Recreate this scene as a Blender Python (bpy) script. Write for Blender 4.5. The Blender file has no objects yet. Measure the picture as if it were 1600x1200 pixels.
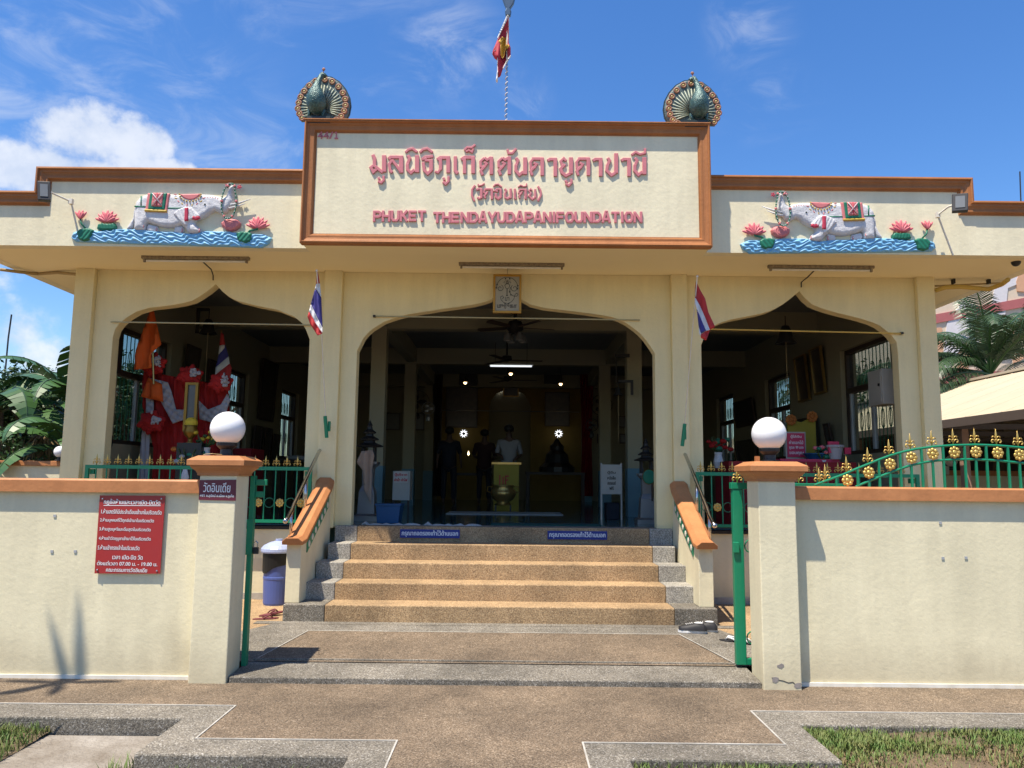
import bpy, bmesh, math, random
import numpy as np
from mathutils import Vector, Matrix
R = math.radians
random.seed(7)
SC = bpy.context.scene
COL = SC.collection

# ---------------------------------------------------------------- camera
PITCH, ROLL, EYE, FPX = R(7.0), R(0.6), 1.6, 1202.0
cam_data = bpy.data.cameras.new('camera')
cam = bpy.data.objects.new('camera', cam_data); COL.objects.link(cam)
cam_data.sensor_width = 36.0
cam_data.lens = 36.0 * FPX / 1600.0
cam_data.clip_end = 2000
cam.location = (0, 0, EYE)
CAM_M = Matrix.Rotation(math.pi / 2 + PITCH, 4, 'X') @ Matrix.Rotation(ROLL, 4, 'Z')
cam.rotation_euler = CAM_M.to_euler()
SC.camera = cam

# ---------------------------------------------------------------- light, sky, exposure
SUN_TRAVEL = Vector((0.27, 0.29, -1.0)).normalized()
sun_d = bpy.data.lights.new('sun', 'SUN')
sun_d.energy = 5.0; sun_d.angle = R(0.53); sun_d.color = (1.0, 0.90, 0.76)
sun = bpy.data.objects.new('sun', sun_d); COL.objects.link(sun)
sun.rotation_euler = SUN_TRAVEL.to_track_quat('-Z', 'Y').to_euler()
world = bpy.data.worlds.new('World'); SC.world = world; world.use_nodes = True
SC.view_settings.view_transform = 'Standard'; SC.view_settings.look = 'None'
SC.view_settings.gamma = 1; SC.view_settings.use_curve_mapping = False
SC.view_settings.exposure = 0.72

def cam_ray(px, py):
    d = CAM_M.to_3x3() @ Vector(((px - 800) / FPX, (600 - py) / FPX, -1))
    return d
def P(px, py, Y):
    "world point on the plane at distance Y"
    d = cam_ray(px, py); t = Y / d.y
    return Vector((d.x * t, Y, EYE + d.z * t))
def G(px, py, Z=0.0):
    d = cam_ray(px, py); t = (Z - EYE) / d.z
    return Vector((d.x * t, d.y * t, Z))

def build_world():
    nt = world.node_tree; N = nt.nodes; L = nt.links
    bg = N['Background']; bg.inputs[1].default_value = 0.107
    sky = N.new('ShaderNodeTexSky'); sky.sky_type = 'NISHITA'; sky.sun_disc = False
    sky.sun_elevation = math.asin(-SUN_TRAVEL.z)
    sky.sun_rotation = math.atan2(-SUN_TRAVEL.x, -SUN_TRAVEL.y) % (2 * math.pi)
    sky.air_density = 1.15; sky.dust_density = 0.35; sky.ozone_density = 5.0
    tc = N.new('ShaderNodeTexCoord')
    def math_n(op, a, b=None, clamp=False):
        n = N.new('ShaderNodeMath'); n.operation = op; n.use_clamp = clamp
        for i, v in enumerate((a, b)):
            if v is None: continue
            if isinstance(v, (int, float)): n.inputs[i].default_value = v
            else: L.new(v, n.inputs[i])
        return n.outputs[0]
    def ramp(v, a, b, lo=0.0, hi=1.0):
        n = N.new('ShaderNodeMapRange'); n.interpolation_type = 'SMOOTHERSTEP'
        L.new(v, n.inputs[0]); n.inputs[1].default_value = a; n.inputs[2].default_value = b
        n.inputs[3].default_value = lo; n.inputs[4].default_value = hi; return n.outputs[0]
    def noise(scale, detail, rough, stretch=(1, 1, 1), rot=(0, 0, 0), off=(0, 0, 0), dist=0.0):
        m = N.new('ShaderNodeMapping'); m.inputs[3].default_value = stretch; m.inputs[2].default_value = rot; m.inputs[1].default_value = off
        L.new(tc.outputs['Generated'], m.inputs[0])
        n = N.new('ShaderNodeTexNoise'); n.inputs['Scale'].default_value = scale; n.inputs['Detail'].default_value = detail
        n.inputs['Roughness'].default_value = rough; n.inputs['Distortion'].default_value = dist
        L.new(m.outputs[0], n.inputs['Vector']); return n.outputs[0]
    def blob(px, py, r0, r1, sq=1.0):
        d = cam_ray(px, py).normalized()
        v = N.new('ShaderNodeVectorMath'); v.operation = 'SUBTRACT'; L.new(tc.outputs['Generated'], v.inputs[0]); v.inputs[1].default_value = d
        s = N.new('ShaderNodeVectorMath'); s.operation = 'MULTIPLY'; L.new(v.outputs[0], s.inputs[0]); s.inputs[1].default_value = (1, 1, sq)
        ln = N.new('ShaderNodeVectorMath'); ln.operation = 'LENGTH'; L.new(s.outputs[0], ln.inputs[0])
        return ramp(ln.outputs['Value'], r0, r1, 1.0, 0.0)
    # cumulus heaps
    b = None
    for args in ((120, 205, .0, .115, 1.3), (215, 222, .0, .085, 1.4), (20, 262, .0, .10, 1.7), (20, 520, .0, .10, 1.3), (60, 560, .0, .12, 1.6), (-160, 330, .0, .25, 1.5), (250, 268, .0, .13, 3.6), (120, 268, .0, .14, 3.0)):
        x = blob(*args); b = x if b is None else math_n('MAXIMUM', b, x)
    n1 = noise(8.5, 9, .58, off=(3.1, .4, 1.2), dist=.5)
    n1b = noise(17, 8, .6, off=(.7, 2.4, 5.2))
    cum = math_n('ADD', math_n('MULTIPLY', b, .50), math_n('ADD', math_n('MULTIPLY', n1, .80), math_n('MULTIPLY', n1b, .62)))
    cum = ramp(cum, .93, 1.22)
    # high thin streaks, denser towards the left, faint elsewhere
    n2 = noise(3.2, 10, .66, stretch=(1.0, 1.0, 2.8), rot=(0, R(-14), R(20)), off=(1.7, 0, .3), dist=1.1)
    n3 = noise(1.6, 3, .5, off=(5, 2, 2))
    left = blob(-60, 60, .05, .95)
    cir = math_n('MULTIPLY', ramp(n2, .45, .82), ramp(math_n('ADD', math_n('MULTIPLY', n3, .55), math_n('MULTIPLY', left, .62)), .32, .85), clamp=True)
    wisp = None
    for args in ((80, 60, .0, .30, 1.6), (30, 160, .0, .25, 1.5), (230, 75, .0, .16, 2.0), (190, 170, .0, .22, 1.6), (400, 15, .0, .06, 1.2), (700, 80, .0, .11, 1.2), (820, 160, .0, .05, .8), (1172, 38, .0, .07, .9), (1200, 160, .0, .09, 1.5), (380, 240, .0, .22, 2.2)):
        x = blob(*args); wisp = x if wisp is None else math_n('MAXIMUM', wisp, x)
    n4 = noise(9, 9, .62, stretch=(1.0, 1.0, 2.0), rot=(0, R(25), 0), off=(.2, .9, 4), dist=.8)
    cir = math_n('MAXIMUM', math_n('MULTIPLY', cir, .25), math_n('MULTIPLY', math_n('MULTIPLY', wisp, ramp(n4, .38, .80)), .40))
    c = math_n('MAXIMUM', math_n('MULTIPLY', cum, .80), cir, clamp=True)
    hs = N.new('ShaderNodeHueSaturation'); hs.inputs['Saturation'].default_value = 1.24; hs.inputs['Value'].default_value = 1.08; hs.inputs['Hue'].default_value = .508
    L.new(sky.outputs[0], hs.inputs['Color'])
    shade = N.new('ShaderNodeMix'); shade.data_type = 'RGBA'
    L.new(ramp(n1b, .35, .7), shade.inputs[0]); shade.inputs[6].default_value = (4.3, 4.7, 5.4, 1); shade.inputs[7].default_value = (5.6, 5.75, 6.0, 1)
    mx = N.new('ShaderNodeMix'); mx.data_type = 'RGBA'
    L.new(c, mx.inputs[0]); L.new(hs.outputs[0], mx.inputs[6]); L.new(shade.outputs[2], mx.inputs[7])
    L.new(mx.outputs[2], bg.inputs[0])
build_world()

# ---------------------------------------------------------------- materials
MATS = {}
def mat(name, col, rough=.6, col2=None, nscale=6.0, amt=.5, bump=0.0, bscale=40.0, metal=0.0, speck=None, spec=.4,
        stain=None, emit=None, trans=0.0, coat=0.0, stretch=(1, 1, 1), bdist=.01, obj_var=0.0, grime=0.0):
    """principled material: base colour broken by noise, optional speckle, bump, stains near the ground"""
    if name in MATS: return MATS[name]
    m = bpy.data.materials.new(name); m.use_nodes = True; MATS[name] = m
    nt = m.node_tree; N = nt.nodes; L = nt.links; B = N['Principled BSDF']
    B.inputs['Roughness'].default_value = rough; B.inputs['Metallic'].default_value = metal
    B.inputs['Specular IOR Level'].default_value = spec; B.inputs['Coat Weight'].default_value = coat
    B.inputs['Transmission Weight'].default_value = trans
    tc = N.new('ShaderNodeTexCoord'); mp = N.new('ShaderNodeMapping'); mp.inputs[3].default_value = stretch
    geo = N.new('ShaderNodeNewGeometry'); L.new(geo.outputs['Position'], mp.inputs[0])
    col2 = col2 or tuple(c * .8 for c in col)
    n = N.new('ShaderNodeTexNoise'); n.inputs['Scale'].default_value = nscale; n.inputs['Detail'].default_value = 6; n.inputs['Roughness'].default_value = .62
    L.new(mp.outputs[0], n.inputs['Vector'])
    r = N.new('ShaderNodeMapRange'); r.inputs[1].default_value = .32; r.inputs[2].default_value = .72; r.inputs[4].default_value = amt
    L.new(n.outputs[0], r.inputs[0])
    mx = N.new('ShaderNodeMix'); mx.data_type = 'RGBA'; mx.inputs[6].default_value = (*col, 1); mx.inputs[7].default_value = (*col2, 1)
    L.new(r.outputs[0], mx.inputs[0]); out = mx.outputs[2]
    if speck:                              # (scale, dark colour, light colour): washed gravel / granite
        sc_, dk, lt = speck
        v = N.new('ShaderNodeTexVoronoi'); v.inputs['Scale'].default_value = sc_; L.new(geo.outputs['Position'], v.inputs['Vector'])
        sp = N.new('ShaderNodeSeparateColor'); L.new(v.outputs['Color'], sp.inputs[0])
        cr = N.new('ShaderNodeValToRGB'); e = cr.color_ramp.elements
        e[0].position = 0; e[0].color = (*dk, 1); e[1].position = 1; e[1].color = (*lt, 1)
        k = e.new(.28); k.color = (*[a * .62 for a in col], 1); k = e.new(.5); k.color = (*col, 1); k = e.new(.82); k.color = (*[min(1, a * 1.3) for a in col], 1)
        L.new(sp.outputs[0], cr.inputs[0])
        m2 = N.new('ShaderNodeMix'); m2.data_type = 'RGBA'; m2.inputs[0].default_value = .72
        L.new(out, m2.inputs[6]); L.new(cr.outputs[0], m2.inputs[7]); out = m2.outputs[2]
        # broad dirt
        n5 = N.new('ShaderNodeTexNoise'); n5.inputs['Scale'].default_value = 1.3; n5.inputs['Detail'].default_value = 9; n5.inputs['Roughness'].default_value = .7
        L.new(geo.outputs['Position'], n5.inputs['Vector'])
        r5 = N.new('ShaderNodeMapRange'); r5.inputs[1].default_value = .36; r5.inputs[2].default_value = .7; r5.inputs[3].default_value = .62; r5.inputs[4].default_value = 1.12
        L.new(n5.outputs[0], r5.inputs[0])
        m5 = N.new('ShaderNodeMix'); m5.data_type = 'RGBA'; m5.blend_type = 'MULTIPLY'; m5.inputs[0].default_value = 1
        L.new(out, m5.inputs[6]); L.new(r5.outputs[0], m5.inputs[7]); out = m5.outputs[2]
        n6 = N.new('ShaderNodeTexNoise'); n6.inputs['Scale'].default_value = 75; n6.inputs['Detail'].default_value = 3; n6.inputs['Roughness'].default_value = .8; L.new(geo.outputs['Position'], n6.inputs['Vector'])
        r6 = N.new('ShaderNodeMapRange'); r6.inputs[1].default_value = .3; r6.inputs[2].default_value = .72; r6.inputs[3].default_value = .72; r6.inputs[4].default_value = 1.4; L.new(n6.outputs[0], r6.inputs[0])
        m6 = N.new('ShaderNodeMix'); m6.data_type = 'RGBA'; m6.blend_type = 'MULTIPLY'; m6.inputs[0].default_value = 1; L.new(out, m6.inputs[6]); L.new(r6.outputs[0], m6.inputs[7]); out = m6.outputs[2]
    if stain:                              # (z0, z1, colour, strength) splash dirt above the ground, streaky
        z0, z1, sc_, st = stain
        sx = N.new('ShaderNodeSeparateXYZ'); L.new(geo.outputs['Position'], sx.inputs[0])
        n3 = N.new('ShaderNodeTexNoise'); n3.inputs['Scale'].default_value = 5; n3.inputs['Detail'].default_value = 8
        mp3 = N.new('ShaderNodeMapping'); mp3.inputs[3].default_value = (1, 1, .35); L.new(geo.outputs['Position'], mp3.inputs[0]); L.new(mp3.outputs[0], n3.inputs['Vector'])
        ad = N.new('ShaderNodeMath'); ad.operation = 'MULTIPLY_ADD'; L.new(n3.outputs[0], ad.inputs[0]); ad.inputs[1].default_value = -(z1 - z0) * 1.6
        L.new(sx.outputs[2], ad.inputs[2])
        r3 = N.new('ShaderNodeMapRange'); r3.inputs[1].default_value = z0 - (z1 - z0) * .6; r3.inputs[2].default_value = z1 - (z1 - z0) * .7
        r3.inputs[3].default_value = st; r3.inputs[4].default_value = 0; L.new(ad.outputs[0], r3.inputs[0])
        m3 = N.new('ShaderNodeMix'); m3.data_type = 'RGBA'; L.new(r3.outputs[0], m3.inputs[0]); L.new(out, m3.inputs[6]); m3.inputs[7].default_value = (*sc_, 1); out = m3.outputs[2]
    if obj_var:
        oi = N.new('ShaderNodeObjectInfo'); r4 = N.new('ShaderNodeMapRange'); r4.inputs[3].default_value = 1 - obj_var; r4.inputs[4].default_value = 1 + obj_var
        L.new(oi.outputs['Random'], r4.inputs[0])
        m4 = N.new('ShaderNodeMix'); m4.data_type = 'RGBA'; m4.blend_type = 'MULTIPLY'; m4.inputs[0].default_value = 1
        L.new(out, m4.inputs[6]); L.new(r4.outputs[0], m4.inputs[7]); out = m4.outputs[2]
    if grime:                              # broad weathering and faint vertical runs
        for (sc_, st_, lo_, hi_, a_, b_) in ((.8, (1, 1, 1), 1 - grime, 1.03, .34, .66), (7.0, (1, 1, .10), 1 - grime * .7, 1.02, .35, .62), (38, (1, 1, 1), 1 - grime * .6, 1.0, .28, .5)):
            mg = N.new('ShaderNodeMapping'); mg.inputs[3].default_value = st_; L.new(geo.outputs['Position'], mg.inputs[0])
            ng = N.new('ShaderNodeTexNoise'); ng.inputs['Scale'].default_value = sc_; ng.inputs['Detail'].default_value = 8; ng.inputs['Roughness'].default_value = .6; L.new(mg.outputs[0], ng.inputs['Vector'])
            rg = N.new('ShaderNodeMapRange'); rg.inputs[1].default_value = a_; rg.inputs[2].default_value = b_; rg.inputs[3].default_value = lo_; rg.inputs[4].default_value = hi_; L.new(ng.outputs[0], rg.inputs[0])
            xg = N.new('ShaderNodeMix'); xg.data_type = 'RGBA'; xg.blend_type = 'MULTIPLY'; xg.inputs[0].default_value = 1; L.new(out, xg.inputs[6]); L.new(rg.outputs[0], xg.inputs[7]); out = xg.outputs[2]
    L.new(out, B.inputs['Base Color'])
    if emit:
        B.inputs['Emission Color'].default_value = (*emit[0], 1); B.inputs['Emission Strength'].default_value = emit[1]
    if bump:
        nb = N.new('ShaderNodeTexNoise'); nb.inputs['Scale'].default_value = bscale; nb.inputs['Detail'].default_value = 5; nb.inputs['Roughness'].default_value = .55
        L.new(mp.outputs[0], nb.inputs['Vector'])
        nb2 = N.new('ShaderNodeTexNoise'); nb2.inputs['Scale'].default_value = bscale * .16; nb2.inputs['Detail'].default_value = 4; nb2.inputs['Distortion'].default_value = .6
        L.new(mp.outputs[0], nb2.inputs['Vector'])
        am = N.new('ShaderNodeMath'); am.operation = 'MULTIPLY_ADD'; L.new(nb2.outputs[0], am.inputs[0]); am.inputs[1].default_value = 1.4; L.new(nb.outputs[0], am.inputs[2])
        bp = N.new('ShaderNodeBump'); bp.inputs['Strength'].default_value = bump; bp.inputs['Distance'].default_value = bdist
        L.new(am.outputs[0], bp.inputs['Height']); L.new(bp.outputs[0], B.inputs['Normal'])
    return m

def M_(n): return MATS[n]
mat('cream_wall', (.76, .69, .47), .85, (.70, .635, .43), 2.2, .8, bump=.28, bscale=34, bdist=.007, stain=(.0, .34, (.40, .34, .22), .45), grime=.09)
mat('cream_panel', (.80, .735, .52), .85, (.74, .68, .48), 1.8, .8, bump=.30, bscale=20, bdist=.009, grime=.09)
mat('yellow_wall', (.78, .68, .39), .85, (.73, .63, .35), 1.2, .7, bump=.25, bscale=24, bdist=.008, stain=(.15, .9, (.42, .36, .22), .35), grime=.08)
mat('soffit_paint', (.83, .73, .46), .85, (.78, .68, .42), .9, .7, bump=.15, bscale=20)
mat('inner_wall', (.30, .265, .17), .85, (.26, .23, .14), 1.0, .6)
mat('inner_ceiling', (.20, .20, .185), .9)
mat('orange_trim', (.42, .172, .062), .5, (.35, .14, .05), 3.0, .8, bump=.25, bscale=30, spec=.25, grime=.16)
mat('orange_light', (.52, .225, .09), .5, (.44, .18, .07), 4.0, .8, bump=.25, bscale=24, spec=.25, grime=.14)
mat('pink_letter', (.60, .20, .22), .55, (.50, .145, .17), 12, .7)
mat('white_trim', (.74, .71, .62), .7, (.55, .5, .4), 12, .7)
mat('gravel_brown', (.215, .158, .102), .85, (.165, .125, .085), 3.0, 1.0, bump=.5, bscale=190, speck=(150, (.04, .03, .02), (.46, .38, .28)), bdist=.006, grime=.20)
mat('gravel_tan', (.42, .285, .15), .85, (.34, .225, .12), 2.0, .8, bump=.4, bscale=190, speck=(170, (.18, .10, .05), (.64, .48, .29)), bdist=.005, grime=.10)
mat('granite_grey', (.235, .21, .165), .85, (.19, .17, .135), 2.0, .8, bump=.5, bscale=190, speck=(150, (.055, .05, .045), (.55, .53, .48)), bdist=.006, grime=.22)
mat('granite_light', (.40, .38, .33), .85, (.32, .30, .26), 2.0, .8, bump=.5, bscale=190, speck=(150, (.12, .11, .10), (.66, .64, .58)), bdist=.005, grime=.14)
mat('inlay_white', (.50, .48, .43), .6, (.26, .24, .20), 5, 1.0)
mat('concrete_dirt', (.34, .31, .26), .9, (.15, .12, .085), 3.5, .9, bump=.9, bscale=40, bdist=.02)
mat('dry_soil', (.17, .125, .075), .95, (.11, .08, .045), 5, 1.0, bump=.9, bscale=60, bdist=.02)
mat('asphalt', (.06, .06, .062), .9, (.045, .045, .045), 3, .7, bump=.5, bscale=120)
mat('green_paint', (.004, .21, .10), .42, (.004, .17, .08), 12, .6, spec=.5)
mat('gold_paint', (.62, .43, .12), .38, (.45, .29, .07), 20, .6, metal=.55, spec=.5)
mat('steel', (.55, .55, .54), .22, metal=1.0)
mat('black_plastic', (.02, .02, .022), .45)
mat('dark_metal', (.03, .028, .026), .5, metal=.3)
mat('globe_white', (.80, .80, .80), .22, (.78, .78, .78), 3, .3, spec=.5)
mat('dark_brown_wood', (.05, .032, .022), .5)
mat('grey_frame', (.42, .43, .43), .5, metal=.2)
mat('teal_tile', (.06, .14, .13), .12, (.05, .11, .11), 1.5, .8, spec=.6)
mat('dado_blue', (.10, .20, .23), .5)
mat('pvc_yellow', (.55, .38, .09), .5)
mat('cable_tan', (.38, .28, .13), .6)
mat('rail_wood', (.38, .36, .22), .6)
mat('leaf_green', (.04, .085, .022), .5, (.02, .05, .012), .9, 1.0, spec=.4)
mat('banana_leaf', (.055, .125, .032), .38, (.03, .075, .02), 2.0, 1.0, spec=.5)
mat('palm_leaf', (.045, .085, .032), .42, (.025, .055, .022), 1.5, 1.0, spec=.5)
mat('bark', (.13, .095, .06), .9, (.08, .06, .04), 8, .9, bump=.5)
mat('grass_blade', (.07, .15, .025), .6, (.17, .17, .05), 9, 1.0)
mat('dry_grass', (.24, .18, .085), .8, (.17, .12, .05), 6, .9)

# ---------------------------------------------------------------- mesh helper
def origin_of(o):
    v = Vector((0, 0, 0))
    while o is not None: v += o.location; o = o.parent
    return v

class MB:
    def __init__(s): s.v = []; s.f = []
    def add(s, vs, fs):
        k = len(s.v); s.v += [tuple(v) for v in vs]; s.f += [tuple(i + k for i in f) for f in fs]; return s
    def box(s, x0, x1, y0, y1, z0, z1):
        vs = [(x, y, z) for z in (z0, z1) for y in (y0, y1) for x in (x0, x1)]
        return s.add(vs, [(0, 2, 3, 1), (4, 5, 7, 6), (0, 1, 5, 4), (2, 6, 7, 3), (0, 4, 6, 2), (1, 3, 7, 5)])
    def prism(s, pts, a, b, axis='y'):
        "2-D polygon extruded along an axis: y -> pts are (x,z); z -> (x,y); x -> (y,z)"
        n = len(pts)
        def m(p, t): return {'y': (p[0], t, p[1]), 'z': (p[0], p[1], t), 'x': (t, p[0], p[1])}[axis]
        return s.add([m(p, a) for p in pts] + [m(p, b) for p in pts],
                     [tuple(range(n)), tuple(range(2 * n - 1, n - 1, -1))] + [(i, i + n, (i + 1) % n + n, (i + 1) % n) for i in range(n)])
    def tube(s, pts, r, n=8, cap=True):
        pts = [Vector(p) for p in pts]; k0 = len(s.v); rs = r if isinstance(r, (list, tuple)) else [r] * len(pts)
        prev = None; rings = []
        for i, p in enumerate(pts):
            t = ((pts[min(i + 1, len(pts) - 1)] - p).normalized() + (p - pts[max(i - 1, 0)]).normalized())
            if t.length < 1e-6: t = Vector((0, 0, 1))
            t.normalize()
            if prev is None:
                a = Vector((0, 0, 1)) if abs(t.z) < .9 else Vector((1, 0, 0)); prev = t.cross(a).normalized()
            u = (prev - t * prev.dot(t)).normalized(); w = t.cross(u); prev = u
            rings.append([p + (u * math.cos(2 * math.pi * j / n) + w * math.sin(2 * math.pi * j / n)) * rs[i] for j in range(n)])
        vs = [v for g in rings for v in g]; fs = []
        for i in range(len(pts) - 1):
            for j in range(n):
                a = i * n + j; b = i * n + (j + 1) % n; fs.append((a, b, b + n, a + n))
        if cap: fs += [tuple(range(n - 1, -1, -1)), tuple(range((len(pts) - 1) * n, len(pts) * n))]
        return s.add(vs, fs)
    def lathe(s, prof, c, n=20, sx=1, sy=1):
        "profile [(r,z)] turned about the vertical axis through c"
        vs = []; fs = []; c = Vector(c)
        for r, z in prof:
            for j in range(n):
                a = 2 * math.pi * j / n; vs.append((c.x + r * math.cos(a) * sx, c.y + r * math.sin(a) * sy, c.z + z))
        for i in range(len(prof) - 1):
            for j in range(n):
                a = i * n + j; b = i * n + (j + 1) % n; fs.append((a, b, b + n, a + n))
        fs += [tuple(range(n - 1, -1, -1)), tuple(range((len(prof) - 1) * n, len(prof) * n))]
        return s.add(vs, fs)
    def square(s, prof, c):
        "profile [(halfx, z)] swept round a square"
        vs = []; fs = []; c = Vector(c)
        for h, z in prof:
            for (a, b) in ((-1, -1), (1, -1), (1, 1), (-1, 1)): vs.append((c.x + a * h, c.y + b * h, c.z + z))
        for i in range(len(prof) - 1):
            for j in range(4):
                a = i * 4 + j; b = i * 4 + (j + 1) % 4; fs.append((a, b, b + 4, a + 4))
        fs += [(3, 2, 1, 0), tuple(range((len(prof) - 1) * 4, len(prof) * 4))]
        return s.add(vs, fs)
    def ball(s, c, r, n=16, m=10, sc=(1, 1, 1), rot=None):
        c = Vector(c); vs = []; fs = []
        for i in range(m + 1):
            th = math.pi * i / m
            for j in range(n):
                a = 2 * math.pi * j / n
                v = Vector((math.sin(th) * math.cos(a) * sc[0], math.sin(th) * math.sin(a) * sc[1], math.cos(th) * sc[2])) * r
                if rot is not None: v = rot @ v
                vs.append(c + v)
        for i in range(m):
            for j in range(n):
                a = i * n + j; b = i * n + (j + 1) % n
                if i == 0: fs.append((a, a + n, b + n))
                elif i == m - 1: fs.append((a, a + n, b))
                else: fs.append((a, a + n, b + n, b))
        return s.add(vs, fs)
    def ribbon(s, pts, w, y0, y1):
        "flat stroke of constant width along 2-D points (x,z), mitred, between depths y0 (front) and y1"
        n = len(pts); Lf = []; Rt = []
        for i in range(n):
            p = Vector(pts[i]); d0 = (p - Vector(pts[i - 1])).normalized() if i else None
            d1 = (Vector(pts[i + 1]) - p).normalized() if i < n - 1 else None
            if d0 is None: d0 = d1
            if d1 is None: d1 = d0
            t = (d0 + d1); t = t.normalized() if t.length > 1e-4 else d1
            nn = Vector((-t.y, t.x)); k = min(1.8, 1 / max(.4, abs(nn.dot(Vector((-d1.y, d1.x))))))
            Lf.append(p + nn * w / 2 * k); Rt.append(p - nn * w / 2 * k)
        for i in range(n - 1):
            q = [Lf[i], Lf[i + 1], Rt[i + 1], Rt[i]]
            vs = [(a.x, y0, a.y) for a in q] + [(a.x, y1, a.y) for a in q]
            fs = [(0, 1, 2, 3), (7, 6, 5, 4), (0, 4, 5, 1), (2, 6, 7, 3)]
            if i == 0: fs.append((3, 7, 4, 0))
            if i == n - 2: fs.append((1, 5, 6, 2))
            s.add(vs, fs)
        return s
    def build(s, name, m, parent=None, smooth=False, bevel=0.0, local=False, kind=None):
        me = bpy.data.meshes.new(name)
        o0 = Vector((0, 0, 0)) if local else origin_of(parent)
        me.from_pydata([(v[0] - o0.x, v[1] - o0.y, v[2] - o0.z) for v in s.v], [], s.f)
        bm = bmesh.new(); bm.from_mesh(me); bmesh.ops.recalc_face_normals(bm, faces=bm.faces); bm.to_mesh(me); bm.free()
        me.materials.append(m if not isinstance(m, str) else MATS[m])
        if smooth: me.polygons.foreach_set('use_smooth', [True] * len(me.polygons))
        me.update()
        o = bpy.data.objects.new(name, me); COL.objects.link(o); o.parent = parent
        if bevel:
            b = o.modifiers.new('bevel', 'BEVEL'); b.width = bevel; b.segments = 2; b.limit_method = 'ANGLE'; b.angle_limit = R(40)
        if kind: o['kind'] = kind
        return o

def struct(o): o['kind'] = 'structure'; return o
def thing(name, label, cat, loc=(0, 0, 0), group=None):
    o = bpy.data.objects.new(name, None); COL.objects.link(o); o.location = loc; o.empty_display_size = .1
    o['label'] = label; o['category'] = cat
    if group: o['group'] = group
    return o
def tag(o, label, cat, group=None):
    o['label'] = label; o['category'] = cat
    if group: o['group'] = group
    return o
def dup(root, loc, label=None, rz=None, scale=None):
    r = root.copy(); COL.objects.link(r); r.location = loc
    if label: r['label'] = label
    if rz is not None: r.rotation_euler.z = rz
    if scale is not None: r.scale = (scale,) * 3
    for ch in list(root.children):
        c = ch.copy(); COL.objects.link(c); c.parent = r
        for g in list(ch.children):
            d = g.copy(); COL.objects.link(d); d.parent = c
    return r

def text_mesh(body, name, m, parent, c, width=None, height=None, extrude=0.0, bold=.0, align='C', rot=0.0, size=1.0, spacing=1.0):
    "lettering in the XZ plane, facing the viewer; c = centre (or left middle with align L)"
    cu = bpy.data.curves.new('lettering', 'FONT'); cu.body = body; cu.size = size; cu.extrude = extrude; cu.space_character = spacing
    cu.resolution_u = 4
    ob = bpy.data.objects.new('lettering_tmp', cu); COL.objects.link(ob)
    bpy.context.view_layer.update()
    me = bpy.data.meshes.new_from_object(ob.evaluated_get(bpy.context.evaluated_depsgraph_get()))
    bpy.data.objects.remove(ob); bpy.data.curves.remove(cu)
    co = np.empty(len(me.vertices) * 3); me.vertices.foreach_get('co', co); co = co.reshape(-1, 3)
    mn, mx = co.min(0), co.max(0); s = 1.0
    if width: sx = width / (mx[0] - mn[0]); sz = sx
    if height: sz = height / (mx[1] - mn[1]); sx = sx if width else sz
    co[:, 0] = (co[:, 0] - ((mn[0] + mx[0]) / 2 if align == 'C' else mn[0])) * sx; co[:, 1] = (co[:, 1] - (mn[1] + mx[1]) / 2) * sz
    faces = [tuple(p.vertices) for p in me.polygons]; bpy.data.meshes.remove(me)
    mb = MB(); cr, sr = math.cos(rot), math.sin(rot)
    offs = [(0, 0)] if not bold else [(0, 0), (bold, 0), (-bold, 0), (0, bold)]
    for k, (dx, dz) in enumerate(offs):
        vs = []
        for x, z, d in co:
            x2, z2 = x + dx, z + dz
            vs.append((c[0] + x2 * cr - z2 * sr, c[1] - d - k * .0003, c[2] + x2 * sr + z2 * cr))
        mb.add(vs, faces)
    return mb.build(name, m, parent)

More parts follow.
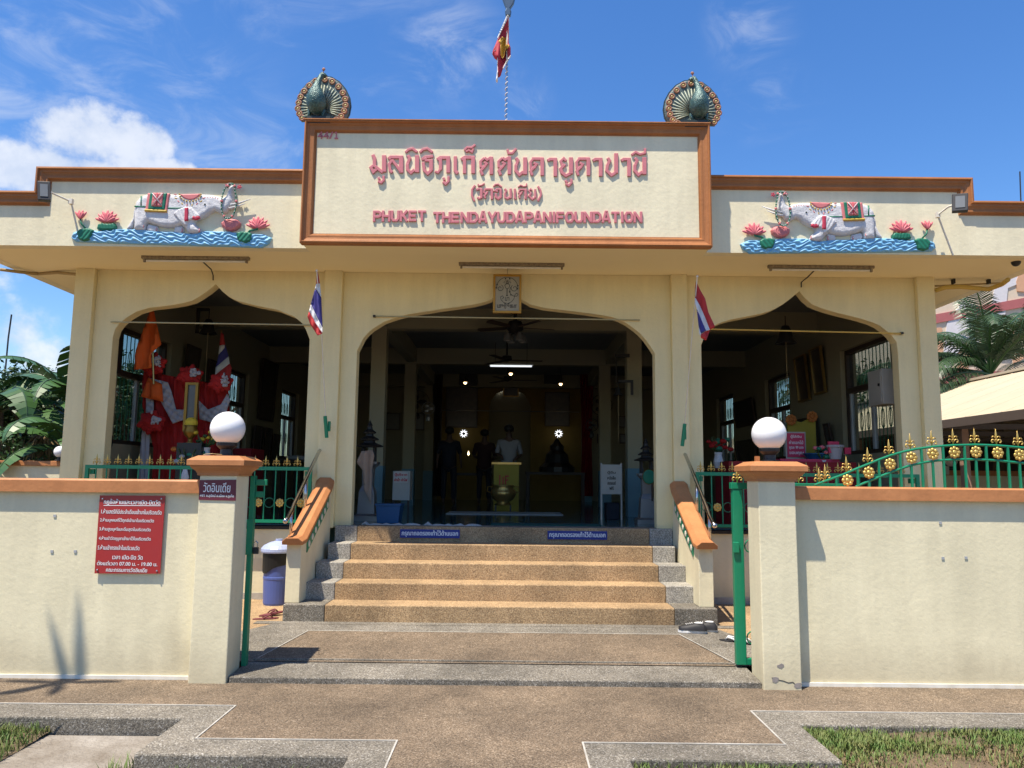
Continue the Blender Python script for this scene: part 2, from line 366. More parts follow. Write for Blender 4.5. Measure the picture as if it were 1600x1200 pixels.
def inflate(poly, Rr, depth, res, origin, y, mirror=1, bump=None, sx=1.0):
    """soft relief: polygon in local (x,z) metres, bulging towards the viewer (-y). returns MB"""
    P2 = np.array(poly, float); n = len(P2); A = P2; Bq = np.roll(P2, -1, 0)
    x0, z0 = P2.min(0); x1, z1 = P2.max(0)
    nx = max(3, int((x1 - x0) / res) + 2); nz = max(3, int((z1 - z0) / res) + 2)
    X, Z = np.meshgrid(np.linspace(x0, x1, nx), np.linspace(z0, z1, nz), indexing='ij')
    def inside(px, pz):
        c = np.zeros(px.shape, bool)
        for a, b in zip(A, Bq):
            cond = (a[1] > pz) != (b[1] > pz)
            with np.errstate(divide='ignore', invalid='ignore'):
                xx = (b[0] - a[0]) * (pz - a[1]) / (b[1] - a[1] + 1e-12) + a[0]
            c ^= cond & (px < xx)
        return c
    def dist(px, pz):
        best = np.full(px.shape, 1e9); bx = px.copy(); bz = pz.copy()
        for a, b in zip(A, Bq):
            d = b - a; t = np.clip(((px - a[0]) * d[0] + (pz - a[1]) * d[1]) / (d @ d + 1e-12), 0, 1)
            qx = a[0] + t * d[0]; qz = a[1] + t * d[1]; dd = np.hypot(px - qx, pz - qz)
            m = dd < best; best[m] = dd[m]; bx[m] = qx[m]; bz[m] = qz[m]
        return best, bx, bz
    cx = (X[:-1, :-1] + X[1:, 1:]) / 2; cz = (Z[:-1, :-1] + Z[1:, 1:]) / 2
    cell = inside(cx, cz)
    used = np.zeros(X.shape, bool)
    used[:-1, :-1] |= cell; used[1:, :-1] |= cell; used[:-1, 1:] |= cell; used[1:, 1:] |= cell
    full = np.zeros((nx + 1, nz + 1), bool); full[1:-1, 1:-1] = cell
    bound = used & ~(full[:-1, :-1] & full[1:, :-1] & full[:-1, 1:] & full[1:, 1:])
    d, bx, bz = dist(X, Z)
    X = np.where(bound, bx, X); Z = np.where(bound, bz, Z); d = np.where(bound, 0, d)
    t = np.clip(d / Rr, 0, 1); h = depth * (.25 + .75 * np.sqrt(np.clip(1 - (1 - t) ** 2, 0, 1)))
    if bump is not None: h = h + bump(X, Z) * np.clip(t * 2, 0, 1)
    mb = MB(); idx = -np.ones(X.shape, int); vs = []
    for i in range(nx):
        for j in range(nz):
            if used[i, j]: idx[i, j] = len(vs); vs.append((origin[0] + mirror * X[i, j], y - h[i, j], origin[1] + Z[i, j]))
    nf = len(vs); back = {}
    fs = []
    for i in range(nx - 1):
        for j in range(nz - 1):
            if cell[i, j]: fs.append((idx[i, j], idx[i + 1, j], idx[i + 1, j + 1], idx[i, j + 1]))
    def bk(k):
        if k not in back: back[k] = len(vs); vs.append((vs[k][0], y + .004, vs[k][2]))
        return back[k]
    for i in range(nx - 1):
        for j in range(nz - 1):
            if not cell[i, j]: continue
            for (di, dj, a, b) in ((-1, 0, idx[i, j], idx[i, j + 1]), (1, 0, idx[i + 1, j + 1], idx[i + 1, j]), (0, -1, idx[i + 1, j], idx[i, j]), (0, 1, idx[i, j + 1], idx[i + 1, j + 1])):
                if not full[i + 1 + di, j + 1 + dj]: fs.append((a, b, bk(b), bk(a)))
    mb.add(vs, [tuple(int(q) for q in f) for f in fs])
    return mb

# ================================================================ the setting: ground and paving
def sheet(name, pts, z, m, parent=None, thick=None):
    mb = MB()
    if thick: mb.prism([(p[0], p[1]) for p in pts], z - thick, z, 'z')
    else: mb.add([(p[0], p[1], z if len(p) < 3 else p[2]) for p in pts], [tuple(range(len(pts)))])
    return mb.build(name, m, parent)
# ground under everything, soil beside the path, and the road behind the camera
struct(sheet('ground', [(-400, -400), (400, -400), (400, 600), (-400, 600)], -.16, 'dry_soil'))
struct(sheet('road', [(-60, -9), (60, -9), (60, 1.2), (-60, 1.2)], -.152, 'asphalt'))
XL0, XL1, XL2, XL3 = -1.91, -2.16, -.68, -.92        # white line corner, outer corner (wide part); line, outer (narrow part)
XR0, XR1, XR2, XR3 = 1.695, 1.93, .455, .705
YA, YB, YC, YD = 5.62, 5.33, 4.935, 4.665            # line / outer edge at the wall strip; line / outer edge at the shoulder
FAR = 14.0
pave = sheet('pavement', [(-FAR, 6.42), (-FAR, YA), (XL0, YA), (XL0, YC), (XL2, YC), (XL2, 1.2), (XR2, 1.2), (XR2, YC), (XR0, YC), (XR0, YA), (FAR, YA), (FAR, 6.42)], 0, 'gravel_brown', thick=.2)
struct(pave)
kl = sheet('pavement_kerb', [(-FAR, YA), (-FAR, YB), (XL1, YB), (XL1, YD), (XL3, YD), (XL3, 1.2), (XL2, 1.2), (XL2, YC), (XL0, YC), (XL0, YA)], .002, 'granite_grey', thick=.2)
kr = sheet('pavement_kerb', [(FAR, YA), (XR0, YA), (XR0, YC), (XR2, YC), (XR2, 1.2), (XR3, 1.2), (XR3, YD), (XR1, YD), (XR1, YB), (FAR, YB)], .002, 'granite_grey', thick=.2)
for k in (kl, kr):
    struct(k); b = k.modifiers.new('bevel', 'BEVEL'); b.width = .012; b.segments = 2
def strip(pts, w, z0, z1, name, parent, m='inlay_white'):
    mb = MB()
    for a, b in zip(pts[:-1], pts[1:]):
        a = Vector(a[:2]); b = Vector(b[:2]); d = (b - a).normalized(); n = Vector((-d.y, d.x)) * w / 2; a2 = a - d * w / 2 * .98; b2 = b + d * w / 2 * .98
        mb.prism([tuple(a2 + n), tuple(a2 - n), tuple(b2 - n), tuple(b2 + n)], z0, z1, 'z')
    return mb.build(name, m, parent)
for (pts, par) in (([(-FAR, YA), (XL0, YA)], kl), ([(XL0, YA - .01), (XL0, YC + .01)], kl), ([(XL0, YC), (XL2, YC)], kl), ([(XL2, YC - .01), (XL2, 1.2)], kl),
                   ([(FAR, YA), (XR0, YA)], kr), ([(XR0, YA - .01), (XR0, YC + .01)], kr), ([(XR0, YC), (XR2, YC)], kr), ([(XR2, YC - .01), (XR2, 1.2)], kr)):
    strip(pts, .011, .001, .0055, 'inlay_line', par)
# concrete slab let into the soil at the left, soil raised to just below the kerb
struct(sheet('concrete_slab', [(-3.02, 5.30), (-3.5, 4.2), (-2.3, 4.2), (-2.17, 4.7), (-2.18, 5.30)], -.105, 'concrete_dirt', thick=.06))
def bumpy(name, x0, x1, y0, y1, z, amp, m, res=.05, skip=None):
    nx = int((x1 - x0) / res) + 1; ny = int((y1 - y0) / res) + 1; vs = []; fs = []
    rnd = random.Random(3)
    for i in range(nx + 1):
        for j in range(ny + 1):
            x = x0 + (x1 - x0) * i / nx; y = y0 + (y1 - y0) * j / ny
            vs.append((x, y, z + amp * (math.sin(x * 5.1 + math.sin(y * 3)) * .5 + math.sin(y * 7.3 + x * 2) * .4 + rnd.uniform(-.4, .4))))
    for i in range(nx):
        for j in range(ny):
            a = i * (ny + 1) + j; fs.append((a, a + ny + 1, a + ny + 2, a + 1))
    return MB().add(vs, fs).build(name, m)
struct(bumpy('soil', 1.9, 9.0, 1.3, 5.345, -.045, .012, 'dry_soil', .045))
struct(bumpy('soil', .70, 1.935, 1.3, 4.675, -.045, .012, 'dry_soil', .045))
struct(bumpy('soil', -9, -3.02, 1.3, 5.34, -.09, .015, 'dry_soil', .06))
struct(bumpy('soil', -3.02, -.915, 1.3, 4.675, -.12, .012, 'dry_soil', .045))

# grass: blades as one mass each
def grass(name, label, regions, seed, mtl, per_m2, h, avoid=None):
    rnd = random.Random(seed); mb = MB()
    for (x0, x1, y0, y1, z) in regions:
        for _ in range(int((x1 - x0) * (y1 - y0) * per_m2)):
            x = rnd.uniform(x0, x1); y = rnd.uniform(y0, y1)
            if avoid and avoid(x, y, rnd): continue
            a = rnd.uniform(0, 6.283); hh = h * rnd.uniform(.4, 1.25); w = rnd.uniform(.0022, .0045); ln = rnd.uniform(.2, 1.0) * hh
            dx, dy = math.cos(a), math.sin(a); px, py = -dy * w, dx * w
            vs = [(x - px, y - py, z), (x + px, y + py, z), (x + dx * ln * .4 - px * .8, y + dy * ln * .4 - py * .8, z + hh * .6), (x + dx * ln * .4 + px * .8, y + dy * ln * .4 + py * .8, z + hh * .6), (x + dx * ln, y + dy * ln, z + hh)]
            mb.add(vs, [(0, 1, 3, 2), (2, 3, 4)])
    o = mb.build(name, mtl, kind='stuff'); o['label'] = label; o['category'] = 'grass'
    return o
def bare(x, y, r):
    d = math.hypot((x - 2.25) / .75, (y - 4.55) / .42)
    d2 = math.hypot((x - 3.4) / .5, (y - 4.9) / .2)
    return (d < 1 and r.random() > .06 + .25 * d) or (d2 < 1 and r.random() > .45) or r.random() > .55 + .45 * math.sin(x * 4.1 + 1.3 * math.sin(y * 6))
grass('grass', 'green verge grass with a worn bare patch right of the path', [(1.92, 4.6, 3.8, 5.36, -.05), (.71, 1.95, 3.9, 4.69, -.05)], 1, 'grass_blade', 15000, .048, bare)
grass('dry_grass', 'dry straw coloured grass on the bare patch right of the path', [(1.6, 3.4, 3.9, 5.1, -.05)], 2, 'dry_grass', 4200, .022)
grass('grass', 'green grass tuft in the soil corner left of the concrete slab', [(-4.3, -3.02, 4.4, 5.33, -.1)], 3, 'grass_blade', 7000, .075, lambda x, y, r: r.random() > (.9 if x < -3.1 - .25 * math.sin(y * 9) else .35))
grass('grass', 'thin grass blades growing along the left kerb foot', [(-2.1, -.93, 4.55, 4.66, -.13), (-2.3, -2.15, 4.3, 4.75, -.11)], 4, 'grass_blade', 2600, .085, lambda x, y, r: r.random() > .35 + .5 * math.sin(x * 9) ** 2)

# gate threshold and court
thr = MB().prism([(6.22, -.1), (6.22, .045), (6.64, .068), (6.64, -.1)], -2.18, 1.97, 'x').build('gate_threshold', 'granite_grey', bevel=.008); struct(thr)
MB().box(-2.14, 1.95, 6.66, 6.69, .05, .085).build('gate_track', 'granite_grey', thr)
MB().box(-2.14, 1.95, 6.644, 6.652, .05, .074).build('gate_track', 'steel', thr)
def zc(y): return .06 + .08 * max(0, min(1, (y - 6.45) / 1.45))
def court(name, pts, dz, m, parent=None):
    return MB().add([(x, y, zc(y) + dz) for x, y in pts], [tuple(range(len(pts)))]).build(name, m, parent)
CF = [(-14, 6.45), (14, 6.45), (14, 7.9), (-14, 7.9)]
cf = court('courtyard', [(-14, 6.655), (14, 6.655), (14, 7.9), (-14, 7.9)], 0, 'gravel_tan'); struct(cf)
MB().box(-14, 14, 7.9, 9.4, -.1, .14).build('courtyard_rear', 'gravel_tan', cf)
cp = court('courtyard_panel', [(-2.10, 6.62), (1.88, 6.62), (1.88, 6.66), (1.62, 7.62), (-1.92, 7.62), (-2.10, 6.70)], .005, 'gravel_brown'); struct(cp)
cb = MB()
for q in ([(-2.75, 6.62), (-2.12, 6.62), (-1.93, 7.62), (-2.36, 7.88), (-2.75, 7.3)], [(1.90, 6.62), (2.3, 6.62), (2.3, 7.3), (2.05, 7.88), (1.63, 7.62)], [(-1.93, 7.62), (1.63, 7.62), (2.05, 7.88), (-2.36, 7.88)]):
    cb.add([(x, y, zc(y) + .003) for x, y in q], [tuple(range(len(q)))])
cb.add([(-2.55, 7.881, .1435), (2.3, 7.881, .1435), (2.3, 8.02, .1435), (-2.55, 8.02, .1435)], [(0, 1, 2, 3)])
struct(cb.build('courtyard_border', 'granite_grey'))
lb = MB()
for a, b in (((-2.12, 6.66), (-1.93, 7.62)), ((1.90, 6.66), (1.63, 7.62)), ((-1.93, 7.62), (1.63, 7.62))):
    a, b = Vector(a), Vector(b); d = (b - a).normalized(); n = Vector((-d.y, d.x)) * .005
    lb.add([(p.x, p.y, zc(p.y) + .0085) for p in (a + n, a - n, b - n, b + n)], [(0, 1, 2, 3)])
lb.build('inlay_line', 'inlay_white', cp)

# ================================================================ temple
temple = thing('temple_building', 'cream single storey temple with three pointed arches, orange trim and pink lettering', 'temple', (-.1, 9.4, .14))
Z_EAVE, YF, YC_ = 4.15, 9.42, 9.35
COLS = [(-5.45, -5.215), (-2.345, -2.125), (1.97, 2.165), (5.03, 5.245)]
def px_line(pts, Y): return [(P(x, y, Y).x, P(x, y, Y).z) for x, y in pts]
ARL = [(175, 527), (180, 514), (187, 505), (198, 496), (213, 487), (233, 481), (250, 479), (267, 477), (284, 474), (300, 470), (312, 463), (325, 454), (337, 444), (347, 455), (358, 464), (372, 470.5), (400, 477.5), (433, 484), (460, 495), (472, 505), (478, 515), (482, 530)]
ARC = [(560, 548), (563, 538), (568, 528), (574, 521), (582, 514), (590, 509), (600, 503), (611, 499), (623, 495), (640, 491), (658, 488), (675, 485.5), (693, 482.5), (716, 479.5), (740, 476), (755, 472.5), (768, 468), (782, 458), (793, 447), (804, 459), (815, 468), (829, 476), (850, 481), (875, 484), (897, 486.5), (920, 489.5), (943, 493), (956, 495.5), (967, 499), (979, 505), (990, 513), (1000, 521), (1009, 531), (1016, 541), (1021, 552)]
ARR = [(1096, 539), (1100, 528), (1106, 520), (1111, 514), (1118, 508), (1130, 503), (1144, 499), (1165, 495), (1185, 491), (1200, 487), (1212, 482), (1224, 475), (1236, 466), (1249, 455), (1258, 466), (1269, 475.5), (1282, 481), (1296, 485.6), (1313, 490), (1330, 494), (1347, 498.5), (1364, 504), (1375, 509), (1384, 516), (1394, 525), (1401, 535), (1406, 552)]
def bay(x0, x1, arch, jl, jr, zb, name):
    a = px_line(arch, YF)
    a = [(jl, a[0][1])] + a[1:-1] + [(jr, a[-1][1])]
    pts = [(x0, Z_EAVE), (x0, zb), (jl, zb)] + a + [(jr, zb), (x1, zb), (x1, Z_EAVE)]
    return MB().prism(pts, YF, YF + .16).build(name, 'yellow_wall', temple, bevel=.006)
bay(COLS[0][1], COLS[1][0], ARL, -4.965, -2.52, 1.0, 'facade_wall')
bay(COLS[1][1], COLS[2][0], ARC, -1.925, 1.765, .99, 'facade_wall')
bay(COLS[2][1], COLS[3][0], ARR, 2.345, 4.785, 1.0, 'facade_wall')
for i, (a, b) in enumerate(COLS):
    MB().box(a, b, YC_, YC_ + .34, (.14 if i in (0, 3) else .99), Z_EAVE).build('column', 'yellow_wall', temple, bevel=.006)
for a, b in ((COLS[0][1], -2.34), (2.16, COLS[3][0])):
    MB().box(a, b, YF + .0, YF + .25, .14, .965).build('base_wall', 'cream_wall', temple)
    MB().box(a, b, YF - .03, YF + .22, .965, 1.0).build('ledge', 'dark_metal', temple)
    MB().box(a, b, YF - .016, YF, .14, .215).build('skirting', 'inlay_white', temple)
# floor, roof slab, ceiling, beams
MB().box(-5.2, 5.0, 9.64, 21.6, .8, 1.015).build('hall_floor', 'teal_tile', temple)
MB().box(-1.925, 1.765, 9.40, 9.64, .9, 1.021).build('door_sill', 'granite_grey', temple)
MB().box(-6.155, 6.105, 8.56, 9.68, 4.15, 4.4).build('eave_soffit', 'soffit_paint', temple)
MB().box(-6.155, -5.47, 9.68, 21.9, 4.15, 4.4).build('eave_soffit', 'soffit_paint', temple)
MB().box(5.27, 6.105, 9.68, 21.9, 4.15, 4.4).build('eave_soffit', 'soffit_paint', temple)
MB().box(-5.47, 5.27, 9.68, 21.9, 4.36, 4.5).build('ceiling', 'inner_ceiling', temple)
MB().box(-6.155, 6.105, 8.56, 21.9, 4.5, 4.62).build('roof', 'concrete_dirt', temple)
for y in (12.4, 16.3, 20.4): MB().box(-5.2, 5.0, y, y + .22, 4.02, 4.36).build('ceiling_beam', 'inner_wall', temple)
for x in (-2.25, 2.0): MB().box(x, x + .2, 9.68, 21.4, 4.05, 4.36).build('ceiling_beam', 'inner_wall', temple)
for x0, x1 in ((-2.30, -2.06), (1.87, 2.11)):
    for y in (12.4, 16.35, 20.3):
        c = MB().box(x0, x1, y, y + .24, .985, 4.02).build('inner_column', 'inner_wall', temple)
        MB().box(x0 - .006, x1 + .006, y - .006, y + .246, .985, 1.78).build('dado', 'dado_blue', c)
# side walls with windows
WIN = [(10.05, 11.6), (13.75, 15.1), (17.3, 18.7)]
def side_wall(xi, xo):
    mb = MB(); ys = [9.68] + [v for w in WIN for v in w] + [21.4]; x0, x1 = min(xi, xo), max(xi, xo)
    for k in range(0, len(ys), 2): mb.box(x0, x1, ys[k], ys[k + 1], .14, 4.36)
    for a, b in WIN: mb.box(x0, x1, a, b, .14, 2.0); mb.box(x0, x1, a, b, 3.58, 4.36)
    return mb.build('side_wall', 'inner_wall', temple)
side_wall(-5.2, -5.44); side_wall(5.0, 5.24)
gm = mat('window_glass', (.9, .95, .95), .03, spec=.5, trans=0.0)
def glassify(m, tint=(.9, .93, .93), f=.10):
    nt = m.node_tree; N = nt.nodes; L = nt.links; out = N['Material Output']
    t = N.new('ShaderNodeBsdfTransparent'); t.inputs[0].default_value = (*tint, 1); g = N.new('ShaderNodeBsdfGlossy'); g.inputs['Roughness'].default_value = .03
    mx = N.new('ShaderNodeMixShader'); mx.inputs[0].default_value = f; L.new(t.outputs[0], mx.inputs[1]); L.new(g.outputs[0], mx.inputs[2]); L.new(mx.outputs[0], out.inputs[0])
glassify(gm, (.62, .66, .64))
def window(x, a, b, s):
    fr = MB(); d = .05
    for (y0, y1, z0, z1) in ((a, b, 2.0, 2.06), (a, b, 3.52, 3.58), (a, b, 2.92, 3.0), (a, a + .06, 2.06, 3.52), (b - .06, b, 2.06, 3.52)):
        if (y0, y1) == (a, b) and z0 == 2.92: fr.box(x - d, x + d, a + .06, b - .06, z0, z1)
        else: fr.box(x - d, x + d, y0, y1, z0, z1)
    f = fr.build('window', 'dark_brown_wood', temple)
    m = (a + b) / 2
    for y0, y1 in ((m - .03, m + .03), (a + .06, a + .1), (b - .1, b - .06)): MB().box(x - .025, x + .025, y0, y1, 2.06, 2.92).build('sash', 'grey_frame', f)
    MB().box(x - .004, x + .004, a + .06, b - .06, 2.06, 3.52).build('pane', gm, f)
    g = MB(); xg = x + s * .12; n = int((b - a) / .11)
    for k in range(1, n):
        y = a + (b - a) * k / n; g.tube([(xg, y, 2.02), (xg, y, 3.56)], .007, 5)
        if k % 2:
            for z in (2.5, 3.2):
                g.tube([(xg, y + .05 * math.sin(t), z + .14 * math.cos(t)) for t in [i * math.pi / 6 for i in range(13)]], .006, 5, cap=False)
    g.build('window_grille', 'green_paint', f)
for a, b in WIN: window(-5.32, a, b, -1); window(5.12, a, b, 1)
# rear wall with sanctum arch
mat('sanctum_yellow', (.24, .15, .025), .7)
ra = [(-.62 + .0, .985), (-.62, 3.55), (-.56, 3.75), (-.42, 3.93), (-.2, 4.03), (-.05, 4.06), (.1, 4.03), (.32, 3.93), (.46, 3.75), (.52, 3.55), (.52, .985)]
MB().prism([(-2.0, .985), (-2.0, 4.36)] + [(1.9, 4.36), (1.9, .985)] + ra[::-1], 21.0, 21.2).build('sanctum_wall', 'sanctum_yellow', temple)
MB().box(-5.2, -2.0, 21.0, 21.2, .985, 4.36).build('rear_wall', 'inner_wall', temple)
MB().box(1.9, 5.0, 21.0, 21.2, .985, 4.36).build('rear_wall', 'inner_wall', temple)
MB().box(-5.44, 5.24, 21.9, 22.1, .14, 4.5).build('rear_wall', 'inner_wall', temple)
mat('sanctum_band', (.36, .2, .03), .6)

# ---------------------------------------------------------------- parapet: fascias, mouldings and the name panel
def sweep(path, prof, yface, closed, name, m, parent):
    "profile [(s inward, p proud)] swept along a path in XZ with mitred corners; inward is to the right of travel"
    n = len(path); pts = [Vector(p) for p in path]; vs = []; fs = []; k = len(prof)
    for i, p in enumerate(pts):
        d0 = (p - pts[i - 1]).normalized() if (i or closed) else None
        d1 = (pts[(i + 1) % n] - p).normalized() if (i < n - 1 or closed) else None
        d0 = d0 or d1; d1 = d1 or d0
        n0 = Vector((d0.y, -d0.x)); n1 = Vector((d1.y, -d1.x)); b = (n0 + n1); b = b / (b.dot(n1))
        for s_, q in prof: vs.append((p.x + b.x * s_, yface - q, p.y + b.y * s_))
    segs = n if closed else n - 1
    for i in range(segs):
        j = (i + 1) % n
        for a in range(k):
            c = (a + 1) % k; fs.append((i * k + a, j * k + a, j * k + c, i * k + c))
    if not closed: fs += [tuple(range(k)), tuple(range((n - 1) * k, n * k))[::-1]]
    return MB().add(vs, fs).build(name, m, parent)
YW, YS = 8.42, 8.19
TRIM = [(a_ * .90, b_) for a_, b_ in [(0, -.16), (0, .072), (.022, .078), (.03, .07), (.034, .055), (.06, .052), (.075, .043), (.10, .036), (.112, .036), (.118, .044), (.135, .044), (.142, .036), (.15, .014), (.165, .010), (.165, -.03)]]
# left and right wings
FL = [(-6.30, 4.15), (-6.30, 4.75), (-5.40, 4.75), (-5.40, 5.035), (-2.31, 5.035), (-2.31, 4.15)]
FR = [(2.15, 4.15), (2.15, 5.02), (5.17, 5.02), (5.17, 4.75), (6.25, 4.75), (6.25, 4.15)]
fl = MB().prism(FL, YW, YW + .14).build('parapet', 'cream_panel', temple)
fr = MB().prism(FR, YW, YW + .14).build('parapet', 'cream_panel', temple)
MB().box(-6.30, -6.16, YW + .14, 21.9, 4.15, 4.75).build('side_parapet', 'cream_panel', temple)
MB().box(6.11, 6.25, YW + .14, 21.9, 4.15, 4.75).build('side_parapet', 'cream_panel', temple)
sweep([(-6.30, 4.762), (-5.41, 4.762), (-5.41, 5.05), (-2.33, 5.05)], TRIM, YW, False, 'moulding', 'orange_trim', temple)
sweep([(2.17, 5.034), (5.19, 5.034), (5.19, 4.762), (6.25, 4.762)], TRIM, YW, False, 'moulding', 'orange_trim', temple)
# name panel
SP = MB().box(-2.318, 2.155, YS, YS + .37, 4.132, 5.522).build('name_panel', 'cream_panel', temple)
MB().box(-2.31, 2.147, YS + .004, YS + .365, 4.126, 4.1315).build('panel_soffit', 'soffit_paint', SP)
FRM = [(a_ * .80, b_) for a_, b_ in [(0, -.03), (0, .075), (.02, .082), (.03, .07), (.034, .055), (.055, .05), (.07, .038), (.095, .034), (.103, .036), (.125, .034), (.133, .026), (.145, .008), (.155, .008), (.155, -.02)]]
sweep([(-2.328, 4.122), (-2.328, 5.532), (2.165, 5.532), (2.165, 4.122)], FRM, YS, True, 'panel_frame', 'orange_trim', SP)
MB().box(-2.333, 2.17, YS - .086, YS + .34, 5.530, 5.540).build('panel_cap', 'orange_light', SP)

# raised lettering; strokes read off the sign in three crops: (origin x, y, scale)
A_, B_, C_ = (570, 220, 6.957), (790, 220, 6.957), (720, 280, 10.667)
LET = []
def gl(crop, dx, *strokes): LET.append((crop, dx, strokes))
gl(A_, 0, (38, [(88, 156), (108, 195), (106, 285)]), (32, [(104, 270), (68, 296), (95, 345), (132, 312)]), (34, [(112, 280), (150, 312), (200, 350)]), (46, [(212, 162), (212, 345)]), (26, [(150, 402), (163, 432)]), (26, [(146, 445), (180, 462), (207, 436), (207, 388)]))
gl(A_, 0, (38, [(258, 203), (285, 182), (392, 182)]), (46, [(397, 165), (397, 355)]), (30, [(298, 212), (345, 275), (392, 340)]), (32, [(300, 215), (268, 262), (278, 330), (302, 352)]))
gl(A_, 0, (34, [(468, 162), (490, 195), (463, 262)]), (34, [(464, 255), (466, 318), (503, 352), (543, 318)]), (46, [(570, 162), (570, 350)]), (28, [(445, 133), (478, 100), (520, 90), (572, 130)]))
gl(A_, 0, (34, [(622, 212), (655, 185), (745, 172)]), (30, [(655, 190), (668, 218), (735, 222)]), (42, [(722, 205), (722, 332)]), (34, [(724, 325), (686, 362), (647, 325), (636, 238)]), (28, [(600, 133), (635, 100), (682, 90), (738, 133)]))
gl(A_, 0, (38, [(788, 212), (822, 188), (915, 188)]), (36, [(824, 190), (824, 322)]), (26, [(824, 312), (797, 350), (765, 338)]), (42, [(908, 172), (908, 355)]), (26, [(855, 405), (870, 437)]), (26, [(850, 452), (880, 476), (911, 446), (911, 392)]))
gl(A_, 0, (38, [(985, 172), (985, 332), (1012, 362)]))
gl(A_, 0, (38, [(1048, 210), (1085, 186), (1195, 186)]), (36, [(1085, 190), (1085, 362)]), (42, [(1178, 178), (1178, 362)]), (24, [(1085, 112), (1112, 78), (1160, 82), (1202, 48)]), (22, [(1100, 128), (1130, 108), (1166, 130), (1182, 95)]))
for d in (0, 196):
    gl(A_, d, (28, [(1302, 190), (1258, 230), (1260, 285), (1300, 290), (1325, 255), (1298, 235)]), (30, [(1302, 285), (1262, 332), (1282, 378)]), (32, [(1300, 190), (1330, 213), (1372, 186)]), (40, [(1376, 178), (1376, 372)]))
gl(B_, 0, (26, [(20, 98), (32, 140), (75, 138), (115, 90)]))
gl(B_, 0, (32, [(112, 190), (135, 218), (113, 275)]), (34, [(113, 262), (110, 330), (150, 375), (192, 340)]), (44, [(212, 185), (212, 372)]))
for d in (0, 501):
    gl(B_, d, (34, [(285, 200), (412, 200)]), (28, [(302, 200), (270, 238), (274, 300), (312, 300), (335, 262), (305, 245)]), (30, [(312, 292), (272, 335), (290, 382)]), (40, [(398, 190), (398, 384)]))
for d in (0, 492, 800):
    gl(B_, d, (34, [(455, 222), (482, 205), (550, 205)]), (40, [(540, 190), (540, 392)]))
gl(B_, 0, (28, [(658, 225), (632, 195), (600, 225), (612, 265), (652, 275)]), (34, [(640, 262), (598, 310), (612, 352), (655, 384), (705, 358)]), (44, [(710, 185), (710, 365)]), (26, [(650, 435), (665, 460)]), (26, [(652, 470), (685, 492), (714, 462), (714, 420)]))
gl(B_, 0, (34, [(1108, 190), (1130, 222), (1105, 272), (1098, 330), (1150, 378), (1195, 350)]), (44, [(1200, 140), (1200, 358)]))
gl(B_, 1292, (32, [(112, 190), (135, 218), (113, 275)]), (34, [(113, 262), (110, 330), (150, 375), (192, 340)]), (44, [(215, 185), (215, 372)]), (26, [(75, 160), (120, 130), (165, 152), (225, 138)]), (24, [(222, 88), (222, 150)]))
gl(C_, 0, (34, [(238, 108), (190, 180), (186, 280), (230, 372)]))
gl(C_, 0, (36, [(262, 188), (292, 168), (345, 168)]), (42, [(343, 160), (343, 325)]), (32, [(345, 312), (305, 332), (278, 306)]), (24, [(285, 90), (305, 118), (352, 108), (398, 78)]))
gl(C_, 0, (34, [(395, 172), (530, 172)]), (40, [(518, 165), (518, 345)]), (26, [(402, 180), (388, 230), (415, 252), (452, 215)]), (30, [(442, 235), (395, 290), (412, 328)]))
gl(C_, 0, (32, [(622, 212), (568, 200), (600, 175), (668, 172)]), (38, [(665, 170), (665, 305), (625, 335), (585, 305), (585, 245)]), (26, [(545, 132), (575, 97), (622, 92), (684, 140)]))
gl(C_, 0, (32, [(732, 165), (760, 197), (735, 250), (738, 312), (782, 332), (815, 302)]), (40, [(830, 162), (830, 328)]))
gl(C_, 0, (36, [(900, 162), (900, 318), (925, 338)]))
gl(C_, 0, (32, [(968, 182), (1092, 182)]), (40, [(1080, 172), (1080, 340)]), (24, [(978, 188), (965, 235), (990, 252), (1028, 215)]), (28, [(1015, 235), (970, 290), (988, 328)]), (24, [(955, 142), (995, 110), (1045, 132), (1100, 122)]), (22, [(1095, 78), (1095, 128)]))
gl(C_, 0, (26, [(1190, 195), (1162, 168), (1138, 200), (1165, 242)]), (32, [(1172, 232), (1138, 290), (1190, 342), (1238, 312)]), (38, [(1240, 172), (1240, 322)]))
gl(C_, 0, (34, [(1285, 122), (1330, 200), (1334, 275), (1285, 372)]))
for crop, dx, strokes in LET:
    mb = MB()
    for k, (w, pts) in enumerate(strokes):
        q = [P(crop[0] + (x + dx) / crop[2], crop[1] + y / crop[2], YS) for x, y in pts]
        mb.ribbon([(v.x, v.z) for v in q], w / crop[2] / 141.0, YS - .018 - .0012 * k, YS + .0)
    mb.build('letter', 'pink_letter', SP, bevel=.004)
